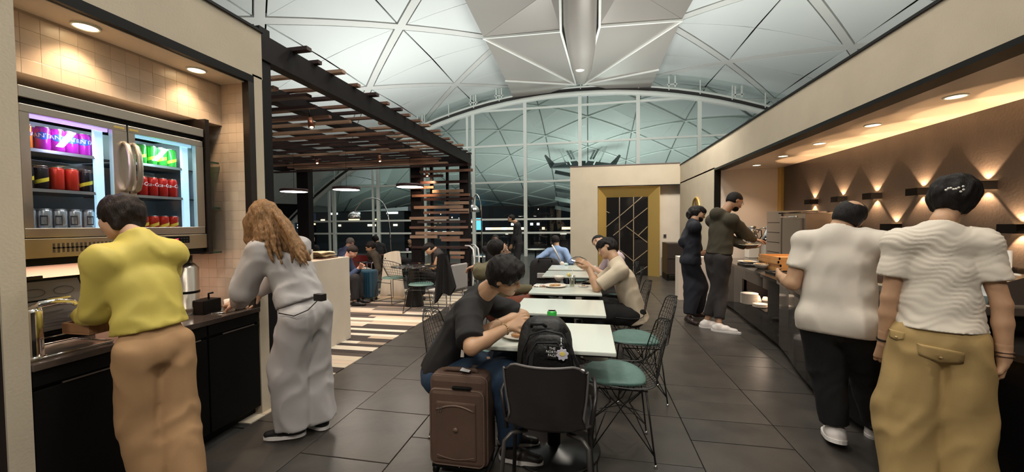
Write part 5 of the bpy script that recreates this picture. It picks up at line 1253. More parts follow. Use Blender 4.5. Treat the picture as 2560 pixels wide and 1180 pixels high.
# ================================================================== PEOPLE
def V(*a): return np.array(a, float)
def nrm(v): return v/(np.linalg.norm(v)+1e-9)
class SDF:
    def __init__(s): s.p = []; s.post = []
    def cone(s, a, b, ra, rb, k=.02, flat=None, cut=None):
        """round cone; flat=(axis, ratio) squashes across axis; cut: flat end cap at b"""
        s.p.append(('c', V(*a), V(*b), ra, rb, k, flat, cut)); return s
    def chain(s, pts, rs, k=.02, flat=None):
        for i in range(len(pts)-1): s.cone(pts[i], pts[i+1], rs[i], rs[i+1], k, flat)
        return s
    def ell(s, c, r, ax=None, k=.02):
        s.p.append(('e', V(*c), V(*r), ax if ax is not None else np.eye(3), k)); return s
    def sub(s, c, r, ax=None, k=.01):
        s.p.append(('s', V(*c), V(*r), ax if ax is not None else np.eye(3), k)); return s
    def cutplane(s, pt, n, r=None): s.post.append((V(*pt), nrm(V(*n)), r)); return s
    def bounds(s):
        lo = V(9e9, 9e9, 9e9); hi = -lo
        for q in s.p:
            if q[0] == 'c': r = max(q[3], q[4])*(1.0 if not q[6] or q[6][1] <= 1 else q[6][1]); lo = np.minimum(lo, np.minimum(q[1], q[2])-r); hi = np.maximum(hi, np.maximum(q[1], q[2])+r)
            elif q[0] == 'e': r = max(q[2]); lo = np.minimum(lo, q[1]-r); hi = np.maximum(hi, q[1]+r)
        return lo, hi
    def mesh(s, res, disp=None):
        lo, hi = s.bounds(); lo = lo-3*res-.012; hi = hi+3*res+.012
        n = np.maximum(4, np.ceil((hi-lo)/res).astype(int))+1
        X = [lo[i]+res*np.arange(n[i]) for i in range(3)]
        D = np.full(n, 1.0, np.float32)
        for q in s.p:
            m = 3*res+.03
            if q[0] == 'c': r = max(q[3], q[4])*(1.0 if not q[6] or q[6][1] <= 1 else q[6][1]); a = np.minimum(q[1], q[2])-r-m; b = np.maximum(q[1], q[2])+r+m
            else: r = max(q[2]); a = q[1]-r-m; b = q[1]+r+m
            i0 = np.clip(((a-lo)/res).astype(int), 0, n); i1 = np.clip(((b-lo)/res).astype(int)+2, 0, n)
            if (i1 <= i0).any(): continue
            sl = tuple(slice(i0[i], i1[i]) for i in range(3))
            P = np.stack(np.meshgrid(X[0][sl[0]], X[1][sl[1]], X[2][sl[2]], indexing='ij'), -1)
            if q[0] == 'c':
                _, A, B, ra, rb, k, flat, cut = q
                d = B-A; L2 = d@d+1e-9; h = np.clip(((P-A)@d)/L2, 0, 1)[..., None]; w_ = P-A-h*d; rr_ = ra+(rb-ra)*h[..., 0]
                if flat:
                    ax, ratio = flat; c_ = w_@ax; dist = np.sqrt(np.maximum((w_**2).sum(-1)-c_**2+(c_/ratio)**2, 0)); dd = (dist-rr_)*(.85 if ratio < 1 else .95)
                else: dd = np.sqrt((w_**2).sum(-1))-rr_
                if cut: dd = np.maximum(dd, (P-B)@nrm(d)-cut)
            else:
                _, c, r_, ax, k = q; w_ = (P-c)@ax.T; k0 = np.sqrt(((w_/r_)**2).sum(-1)); k1 = np.sqrt(((w_/(r_*r_))**2).sum(-1))+1e-9; dd = k0*(k0-1)/k1
            old = D[sl]
            if q[0] == 's': 
                h = np.clip(.5-.5*(old+dd)/k, 0, 1); D[sl] = old*(1-h)+(-dd)*h+k*h*(1-h)
            else:
                h = np.clip(.5+.5*(old-dd)/k, 0, 1); D[sl] = old*(1-h)+dd*h-k*h*(1-h)
        if disp is not None or s.post:
            P = np.stack(np.meshgrid(*X, indexing='ij'), -1)
            if disp is not None:
                near = np.abs(D) < .05; D[near] += disp(P[near]).astype(np.float32)
            for pt, nn, r_ in s.post: D = np.maximum(D, (P-pt)@nn if r_ is None else np.minimum((P-pt)@nn, r_-np.sqrt(((P-pt)**2).sum(-1))))
        return surface_nets(D, lo, res)
def surface_nets(D, lo, res):
    neg = D < 0
    n = D.shape
    acc = np.zeros((n[0]-1, n[1]-1, n[2]-1, 3)); cnt = np.zeros((n[0]-1, n[1]-1, n[2]-1))
    c0 = [slice(0, -1)]*3
    def sh(dx, dy, dz): return tuple(slice(d, n[i]-1+d) for i, d in enumerate((dx, dy, dz)))
    for ax in range(3):
        o1, o2 = [i for i in range(3) if i != ax]
        for a in (0, 1):
            for b in (0, 1):
                s0 = [0, 0, 0]; s0[o1] = a; s0[o2] = b; s1 = list(s0); s1[ax] = 1
                d0 = D[sh(*s0)]; d1 = D[sh(*s1)]; m = neg[sh(*s0)] != neg[sh(*s1)]
                t = np.where(m, d0/np.where(m, d0-d1, 1), 0)
                acc[..., ax] += np.where(m, t, 0); acc[..., o1] += np.where(m, a, 0); acc[..., o2] += np.where(m, b, 0); cnt += m
    act = cnt > 0; idx = np.full(act.shape, -1, int); idx[act] = np.arange(act.sum())
    ijk = np.argwhere(act); v = lo+res*(ijk+acc[act]/cnt[act][:, None])
    quads = []
    for ax in range(3):
        o1, o2 = [(1, 2), (2, 0), (0, 1)][ax]
        s0 = [slice(1, n[0]-1), slice(1, n[1]-1), slice(1, n[2]-1)]; s0[ax] = slice(0, n[ax]-1); s1 = list(s0); s1[ax] = slice(1, n[ax])
        m = neg[tuple(s0)] != neg[tuple(s1)]; e = np.argwhere(m)
        if not len(e): continue
        base = e.copy(); base[:, o1] += 1; base[:, o2] += 1
        if ax == 0: base[:, 0] = e[:, 0]
        pos = [None]*4
        for q, (a, b) in enumerate(((1, 1), (0, 1), (0, 0), (1, 0))):
            c = base.copy(); c[:, o1] -= a; c[:, o2] -= b; pos[q] = idx[c[:, 0], c[:, 1], c[:, 2]]
        fl = neg[tuple(s0)][m]; Q = np.stack(pos, 1); Q[~fl] = Q[~fl][:, ::-1]; quads.append(Q)
    F = np.concatenate(quads) if quads else np.zeros((0, 4), int)
    F = F[(F >= 0).all(1)]
    return v, F
def fast_obj(name, parts, m, parent, smooth_it=1):
    """parts: list of (verts, quads); one mesh object under parent"""
    vs = np.concatenate([p[0] for p in parts]); o_ = 0; fs = []
    for p in parts: fs.append(p[1]+o_); o_ += len(p[0])
    F = np.concatenate(fs)
    if smooth_it:
        for _ in range(smooth_it):
            A = np.zeros_like(vs); C = np.zeros(len(vs))
            for a, b in ((0, 1), (1, 2), (2, 3), (3, 0)):
                np.add.at(A, F[:, a], vs[F[:, b]]); np.add.at(C, F[:, a], 1); np.add.at(A, F[:, b], vs[F[:, a]]); np.add.at(C, F[:, b], 1)
            vs = vs*.5+.5*A/np.maximum(C, 1)[:, None]
    off = np.zeros(3); p = parent
    while p is not None: off = off+np.array(p.location); p = p.parent
    vs = vs-off
    me = bpy.data.meshes.new(name); me.vertices.add(len(vs)); me.vertices.foreach_set('co', vs.ravel())
    me.loops.add(F.size); me.loops.foreach_set('vertex_index', F.ravel().astype(np.int32)); me.polygons.add(len(F))
    me.polygons.foreach_set('loop_start', np.arange(0, F.size, 4, dtype=np.int32)); me.polygons.foreach_set('loop_total', np.full(len(F), 4, np.int32))
    me.update(); me.validate(); me.polygons.foreach_set('use_smooth', np.ones(len(me.polygons), bool)); me.materials.append(m)
    o = bpy.data.objects.new(name, me); COL.objects.link(o); o.parent = parent; return o
def folds(amp, freq, axis, seed=0, warp=.6):
    """cloth folds: ridges running along `axis`"""
    rg = np.random.RandomState(seed); ax = nrm(V(*axis)); o1 = nrm(np.cross(ax, V(.3, .9, .2) if abs(ax[1]) < .8 else V(1, 0, 0))); o2 = np.cross(ax, o1); ph = rg.uniform(0, 6, 4)
    def f(P):
        a = P@o1; b = P@o2; c = P@ax
        w1 = np.sin(freq*(a+warp*.16*np.sin(9*c+ph[0]))+ph[1]+4.5*c)+.7*np.sin(freq*.63*(b+.14*np.sin(7*c+ph[2]))-6*c+ph[3])+.45*np.sin(freq*1.7*(a-b)+9*c)
        d_ = np.sin(freq*.45*(c+.5*a+.25*np.sin(6*b))+ph[2])*np.sin(5*a+ph[0])
        w2 = 1-np.abs(w1)*1.1
        return -amp*(np.maximum(w2, -.6)*.8+.55*d_)
    return f
def hairnoise(amp, freq, seed=0):
    rg = np.random.RandomState(seed); K = rg.normal(0, freq, (7, 3)); K[:, 2] *= .22; K *= 1.15; ph = rg.uniform(0, 6, 7)
    def f(P):
        a = np.zeros(len(P))
        for k, p in zip(K, ph): a += np.sin(P@k+p+1.5*np.sin(P@k[::-1]*.4))
        return amp*a/3.2
    return f
def ik(a, t, l1, l2, pole):
    """two-bone reach; returns mid joint and the (clamped) end"""
    d = t-a; L = np.linalg.norm(d); u = nrm(d); L = min(L, (l1+l2)*.995); e = a+u*L
    c = (l1*l1-l2*l2+L*L)/(2*L); h = math.sqrt(max(0, l1*l1-c*c)); p = pole-u*(pole@u); return a+u*c+nrm(p)*h, e
SKINS = {}
def skin(k):
    c = {'pale': (.62, .38, .26), 'tan': (.50, .30, .18), 'olive': (.44, .25, .15), 'brown': (.25, .12, .065), 'deep': (.12, .06, .035), 'rose': (.60, .34, .25)}[k]
    return mat('skin_'+k, c, .5, sss=.03, noise=(14, (c[0]*.9, c[1]*.82, c[2]*.8), .5))
HAIRC = {'black': (.009, .007, .007), 'dark': (.013, .008, .0065), 'brown': (.07, .035, .02), 'blonde': (.17, .095, .045), 'grey': (.16, .13, .12)}
def hairm(k): 
    c = HAIRC[k]; return mat('hair_'+k, c, .55, noise=(60, tuple(x*(2.6 if k == 'blonde' else 1.7)+.002 for x in c), .8, (3, 3, .6)), bump=(110, .5), spec=.22)
def cloth(name, c, sc=220, st=.25, rough=.85): return mat('cloth_'+name, c, rough, noise=(5, tuple(x*.86 for x in c), .6), bump=(sc*1.3, st*.38))
def hand(s, w, d, n, sz=1.0, curl=.5, spread=.22, thumb=1):
    """w wrist, d direction of fingers, n palm normal (fingers curl towards n)"""
    d = nrm(d); n = nrm(n-d*(n@d)); x = np.cross(d, n)*thumb
    s.cone(w-d*.02, w+d*.02*sz, .023*sz, .024*sz, .012, (n, .8))
    for k in (-1, -.33, .33, 1): s.cone(w+d*.015*sz+x*k*.012*sz, w+d*.085*sz+x*k*.029*sz, .017*sz, .0125*sz, .010)
    for k, (o_, L) in enumerate(((.030, .070), (.0105, .078), (-.010, .072), (-.029, .058))):
        p = w+d*.085*sz+x*o_*sz; dr_ = nrm(d+x*(o_*spread*12)); a = curl*.5; r = .0098
        for seg in range(3):
            q = dr_*math.cos(a)+n*math.sin(a); e = p+q*L*sz*(.45, .31, .24)[seg]; s.cone(p, e, r*sz, (r-.0009)*sz, .004); p = e; r -= .0009; a += curl*.85
    t0 = w+d*.025*sz+x*.020*sz; td = nrm(d*.75+x*.75+n*.25); t1 = t0+td*.040*sz; td2 = nrm(d*.95+x*.25+n*.45*curl*2); t2 = t1+td2*.032*sz; t3 = t2+nrm(td2+n*curl*.5)*.024*sz
    s.cone(t0, t1, .0165*sz, .0125*sz, .010).cone(t1, t2, .0118*sz, .0105*sz, .004).cone(t2, t3, .0105*sz, .0088*sz, .004)
    return s
def head_frame(face, up):
    f = nrm(face); u = nrm(up-f*(up@f)); r = np.cross(f, u); return f, r, u
def head_sdf(c, f, r, u, sz, nose=1.0, jaw=1.0):
    """c: centre of the head; sz = head height"""
    M = np.array([r, f, u]); h = sz
    def p(x, y, z): return c+r*x*h+f*y*h+u*z*h
    s = SDF()
    s.ell(p(0, -.045, .135), (.335*h, .405*h, .355*h), M, .02)
    s.ell(p(0, .10, -.02), (.275*h, .27*h, .36*h), M, .04)
    s.ell(p(0, .16*jaw, -.27), (.20*h*jaw, .20*h, .19*h), M, .05)
    s.ell(p(0, .315, -.395), (.085*h, .07*h, .06*h), M, .03)
    s.cone(p(0, .365, .06), p(0, .455*nose, -.115), .030*h, .050*h, .02)
    s.ell(p(.045, .40, -.135), (.038*h, .045*h, .032*h), M, .008); s.ell(p(-.045, .40, -.135), (.038*h, .045*h, .032*h), M, .008)
    s.ell(p(0, .335, .115), (.21*h, .06*h, .045*h), M, .02)
    for sx in (-1, 1): s.sub(p(sx*.135, .40, .035), (.070*h, .062*h, .042*h), M, .02)
    s.ell(p(.155, .26, -.12), (.10*h, .09*h, .09*h), M, .03); s.ell(p(-.155, .26, -.12), (.10*h, .09*h, .09*h), M, .03)
    s.ell(p(0, .375, -.225), (.095*h, .045*h, .024*h), M, .006); s.ell(p(0, .365, -.270), (.082*h, .045*h, .026*h), M, .006)
    for sx in (-1, 1):
        s.ell(p(sx*.335, -.02, -.02), (.028*h, .075*h, .125*h), M, .008); s.sub(p(sx*.372, .0, -.01), (.020*h, .038*h, .07*h), M, .006)
    return s
def hair_sdf(c, f, r, u, sz, style, grow=.0, seed=0):
    M = np.array([r, f, u]); h = sz
    def p(x, y, z): return c+r*x*h+f*y*h+u*z*h
    s = SDF(); g = {'short': .035, 'fade': .018, 'bob': .07, 'mop': .085, 'long': .06, 'curly': .085, 'balding': .02, 'updo': .075}[style]+grow
    s.ell(p(0, -.055, .150), ((.345+g)*h, (.405+g)*h, (.350+g)*h), M, .02)
    s.ell(p(0, -.14, -.05), ((.30+g*.9)*h, (.28+g*.9)*h, (.30+g*.6)*h), M, .03)
    if style in ('mop', 'curly'):
        s.ell(p(0, .16, .30), (.30*h, .28*h, .16*h), M, .05)
        for a in np.linspace(-1, 1, 6): s.cone(p(.26*a, .27, .36), p(.24*a+.03, .41-.06*abs(a), .22-.03*math.sin(a*7)), .06*h, .018*h, .02)
    if style == 'bob':
        for a in np.linspace(-1, 1, 7): s.cone(p(.30*a, -.12-.10*(1-abs(a)), .05), p(.28*a, -.10-.13*(1-abs(a)), -.36-.03*math.cos(a*5)), .11*h, .07*h, .03)
    if style == 'updo':
        s.ell(p(0, -.30, .12), (.25*h, .18*h, .27*h), M, .05)
        for a in np.linspace(-1, 1, 5): s.cone(p(.28*a, -.15-.10*(1-abs(a)), .0), p(.23*a, -.12-.12*(1-abs(a)), -.27), .09*h, .05*h, .03)
    # open the face
    lim = {'short': .02, 'fade': .03, 'bob': .06, 'mop': .13, 'long': .05, 'curly': .10, 'balding': -.16, 'updo': .03}[style]
    s.sub(p(0, .52, -.20), (.37*h, .43*h, (.40 if style not in ('mop', 'curly') else .36)*h), M, .012)
    s.sub(p(0, .30, -.45), (.50*h, .30*h, .40*h), M, .012)
    if style in ('short', 'fade', 'balding', 'mop'):
        for sx in (-1, 1): s.sub(p(sx*.42, .04, -.08), (.12*h, .13*h, .17*h), M, .01)
        s.cutplane(p(0, 0, -.27 if style == 'mop' else -.20), -u)
    if style in ('mop', 'short', 'curly'):
        for sx in (-1, 1): s.sub(p(sx*.37, .25, -.20), (.16*h, .24*h, .24*h), M, .012)
    if style == 'balding': s.sub(p(0, -.24, .46), (.17*h, .20*h, .16*h), M, .02)
    return s
def person(label, h, pelvis, face, group=None, lean=0, side=0, neck_pitch=0, look=None, skinc='tan', hair=('short', 'black'),
           top=None, bottom=None, shoes=None, hands=((None, None), (None, None)), wrist=(None, None), ankle=(None, None), foot=(None, None),
           res=.014, curl=(.5, .5), elbow=(None, None), knee=None, build=1.0, fine=False, twist=0, headup=None, beard=False, glasses=False, headoff=None, eyes=True, soles=True):
    """pelvis: world point; face: unit horizontal direction; wrist/ankle: world targets (left, right of the person)"""
    U = V(0, 0, 1); F = nrm(V(face[0], face[1], 0)); Rr = np.cross(F, U)
    a = math.radians(lean); b = math.radians(side)
    sp = nrm(U*math.cos(a)+F*math.sin(a)+Rr*math.sin(b))
    tw = math.radians(twist); Rs = nrm(Rr*math.cos(tw)+F*math.sin(tw)); Rs = nrm(Rs-sp*(Rs@sp)); Fs = np.cross(sp, Rs)*1.0
    Fs = nrm(np.cross(U, Rs)); Fs = nrm(Fs-sp*(Fs@sp))
    pel = V(*pelvis); chest = pel+sp*.17*h+F*.0; neck = pel+sp*.295*h+Fs*(.012 if lean > 15 else 0)*h
    if headoff is None:
        np_ = math.radians(lean*.8+neck_pitch); nd = nrm(U*math.cos(np_)+Fs*math.sin(np_))
        hc = neck+nd*.095*h+Fs*.018*h
    else: hc = V(*headoff); nd = nrm(hc-neck)
    lk = nrm(V(*look)) if look is not None else nrm(Fs*math.cos(math.radians(lean*.6+neck_pitch))-U*math.sin(math.radians(lean*.6+neck_pitch)))
    hf, hr, hu = head_frame(lk, nd if headup is None else V(*headup))
    sh = [neck-sp*.046*h+Rs*s_*.099*h*build for s_ in (-1, 1)]
    hp = [pel-U*.02*h+Rr*s_*.052*h for s_ in (-1, 1)]
    l1, l2 = .172*h, .150*h; t1, t2 = .245*h, .245*h
    el = []; wr = []; kn = []; an = []
    for i, s_ in enumerate((-1, 1)):
        w_ = V(*wrist[i]) if wrist[i] is not None else sh[i]-U*.30*h+F*.03*h+Rr*s_*.03*h
        po = V(*elbow[i]) if elbow[i] is not None else (-U*.6-F*.5+Rr*s_*.5)
        e, w2 = ik(sh[i], w_, l1, l2, po); el.append(e); wr.append(w2)
        k_ = V(*ankle[i]) if ankle[i] is not None else V(hp[i][0], hp[i][1], .045*h)
        po = V(*knee[i]) if knee and knee[i] is not None else F
        L_ = np.linalg.norm(hp[i]-k_); ta = L_*.503 if .90*(t1+t2) < L_ else t1
        e, w2 = ik(hp[i], k_, ta, ta, po); kn.append(e); an.append(w2)
    root = thing('person', label, 'person', (pel[0], pel[1], 0), group)
    sk = skin(skinc); hh = .130*h
    B = build
    body = SDF()
    body.cone(pel, chest, .072*h*B, .070*h*B, .03, (Fs, .6)); body.cone(chest, neck-sp*.085*h, .070*h*B, .058*h*B, .03, (Fs, .58))
    body.cone(sh[0], sh[1], .022*h, .022*h, .03)
    body.cone(neck-sp*.03*h, hc-hu*.02*h-hf*.012*h, .030*h*B, .030*h*B, .015)
    for i in (0, 1):
        body.cone(neck-sp*.014*h, sh[i]-sp*.002*h, .021*h, .022*h, .02)
        body.cone(sh[i], el[i], .031*h*B, .024*h*B, .02); body.cone(el[i], el[i]*.65+wr[i]*.35, .024*h*B, .0245*h*B, .015); body.cone(el[i]*.65+wr[i]*.35, wr[i], .0245*h*B, .0155*h, .015, )
        body.cone(hp[i], kn[i], .036*h, .024*h, .012); body.cone(kn[i], kn[i]*.7+an[i]*.3, .024*h, .026*h, .02); body.cone(kn[i]*.7+an[i]*.3, an[i], .026*h, .018*h, .02)
    bparts = [body.mesh(res)]
    HS = head_sdf(hc, hf, hr, hu, hh*1.72 if False else hh*1.0, )
    hres = .0042 if fine else max(.006, res*.5)
    HS.cone(hc-hu*.03*h-hf*.012*h, neck+(hc-neck)*.25, .031*h*B, .033*h*B, .02)
    bparts.append(HS.mesh(hres))
    for i, s_ in enumerate((-1, 1)):
        fd = hands[i][0] if hands[i][0] is not None else nrm(wr[i]-el[i]); pn = hands[i][1] if hands[i][1] is not None else nrm(-Rr*s_+F*.2)
        hs = SDF(); hand(hs, wr[i], V(*fd), V(*pn), h/1.72, curl[i], thumb=1 if i == 0 else -1)
        hs.cone(wr[i]+(el[i]-wr[i])*.25, wr[i], .0175*h, .0150*h, .01)
        # keep the thumb on the side that points forward/up
        bparts.append(hs.mesh(.0038 if fine else max(.0055, res*.45)))
    fast_obj('body', bparts, sk, root, 1)
    # hair
    if hair:
        hs = hair_sdf(hc, hf, hr, hu, hh, hair[0])
        if len(hair) > 2: hair[2](hs, lambda x, y, z: hc+hr*x*hh+hf*y*hh+hu*z*hh, hh)
        am = {'short': .0022, 'fade': .0006, 'bob': .0045, 'mop': .0042, 'long': .005, 'curly': .0055, 'balding': .002, 'updo': .005}[hair[0]]
        fast_obj('hair', [hs.mesh(hres, hairnoise(am, 75 if fine else 60, 3))], hairm(hair[1]), root, 1)
    if beard:
        bs = SDF(); M = np.array([hr, hf, hu]); bs.ell(hc+hf*.17*hh-hu*.30*hh, (.235*hh, .23*hh, .20*hh), M, .02); bs.ell(hc+hf*.33*hh-hu*.38*hh, (.11*hh, .085*hh, .09*hh), M, .03)
        bs.sub(hc+hf*.36*hh-hu*.20*hh, (.15*hh, .16*hh, .10*hh), M, .01); bs.sub(hc-hf*.12*hh-hu*.3*hh, (.4*hh, .16*hh, .4*hh), M, .02)
        fast_obj('beard', [bs.mesh(hres, hairnoise(.0015, 120, 5))], hairm('black' if hair[1] != 'grey' else 'grey'), root, 1)
    if eyes:
        for s_ in (-1, 1):
            ec = hc+hr*s_*.135*hh+hf*.318*hh+hu*.035*hh
            e_ = MB().ball(ec, .046*hh, 10).build('eye', mat('eye_white', (.36,.32,.29), .35), root); MB().ball(ec+hf*.024*hh-hu*.006*hh, .029*hh, 8).build('iris', mat('iris', (.02,.012,.01), .15), e_)
            q = [hc+hr*s_*(x)*hh+hf*(.375-.04*abs(x-.13)*6*.3)*hh+hu*(.118+.02*math.sin((x-.05)/.17*PI))*hh for x in (.055, .10, .15, .20, .235)]
            MB().tube(q, [.010*hh, .018*hh, .018*hh, .014*hh, .006*hh], 5).build('eyebrow', hairm(hair[1] if hair and hair[1] in ('black', 'dark', 'grey') else 'dark'), root)
        MB().tube([hc+hr*x*hh+hf*(.418-.25*x*x*4)*hh-hu*.247*hh for x in (-.085, -.04, 0, .04, .085)], [.003, .008, .009, .008, .003] if False else .0055*hh*2, 5).build('lips', mat('lips_'+skinc, tuple(x*.62 for x in SKC[skinc]), .5), root)
    if glasses:
        g_ = MB()
        for s_ in (-1, 1):
            cc_ = hc+hr*s_*.135*hh+hf*.43*hh+hu*.03*hh
            g_.tube([cc_+hr*.10*hh*math.cos(t)+hu*.085*hh*math.sin(t) for t in np.linspace(0, 2*PI, 16, endpoint=False)], .008*hh, 5, True)
            g_.tube([cc_+hr*s_*.10*hh, hc+hr*s_*.33*hh+hf*.05*hh+hu*.05*hh, hc+hr*s_*.34*hh-hf*.08*hh], .007*hh, 5)
        g_.tube([hc+hr*-.035*hh+hf*.44*hh+hu*.04*hh, hc+hr*.035*hh+hf*.44*hh+hu*.04*hh], .007*hh, 5); g_.build('glasses', mat('glasses_frame', (.25,.25,.26), .3, .6), root)
    J = dict(U=U, F=F, R=Rr, Rs=Rs, Fs=Fs, sp=sp, pel=pel, chest=chest, neck=neck, hc=hc, hf=hf, hr=hr, hu=hu, sh=sh, el=el, wr=wr, hp=hp, kn=kn, an=an, h=h, hh=hh, root=root, res=res)
    seated = pel[2] < .75
    # trousers
    if bottom:
        c = bottom; e = c.get('ease', .012)*h; T = SDF()
        wv_ = c.get('waist', .05)+(.03 if seated else 0)
        if top and not seated: wv_ = min(wv_, top.get('hem', -.02)+.02)
        wl = pel+sp*wv_*h; wtop = pel+sp*.05*h
        T.cone(pel-U*.02*h, wtop, (.083*B)*h+e*.7, (.078*B)*h+e*.6, .03, (F, .68))
        T.ell(pel-U*.040*h-F*.014*h, (.080*h*B+e*.7, .052*h+e*.6, .060*h+e*.6), np.array([Rr, F, U]), .04)
        for i in (0, 1):
            T.cone(hp[i]-U*.015*h-(F*.012*h if not seated else 0), kn[i], .048*h*B+e*.7, c.get('knee', .040)*h+e*.6, .024 if i == 0 else .013)
            end = an[i]+nrm(kn[i]-an[i])*c.get('hem', .02)*h
            if c.get('short'): end = kn[i]*.8+hp[i]*.2
            else: T.cone(kn[i], end, c.get('knee', .040)*h+e*.6, c.get('hemr', .036)*h, .02, None, .002)
        T.cutplane(wl, sp, .15*h if seated else None)
        fast_obj(c.get('name', 'trousers'), [T.mesh(res, folds(c.get('fold', .006), c.get('ff', 42), (0, 0, 1) if not c.get('fax') else c['fax'], 2))], c['mat'], root, 1)
    if top:
        c = top; e = c.get('ease', .010)*h; T = SDF(); hem = c.get('hem', -.02)
        hl = pel+sp*hem*h
        T.cone(hl, chest, (.082*B+c.get('flare', 0))*h+e*.7, .080*h*B+e*.7, .03, (Fs, .66)); T.cone(chest, neck-sp*.085*h, .080*h*B+e*.7, .066*h*B+e*.6, .03, (Fs, .62))
        T.cone(sh[0], sh[1], .029*h+e*.4, .029*h+e*.4, .03)
        if bottom and not seated:
            e2 = bottom.get('ease', .012)*h; q_ = .009*h
            T.cone(pel-U*.02*h, pel+sp*.05*h, (.083*B)*h+e2*.7+q_, (.078*B)*h+e2*.6+q_, .03, (F, .68)); T.ell(pel-U*.040*h-F*.014*h, (.080*h*B+e2*.7+q_, .052*h+e2*.6+q_, .060*h+e2*.6+q_), np.array([Rr, F, U]), .04)
            if hem < -.03:
                for i in (0, 1): r0_ = .048*h*B+e2*.7+q_; T.cone(hp[i]-U*.015*h-F*.012*h, hp[i]-U*.015*h-F*.012*h+(kn[i]-hp[i])*.3, r0_, r0_, .02)
        if c.get('sleeve') != 'none': T.cone(neck-sp*.05*h, neck+nrm(hc-neck)*.022*h-Fs*.004*h, .05*h, .037*h, .02)
        for i in (0, 1):
            T.cone(neck-sp*.022*h, sh[i]+sp*.001*h, .034*h+e*.15, .032*h+e*.42, .055)
            sl = c.get('sleeve', 'long')
            if sl == 'long':
                T.cone(sh[i], el[i], .033*h+e*.5, .026*h+e*c.get('sle', .8)*.75, .02); T.cone(el[i], wr[i]-nrm(wr[i]-el[i])*.012*h, .026*h+e*c.get('sle', .8)*.75, c.get('cuff', .024)*h, .015, None, .002)
            elif sl == 'elbow': T.cone(sh[i], el[i]*.86+sh[i]*.14, .031*h+e*.45, .031*h+e*.48, .02, None, .002)
            elif sl == 'short': T.cone(sh[i], sh[i]*.38+el[i]*.62, .031*h+e*.40, .031*h+e*.45, .015, None, .002)
            elif sl == 'threeq': T.cone(sh[i], el[i], .038*h+e*.7, .034*h+e, .02); T.cone(el[i], el[i]*.55+wr[i]*.45, .034*h+e, .034*h, .015, None, .002)
        T.cutplane(hl, -sp); T.cutplane(neck+nd*(.022+c.get('collar', 0))*h, nrm(nd+sp*.5+Fs*.15), .058*h)
        if c.get('scoop'): T.sub(neck+Fs*.05*h+sp*.0*h, (.05*h, .045*h, .04*h), np.array([Rs, Fs, sp]), .01)
        if c.get('extra'): c['extra'](T, J)
        fast_obj(c.get('name', 'shirt'), [T.mesh(c.get('res', res), folds(c.get('fold', .005), c.get('ff', 38), c.get('fax', (.5, .3, .8)), 7))], c['mat'], root, 1)
    if shoes:
        for i in (0, 1):
            if shoes.get('skip') and i in shoes['skip']: continue
            fdir = nrm(V(*foot[i])) if foot[i] is not None else F
            g = an[i].copy(); heel = g-fdir*.022*h; base = g[2]-.040*h
            tilt = fdir[2]; fh = nrm(V(fdir[0], fdir[1], 0)); dn = nrm(np.cross(np.cross(fdir, V(0, 0, -1)), fdir)) if abs(tilt) < .99 else -fh
            S = SDF(); k = shoes.get('size', 1.0); rt = np.cross(fdir, -dn)
            o = g+dn*.026*h
            S.cone(o-fdir*.018*h, o+fdir*.045*h-dn*.004*h, .024*h*k, .021*h*k, .02); S.cone(o+fdir*.03*h, o+fdir*.100*h+dn*.003*h, .023*h*k, .017*h*k, .02, (dn, .8)); S.cone(g+dn*.01*h, o, .024*h*k, .024*h*k, .015)
            S.cutplane(g+dn*.040*h, dn)
            up = fast_obj('shoe', [S.mesh(max(.0065, res*.5))], shoes['mat'], root, 1)
            if soles and shoes.get('sole'):
                q = []; w1 = .026*h*k
                for t_ in np.linspace(0, 2*PI, 28, endpoint=False):
                    ct = math.cos(t_); st_ = math.sin(t_); ln = (.121 if ct > 0 else .044)*h*k*1.0; wd = w1*(1.0 if ct < 0 else .92+.15*math.sin(ct*PI))*(1 if abs(ct) < .9 else .9)
                    q.append(g+fdir*(.0*h+ln*ct*(.98))+rt*wd*st_*(abs(st_)**-.25 if st_ else 1))
                MB().slab([p_+dn*.034*h for p_ in q], -.014*h if np.cross(q[7]-q[0], q[14]-q[0])@dn < 0 else .014*h).build('sole', shoes['sole'], up)
    return J
SKC = {'pale': (.62, .38, .26), 'tan': (.50, .30, .18), 'olive': (.44, .25, .15), 'brown': (.25, .12, .065), 'deep': (.12, .06, .035), 'rose': (.60, .34, .25)}
WHITESH = dict(mat=mat('white_leather', (.78,.72,.70), .45), sole=mat('white_sole', (.8,.76,.74), .5), size=1.08)
BLACKSH = dict(mat=mat('black_shoe', (.012,.011,.012), .45), size=1.0)
# ---- woman in the yellow blouse
pv = atD(383, 850, 1.99); pv[2] = .895
ykx = None
Jy = person('woman with short dark hair in yellow blouse and tan trousers at the drinks counter', 1.63, pv, (-1, .22), lean=7, side=-3, neck_pitch=16, skinc='pale', hair=('bob', 'dark'),
  look=(-1, -.15, -.45), wrist=(atD(212, 795, 2.04), atD(290, 760, 2.18)), curl=(.5, .5), hands=(((-.7, .35, .35), (.3, .5, .3)), ((-1, 0, 0), (0, 0, -1))), elbow=((.7, -.25, -1), (.3, .3, -1)), fine=True, res=.0115, headoff=atD(303, 542, 2.01), build=.83,
  ankle=(atD(395, 1225, 1.99), atD(470, 1218, 2.02)),
  top=dict(mat=cloth('yellow', (.64,.52,.11), 300, .12, .6), ease=.022, hem=.02, flare=.012, sleeve='long', sle=1.0, cuff=.034, fold=.009, ff=34, fax=(.2, .1, 1), name='blouse', collar=.012, extra=ykx),
  bottom=dict(mat=cloth('tan', (.40,.235,.115), 200, .15), ease=.014, knee=.050, hemr=.052, fold=.007, ff=30, waist=.07), shoes=dict(BLACKSH))
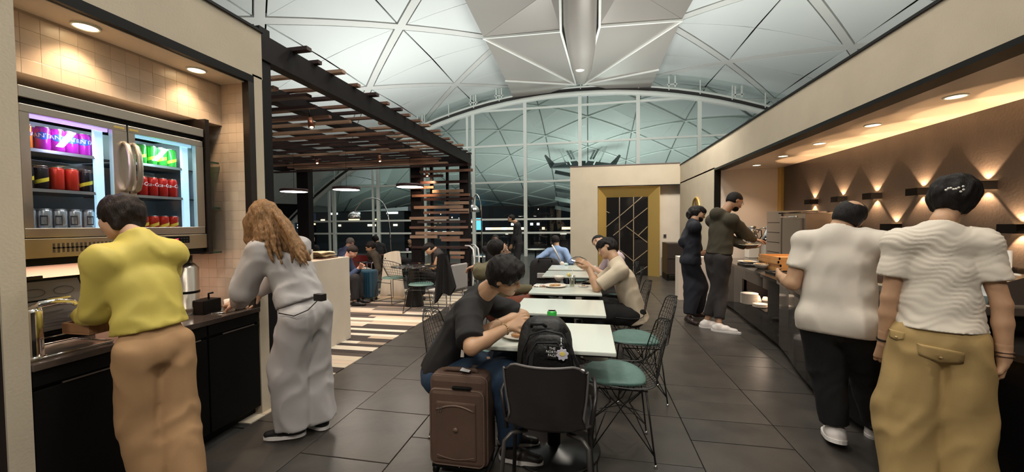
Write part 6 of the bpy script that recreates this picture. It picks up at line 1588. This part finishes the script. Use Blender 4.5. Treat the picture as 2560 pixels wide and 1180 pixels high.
# tray and tub she holds
p = atD(256, 822, 2.05)
t = thing('wooden_box_tray', 'small brown wooden box tray held by the woman in yellow', 'tray', p)
a, b, c_ = p[0], p[1], p[2]
for lo, hi in (((-.09,-.11,0),(.09,.13,.01)), ((-.09,-.11,.01),(-.08,.13,.055)), ((.08,-.11,.01),(.09,.13,.055)), ((-.08,-.11,.01),(.08,-.10,.055)), ((-.08,.12,.01),(.08,.13,.055))):
    MB().box((a+lo[0], b+lo[1], c_+lo[2]), (a+hi[0], b+hi[1], c_+hi[2]), .002).build('board', mat('tray_wood', (.24,.115,.05), .5, noise=(8, (.33,.17,.08), .7, (1,9,1))), t)
p = atD(223, 776, 2.11)
t = thing('white_tub', 'white takeaway tub in the hand of the woman in yellow', 'tub', p)
MB().obox(p+np.array([0, .06, 0]), (1, 0, 0), nrm(V(0, 1, .18)), nrm(V(0, -.18, 1)), .05, .075, .018).build('tub', CER, t)
# ---- woman in the grey tracksuit
pv = atD(760, 800, 2.62); pv[2] = .905
def long_hair(s, p, h):
    D_ = 2.55; q = lambda x, y, d=0: atD(x, y, D_+d)
    rh = random.Random(4)
    for k in range(22):
        t0 = rh.random(); xs_ = 640+t0*50; x1 = 636+t0*138+rh.uniform(-8, 8); y1 = 640+rh.uniform(-5, 34); ph = rh.uniform(0, 6)
        s.chain([q(xs_+(x1-xs_)*v**.8+6*math.sin(v*9+ph)*v, 530+(y1-530)*v, -.02-.055*math.sin(v*2.2)+.025*math.sin(ph)) for v in np.linspace(0, 1, 9)], [.010, .014, .017, .018, .016, .014, .011, .008, .004], .006)
    for pts, rs in ((((655, 545), (690, 590), (715, 620), (745, 655)), (.09, .075, .05, .018)), (((660, 530), (700, 570), (745, 620), (775, 650)), (.085, .07, .045, .014)), (((640, 560), (640, 600), (638, 640), (650, 672)), (.075, .06, .042, .015)), (((655, 560), (665, 610), (668, 650), (685, 690)), (.085, .06, .04, .012)), (((690, 570), (722, 615), (735, 640), (728, 668)), (.06, .045, .03, .012))):
        s.chain([q(a, b, .02*i) for i, (a, b) in enumerate(pts)], rs, .015)
Jg = person('woman with long wavy blonde-brown hair in pale grey tracksuit, leaning to the drinks counter', 1.68, pv, (-1, .05), lean=21, neck_pitch=20, skinc='pale', hair=('long', 'blonde', long_hair),
  look=(-1, -.05, -.50), headoff=atD(664, 572, 2.60), wrist=(atD(598, 758, 2.68), atD(640, 745, 2.95)), curl=(.75, .5), hands=(((-1, .1, .05), (0, .4, -.6)), (None, None)), elbow=((.1, -.7, -.8), (0, .6, -.8)), fine=True, res=.0115, glasses=True,
  ankle=(atD(735, 1060, 2.625), atD(800, 1040, 2.75)), foot=((-1, -.35, -.05), (-1, .2, 0)), knee=((-1, 0, 0), (-1, 0, 0)), build=.96,
  top=dict(mat=cloth('grey_fleece', (.47,.445,.445), 160, .16, .95), ease=.026, hem=.015, flare=.006, sleeve='long', sle=1.15, cuff=.026, fold=.010, ff=30, fax=(.6, .1, .7), name='sweatshirt'),
  bottom=dict(mat=cloth('grey_fleece', (.47,.445,.445), 160, .16, .95), ease=.024, knee=.058, hemr=.066, fold=.009, ff=28, waist=.035, hem=-.005), shoes=dict(mat=mat('black_shoe', (.012,.011,.012), .45), sole=mat('white_sole', (.8,.76,.74), .5), size=1.0))
rg_ = Jg['root']
bpos = atD(800, 743, 2.50)
MB().obox(bpos, nrm(V(1, -.2, 0)), nrm(V(.2, 1, 0)), (0, 0, 1), .035, .02, .022).build('belt_bag', mat('black_leather', (.012,.011,.011), .35), rg_, label='small black belt bag at the waist')
sps = [atD(800, 742, 2.50), atD(797, 748, 2.49), atD(770, 775, 2.44), atD(735, 790, 2.40), atD(697, 783, 2.40)]
MB().tube(sps, .0035, 6).build('cord', mat('black_leather', (.012,.011,.011), .35), rg_)
# cups she handles
for k, (x_, y_, lab) in enumerate(((575, 762, 'white paper cup in the hand of the woman in grey'), (588, 742, 'white cup with saucer lid behind the hand of the woman in grey'))):
    p = atD(x_, y_, 2.74+k*.06); t = thing('cup', lab, 'cup', (p[0], p[1], .83 if k == 0 else p[2]-.04))
    z0 = p[2]-.045
    MB().lathe((p[0], p[1], z0), [(.026, 0), (.028, .003), (.037, .085), (.034, .085), (.026, .01), (.001, .01)], 18).build('cup', CERW, t)
t = thing('saucer', 'white saucer beside the cups on the drinks counter', 'saucer', (-2.56, 2.42, .831))
MB().lathe((-2.585, 2.405, .831), [(.03, 0), (.06, .012), (.03, .006), (.001, .005)], 20).build('saucer', CER, t)
# ---- balding man in the white T-shirt
pv = atD(2092, 800, 2.36); pv[2] = .905
Jw = person('balding man in plain white T-shirt and black trousers reaching over the buffet', 1.67, pv, (.62, .78), lean=4, neck_pitch=6, skinc='tan', hair=('balding', 'black'),
  look=(.45, .85, -.25), headoff=atD(2119, 545, 2.37), wrist=(atD(1952, 690, 2.72), atD(2180, 700, 2.75)), curl=(.6, .6), elbow=((-.35, -.5, -1), (.6, -.4, -.6)), res=.0125, build=1.06, eyes=False,
  ankle=(atD(2088, 1068, 2.50), atD(2190, 1060, 2.60)), foot=((.35, 1, -.22), (.7, .8, 0)), knee=((.4, .9, 0), (.5, .8, 0)),
  top=dict(mat=cloth('white_tee', (.66,.60,.53), 260, .2), ease=.022, hem=-.085, flare=.006, sleeve='short', fold=.009, ff=20, fax=(.1, .3, 1), collar=-.012, name='t_shirt'),
  bottom=dict(mat=cloth('black_trouser', (.010,.009,.010), 200, .2), ease=.018, knee=.050, hemr=.046, fold=.006, ff=28), shoes=dict(WHITESH, size=1.35))
# ---- woman in the crinkled white top and khaki trousers
pv = atD(2345, 868, 1.93); pv[2] = .915
def crinkle(P): return (.0022+.0012*np.sin(P[:, 0]*19+P[:, 2]*11))*(1-2*np.abs(np.sin(P[:, 2]*105+2.4*np.sin(P[:, 0]*23+P[:, 1]*16+P[:, 2]*6)+1.5*np.sin(P[:, 0]*47-P[:, 2]*31))))+.002*np.sin(P[:, 2]*47+3*np.sin(P[:, 0]*13)+P[:, 1]*9)
_f = folds
crk = cloth('crinkle_white', (.70,.63,.54), 200, .1)
def updo(s, p, h): pass
folds_backup = folds
def folds(amp, freq, axis, seed=0, warp=.6):
    return crinkle if amp == -1 else folds_backup(amp, freq, axis, seed, warp)
Jk = person('woman with pinned-up dark hair, white crinkled top and khaki trousers, seen from behind', 1.68, pv, (.34, .94), lean=3, neck_pitch=8, skinc='tan', hair=('updo', 'black'),
  look=(.75, .66, -.1), headoff=atD(2384, 497, 1.98), wrist=(atD(2205, 890, 2.06), atD(2518, 932, 1.79)), curl=(.7, 1.0), hands=(((.1, .2, -1), (.5, .7, 0)), ((.15, .35, -1), (-.6, .5, 0))), elbow=((-.6, -.5, 0), (.5, -.7, 0)), fine=True, res=.0115, build=.85, eyes=False,
  ankle=((pv[0]-.115, pv[1]-.0, .07), (pv[0]+.085, pv[1]-.05, .07)), knee=((.0, 1, 0), (.2, 1, 0)),
  top=dict(mat=crk, ease=.019, hem=-.004, flare=.008, sleeve='short', fold=-1, res=.0065, collar=-.014, name='top'),
  bottom=dict(mat=cloth('khaki', (.42,.285,.115), 200, .2), ease=.020, knee=.062, hemr=.066, fold=.010, ff=24, waist=.03), shoes=dict(BLACKSH))
rk = Jk['root']
wv = Jk['wr'][1]; ed = nrm(Jk['el'][1]-wv); x1_ = nrm(np.cross(ed, V(0, 1, 0))); x2_ = np.cross(ed, x1_)
for k in (0.012, .030): MB().tube([wv+ed*k+(x1_*math.cos(a)+x2_*math.sin(a))*.0305 for a in np.linspace(0, 2*PI, 20, endpoint=False)], .0026, 6, True).build('bracelet', mat('brown_cord', (.05,.02,.012), .6), rk)
wl2 = Jk['wr'][0]; ed = nrm(Jk['el'][0]-wl2); x1_ = nrm(np.cross(ed, V(0, 1, 0))); x2_ = np.cross(ed, x1_)
MB().tube([wl2+ed*.02+(x1_*math.cos(a)+x2_*math.sin(a))*.0300 for a in np.linspace(0, 2*PI, 20, endpoint=False)], .005, 6, True).build('watch_strap', BLACK, rk)
# pearl hair clip
hcp = Jk['hc']; back = -nrm(Jk['hf']); hu_ = Jk['hu']; hr_ = Jk['hr']
mbp = MB()
vb = nrm(hcp-CP)
for k, (x_, y_) in enumerate(((2365, 475), (2371, 471), (2377, 470), (2384, 473), (2390, 472), (2397, 469), (2408, 466), (2409, 474), (2402, 479))):
    mbp.ball(atD(x_, y_, 1.82), .0052, 7)
mbp.build('hair_clip', mat('pearl', (.8,.76,.7), .15), rk, label='row of small pearls pinned in the hair')
# back pocket flaps with buttons
tro = [c for c in rk.children if c.name.startswith('trousers')][0]; bpy.context.view_layer.update()
def on_surface(ob, px, py, lift):
    """the point of a garment seen at a place, lifted off the cloth along its normal"""
    off = np.array(ob.location)+np.array(rk.location); d = nrm(ray(px, py)); ok, hit, nn, _ = ob.ray_cast(Vector(CP-off), Vector(d))
    return (np.array(hit)+off+np.array(nn)*lift) if ok else atD(px, py, 1.75)
for poly in (((2292, 858), (2412, 882), (2408, 908), (2352, 908), (2296, 886)), ((2224, 822), (2262, 832), (2260, 848), (2242, 850), (2225, 842))):
    cx_ = sum(p_[0] for p_ in poly)/5; cy_ = sum(p_[1] for p_ in poly)/5
    rows = []
    for t_ in (0, .35, .7, 1.0, 1.0):
        q = []
        for i in range(5):
            for v in (0, .34, .67): a0 = poly[i]; a1 = poly[(i+1) % 5]; q.append((a0[0]+(a1[0]-a0[0])*v, a0[1]+(a1[1]-a0[1])*v))
        q.append(q[0]); rows.append([on_surface(tro, cx_+(x-cx_)*t_, cy_+(y-cy_)*t_, .005 if len(rows) < 4 else -.003) for x, y in q])
    MB().grid(rows).build('pocket_flap', cloth('khaki', (.42,.285,.115)), rk)
    b0_ = on_surface(tro, cx_, cy_+4, .004); b1_ = on_surface(tro, cx_, cy_+4, .009); MB().cyl(b0_, b1_, .006, 12).build('button', mat('khaki_button', (.5,.36,.17), .4), rk)
# ---- man in the dark olive hoodie
pv = atD(1798, 640, 5.30); pv[2] = 1.01
def hood(T, J): 
    T.ell(J['neck']-J['Fs']*.075+J['sp']*.0, (.12, .075, .085), np.array([J['Rs'], J['Fs'], J['sp']]), .04)
person('bearded man in dark olive hoodie and white trainers holding a plate at the buffet', 1.87, pv, (.93, .36), lean=4, neck_pitch=26, skinc='olive', hair=('fade', 'black'), beard=True, glasses=True,
  look=(.9, .1, -.6), headoff=atD(1836, 503, 5.30), wrist=(atD(1868, 618, 5.18), atD(1885, 600, 5.38)), curl=(.4, .6), hands=(((1, .1, 0), (0, 0, 1)), ((1, 0, -.1), (0, 0, -1))), elbow=((-.2, -.6, -.8), (-.2, -.5, -.8)), res=.0135,
  ankle=(atZ(1797, 812, .085), atZ(1766, 803, .085)), foot=((1, -.45, 0), (.6, -.1, 0)),
  top=dict(mat=cloth('olive_fleece', (.065,.055,.036), 160, .35, .95), ease=.026, hem=.0, sleeve='long', sle=1.05, cuff=.026, fold=.008, ff=26, name='hoodie', extra=hood),
  bottom=dict(mat=cloth('charcoal', (.028,.024,.025), 200, .25), ease=.018, knee=.046, hemr=.034, fold=.008, ff=26, hem=.045), shoes=dict(WHITESH, size=1.18))
Jh_ = [o for o in bpy.data.objects if o.name.startswith('person')][-1]
sh_ = SDF(); sh_.cone(pv+V(0,0,-.045), pv+V(0,0,.02), .172, .172, .02, (nrm(V(.93,.36,0)), .68)); sh_.cutplane(pv-V(0,0,.04), (0,0,-1)); sh_.cutplane(pv+V(0,0,.02), (0,0,1))
fast_obj('undershirt_hem', [sh_.mesh(.012)], cloth('white_tee', (.66,.60,.53)), Jh_, 1)
p = atD(1868, 616, 5.12); plate(p[0]+.02, p[1], p[2]+.012, .125, 'white plate of food held by the man in the olive hoodie', FOOD2, 9)
# ---- man in navy
pv = atD(1728, 645, 5.70); pv[2] = .94
def bob_tail(s, p, h): s.chain([p(0, -.35, .1), p(0, -.45, -.2), p(.05, -.42, -.5)], [.07, .05, .02], .02)
person('man in loose navy clothes and dark clogs standing behind the hooded man', 1.74, pv, (.95, -.12), lean=3, neck_pitch=14, skinc='olive', hair=('curly', 'black', bob_tail), beard=True, glasses=True,
  look=(.95, -.25, -.3), headoff=atD(1744, 535, 5.72), wrist=(atD(1750, 634, 5.60), atD(1752, 628, 5.85)), curl=(.4, .5), hands=(((1, .0, -.1), (0, 1, 0)), (None, None)), elbow=((-.7, -.5, -.5), (-.7, .3, -.5)), res=.014,
  ankle=(atZ(1722, 792, .08), atZ(1745, 780, .08)), foot=((.35, -1, 0), (1, 0, 0)),
  top=dict(mat=cloth('navy', (.012,.013,.022), 180, .25), ease=.03, hem=-.06, sleeve='long', sle=1.2, cuff=.026, fold=.008, ff=26, name='overshirt'),
  bottom=dict(mat=cloth('navy', (.012,.013,.022), 180, .25), ease=.026, knee=.060, hemr=.044, fold=.008, ff=24), shoes=dict(mat=mat('brown_clog', (.035,.02,.018), .25), size=1.15))
# ---- man in the black T-shirt eating
pv = V(-.93, 2.36, .545)
Jb = person('man in black T-shirt and jeans eating at the nearest white table', 1.76, pv, (1, .03), lean=27, neck_pitch=10, skinc='tan', hair=('mop', 'black'),
  look=(.92, -.10, -.42), headoff=atD(1262, 690, 2.33), wrist=(atD(1236, 812, 2.42), atD(1272, 818, 2.20)), curl=(.35, .95), hands=(((-.6, -.1, -.25), (0, .3, -1)), ((.85, .15, .38), (.1, .7, -.5))), elbow=((1.0, .6, -.2), (-.5, -1.2, -.45)), fine=True, res=.0105,
  ankle=(V(-.52, 2.44, .09), V(-.47, 2.27, .09)), foot=((1, 0, 0), (1, -.15, 0)), knee=((1, 0, .6), (1, 0, .6)),
  top=dict(mat=cloth('black_tee', (.011,.010,.011), 260, .2), ease=.026, hem=-.03, flare=.006, sleeve='elbow', fold=.008, ff=26, fax=(.6, .2, .7), name='t_shirt'),
  bottom=dict(mat=cloth('denim', (.018,.042,.085), 200, .3), ease=.020, knee=.048, hemr=.04, fold=.007, ff=28), shoes=dict(mat=mat('two_tone_shoe', (.03,.022,.02), .4), sole=mat('white_sole', (.8,.76,.74), .5), size=1.0))
rb = Jb['root']
for j_, k, m_, r_ in ((1, .028, 'gold_bead', .0300), (0, .03, 'gold_bead', .029)):
    wv = Jb['wr'][j_]; ed = nrm(Jb['el'][j_]-wv); x1_ = nrm(np.cross(ed, V(0, .2, 1))); x2_ = np.cross(ed, x1_); mbp = MB()
    if j_ == 1:
        for a in np.linspace(0, 2*PI, 18, endpoint=False): mbp.ball(wv+ed*k+(x1_*math.cos(a)+x2_*math.sin(a))*r_, .0055, 6)
    else: mbp.tube([wv+ed*k+(x1_*math.cos(a)+x2_*math.sin(a))*r_ for a in np.linspace(0, 2*PI, 20, endpoint=False)], .005, 6, True)
    mbp.build('bracelet' if j_ else 'watch_strap', mat('gold_bead', (.45,.30,.16), .3, .5), rb)
fk = Jb['wr'][1]+V(.09, .02, .035)
t = thing('fork', 'steel fork in the hand of the man in the black tee', 'fork', fk)
MB().tube([fk+V(-.05, 0, .012), fk+V(.05, .02, .0), fk+V(.085, .03, -.012)], .0028, 6).build('handle', CHROME, t)
mbp = MB()
for k in range(4): mbp.tube([fk+V(.085, .022+.005*k, -.012), fk+V(.125, .025+.005*k, -.02)], .0012, 4)
mbp.build('tines', CHROME, t)
MB().slab([atD(1153, 874, 2.21), atD(1160, 874, 2.21), atD(1160, 893, 2.20), atD(1151, 893, 2.20)], .004).build('white_tab', CER, rb)
# ---- man in the cream T-shirt with a phone
pv = V(.47, 4.26, .545)
Jc = person('young man in cream T-shirt and black trousers looking at his phone', 1.75, pv, (-1, -.02), lean=17, neck_pitch=12, skinc='tan', hair=('mop', 'black'),
  look=(-.93, -.12, -.36), headoff=atD(1519, 622, 4.25), wrist=(atD(1472, 668, 4.12), atD(1468, 668, 4.30)), curl=(.45, .35), hands=(((-.75, 0, .65), (-.5, .5, -.5)), ((-.85, -.1, .5), (-.3, -.5, .6))), elbow=((-.4, -.5, -1), (-.4, .5, -1)), res=.0125, fine=True,
  ankle=(V(.12, 4.10, .09), V(.02, 4.36, .09)), knee=((-1, -.2, .5), (-1, .1, .5)), foot=((-1, 0, 0), (-1, 0, 0)),
  top=dict(mat=cloth('cream_tee', (.64,.54,.41), 260, .2), ease=.026, hem=-.085, flare=.014, sleeve='elbow', fold=.007, ff=24, fax=(.3, .1, 1), name='t_shirt'),
  bottom=dict(mat=cloth('black_trouser', (.010,.009,.010)), ease=.022, knee=.058, hemr=.05, fold=.007, ff=26), shoes=dict(mat=mat('checked_shoe', (.3,.26,.18), .5), size=1.0))
p = atD(1443, 655, 4.20); t = thing('smartphone', 'glowing smartphone in the hands of the young man in cream', 'phone', p)
ax = nrm(V(-.95, 0, .25)); nz = nrm(V(.3, -.1, .95)); ay = np.cross(nz, ax)
o = MB().obox(p, ax, ay, nz, .07, .036, .004).build('casing', BLACK, t); MB().obox(p+nz*.0045, ax, ay, nz, .066, .033, .0005).build('screen', mat('phone_screen', (.6,.5,.8), .3, emit=((.8,.7,1), 1.6)), t)
# ---- pale pink shirt
pv = V(.42, 5.55, .55)
person('man in pale pink shirt at the fourth table behind the youth in cream', 1.74, pv, (-.95, -.25), lean=8, neck_pitch=3, skinc='pale', hair=('short', 'black'), look=(-.7, -.75, -.1), headoff=atD(1499, 606, 5.45), wrist=(atD(1480, 668, 5.3), atD(1470, 668, 5.6)), curl=(.5, .5), res=.014,
  ankle=(V(.02, 5.40, .08), V(.02, 5.72, .08)), knee=((-1, 0, .5), (-1, 0, .5)), top=dict(mat=cloth('pink_shirt', (.62,.50,.55)), ease=.018, hem=-.04, sleeve='elbow', fold=.006, name='shirt'), bottom=dict(mat=cloth('skin_shorts', (.05,.045,.045)), ease=.014, knee=.042, hemr=.036), shoes=BLACKSH)
# ---- man with glasses, olive jacket, rust trousers
pv = V(-1.0, 4.22, .545)
person('bespectacled man in olive jacket and rust trousers at the third table', 1.78, pv, (.95, -.18), lean=6, neck_pitch=2, skinc='pale', hair=('short', 'black'), glasses=True, look=(.95, -.22, -.04), headoff=atD(1245, 622, 4.15), wrist=(atD(1335, 722, 4.35), atD(1194, 664, 4.15)), curl=(.5, .6), hands=((None, None), ((-1, 0, -.25), (0, 0, -1))), elbow=((.3, -.2, -1), (-.1, -1, -.1)), res=.0135, fine=True,
  ankle=(V(-.62, 4.32, .09), V(-.70, 4.02, .14)), knee=((1, 0, 1), (1, 0, 1)), top=dict(mat=cloth('olive_jacket', (.14,.12,.065)), ease=.028, hem=-.04, sleeve='long', fold=.008, name='jacket'), bottom=dict(mat=cloth('rust', (.17,.045,.022)), ease=.03, knee=.062, hemr=.05, fold=.008, ff=24), shoes=BLACKSH)
# ---- further people
def far(label, h, x, y, D_, face, head, wr_, topc, botc, skinc='tan', hair=('short', 'black'), seated=True, lean=10, look=None, sleeve='long', zs=.55, wD=(0, 0), eyes=False, **kw):
    pv = atD(x, y, D_); F_ = nrm(V(face[0], face[1], 0)); pv[2] = zs if seated else 0.54*h
    if seated:
        R_ = np.cross(F_, V(0,0,1)); ank = tuple(pv+F_*.42*h/1.72+R_*s_*.12+V(0, 0, -pv[2]+.08) for s_ in (-1, 1)); kn_ = (F_+V(0,0,.5), F_+V(0,0,.5))
    else:
        R_ = np.cross(F_, V(0,0,1)); ank = tuple(V(pv[0], pv[1], .075)+R_*s_*.10 for s_ in (-1, 1)); kn_ = None
    ln = math.radians(lean); nk = pv+(V(0,0,1)*math.cos(ln)+F_*math.sin(ln))*.295*h; Dn = float((nk-CP)@cf)
    hd = atD(head[0], head[1], Dn) if head else None
    if hd is not None and np.linalg.norm(hd-nk) > .16*h: hd = nk+nrm(hd-nk)*.125*h
    if hd is not None: hd = hd+F_*.03*h
    w2 = [atD(a[0], a[1], D_+wD[i]) if a else None for i, a in enumerate(wr_)]
    return person(label, h, pv, face, None, lean, 0, 8, look, skinc, hair, dict(mat=cloth(*topc), ease=.018, hem=-.03, sleeve=sleeve, fold=.006, name=kw.pop('topname', 'shirt')), dict(mat=cloth(*botc), ease=.014, knee=.044, hemr=.038, fold=.005), BLACKSH, headoff=hd, wrist=w2, ankle=ank, knee=kn_, res=.019, eyes=eyes, **kw)
BLK_ = ('black_knit', (.014,.013,.015)); DENIM = ('denim_far', (.03,.045,.08)); GRT = ('light_trouser', (.38,.36,.34))
far('tall man in black jacket standing by the window tables', 1.76, 1296, 640, 10.8, (-1, -.1), (1283, 547), ((1270, 640), None), BLK_, BLK_, 'tan', ('fade', 'black'), False, 2, (-1, -.1, -.15), beard=True, topname='jacket')
far('man in light blue shirt with white crossbody bag, back to the camera', 1.72, 1392, 690, 8.2, (.15, 1), (1388, 602), ((1362, 672), (1425, 672)), ('light_blue', (.25,.36,.58)), DENIM, 'tan', ('short', 'black'), True, 4, (0, 1, -.2), topname='shirt', zs=.43)
rr_ = [o for o in bpy.data.objects if o.name.startswith('person')][-1]
MB().tube([atD(1380, 612, 7.97), atD(1390, 630, 7.96), atD(1402, 655, 7.96)], .017, 6).build('bag_strap', CERW, rr_); blob(MB(), atD(1405, 662, 7.95), .05, .035, .07, .8, 10, 14, wob=.002).build('crossbody_bag', CERW, rr_)
far('dark-skinned man with neck headphones leaning back beside the trolley', 1.75, 1232, 662, 8.8, (.3, -.9), (1237, 599), (None, (1262, 634)), ('dark_jacket', (.02,.018,.02)), BLK_, 'deep', ('fade', 'black'), True, -4, (.35, -1, -.1), zs=.44)
rr_ = [o for o in bpy.data.objects if o.name.startswith('person')][-1]
hp_ = atD(1237, 616, 8.7); MB().tube([hp_+V(.10*math.cos(a), -.05+.08*math.sin(a), .01) for a in np.linspace(-PI, 0, 12)], .02, 8).build('headphones', BLACK, rr_)
far('person in dark tank top bent over the round black table', 1.68, 1104, 700, 7.6, (-.8, -.55), (1080, 622), ((1058, 664), (1066, 668)), ('dark_tank', (.035,.03,.032)), BLK_, 'tan', ('mop', 'black'), True, 10, (-.6, -.5, -.6), sleeve='none', wD=(-.1, 0), topname='tank_top', zs=.47)
far('bearded man in brown jumper and pale trousers on the maroon chair', 1.75, 958, 680, 8.2, (-.7, -.7), (933, 617), (None, None), ('brown_knit', (.045,.035,.025)), GRT, 'olive', ('short', 'black'), True, 26, (-.8, -.4, -.4), beard=True, zs=.45, topname='jumper')
far('grey-haired man in slate blue top hunched at the window table', 1.7, 850, 672, 9.0, (.35, 1), None, (None, None), ('slate_blue', (.09,.10,.20)), DENIM, 'rose', ('short', 'grey'), True, 20, (.3, 1, -.5), zs=.44)
far('dark-haired man whose face shows above the cream box', 1.74, 772, 660, 9.5, (.8, -.6), (776, 598), (None, None), BLK_, BLK_, 'tan', ('short', 'black'), True, 0, (.9, -.4, 0), zs=.45)
far('person in denim blue top beside the island, forearm on the dark table', 1.7, 836, 705, 7.0, (.9, .2), None, ((900, 668), (895, 672)), ('denim_top', (.03,.05,.11)), BLK_, 'rose', ('short', 'dark'), True, 24, None, zs=.40)
far('person in black drinking at the table behind the slatted screen post', 1.7, 1042, 665, 10.4, (-1, -.2), (1047, 600), ((1030, 610), (1030, 620)), BLK_, BLK_, 'tan', ('short', 'black'), True, 4, None, zs=.42)
far('black-haired woman in dark clothes by the glass behind the bearded man', 1.65, 948, 655, 11.5, (-.8, .3), (941, 598), (None, None), BLK_, BLK_, 'tan', ('bob', 'black'), True, 4, None, zs=.42)
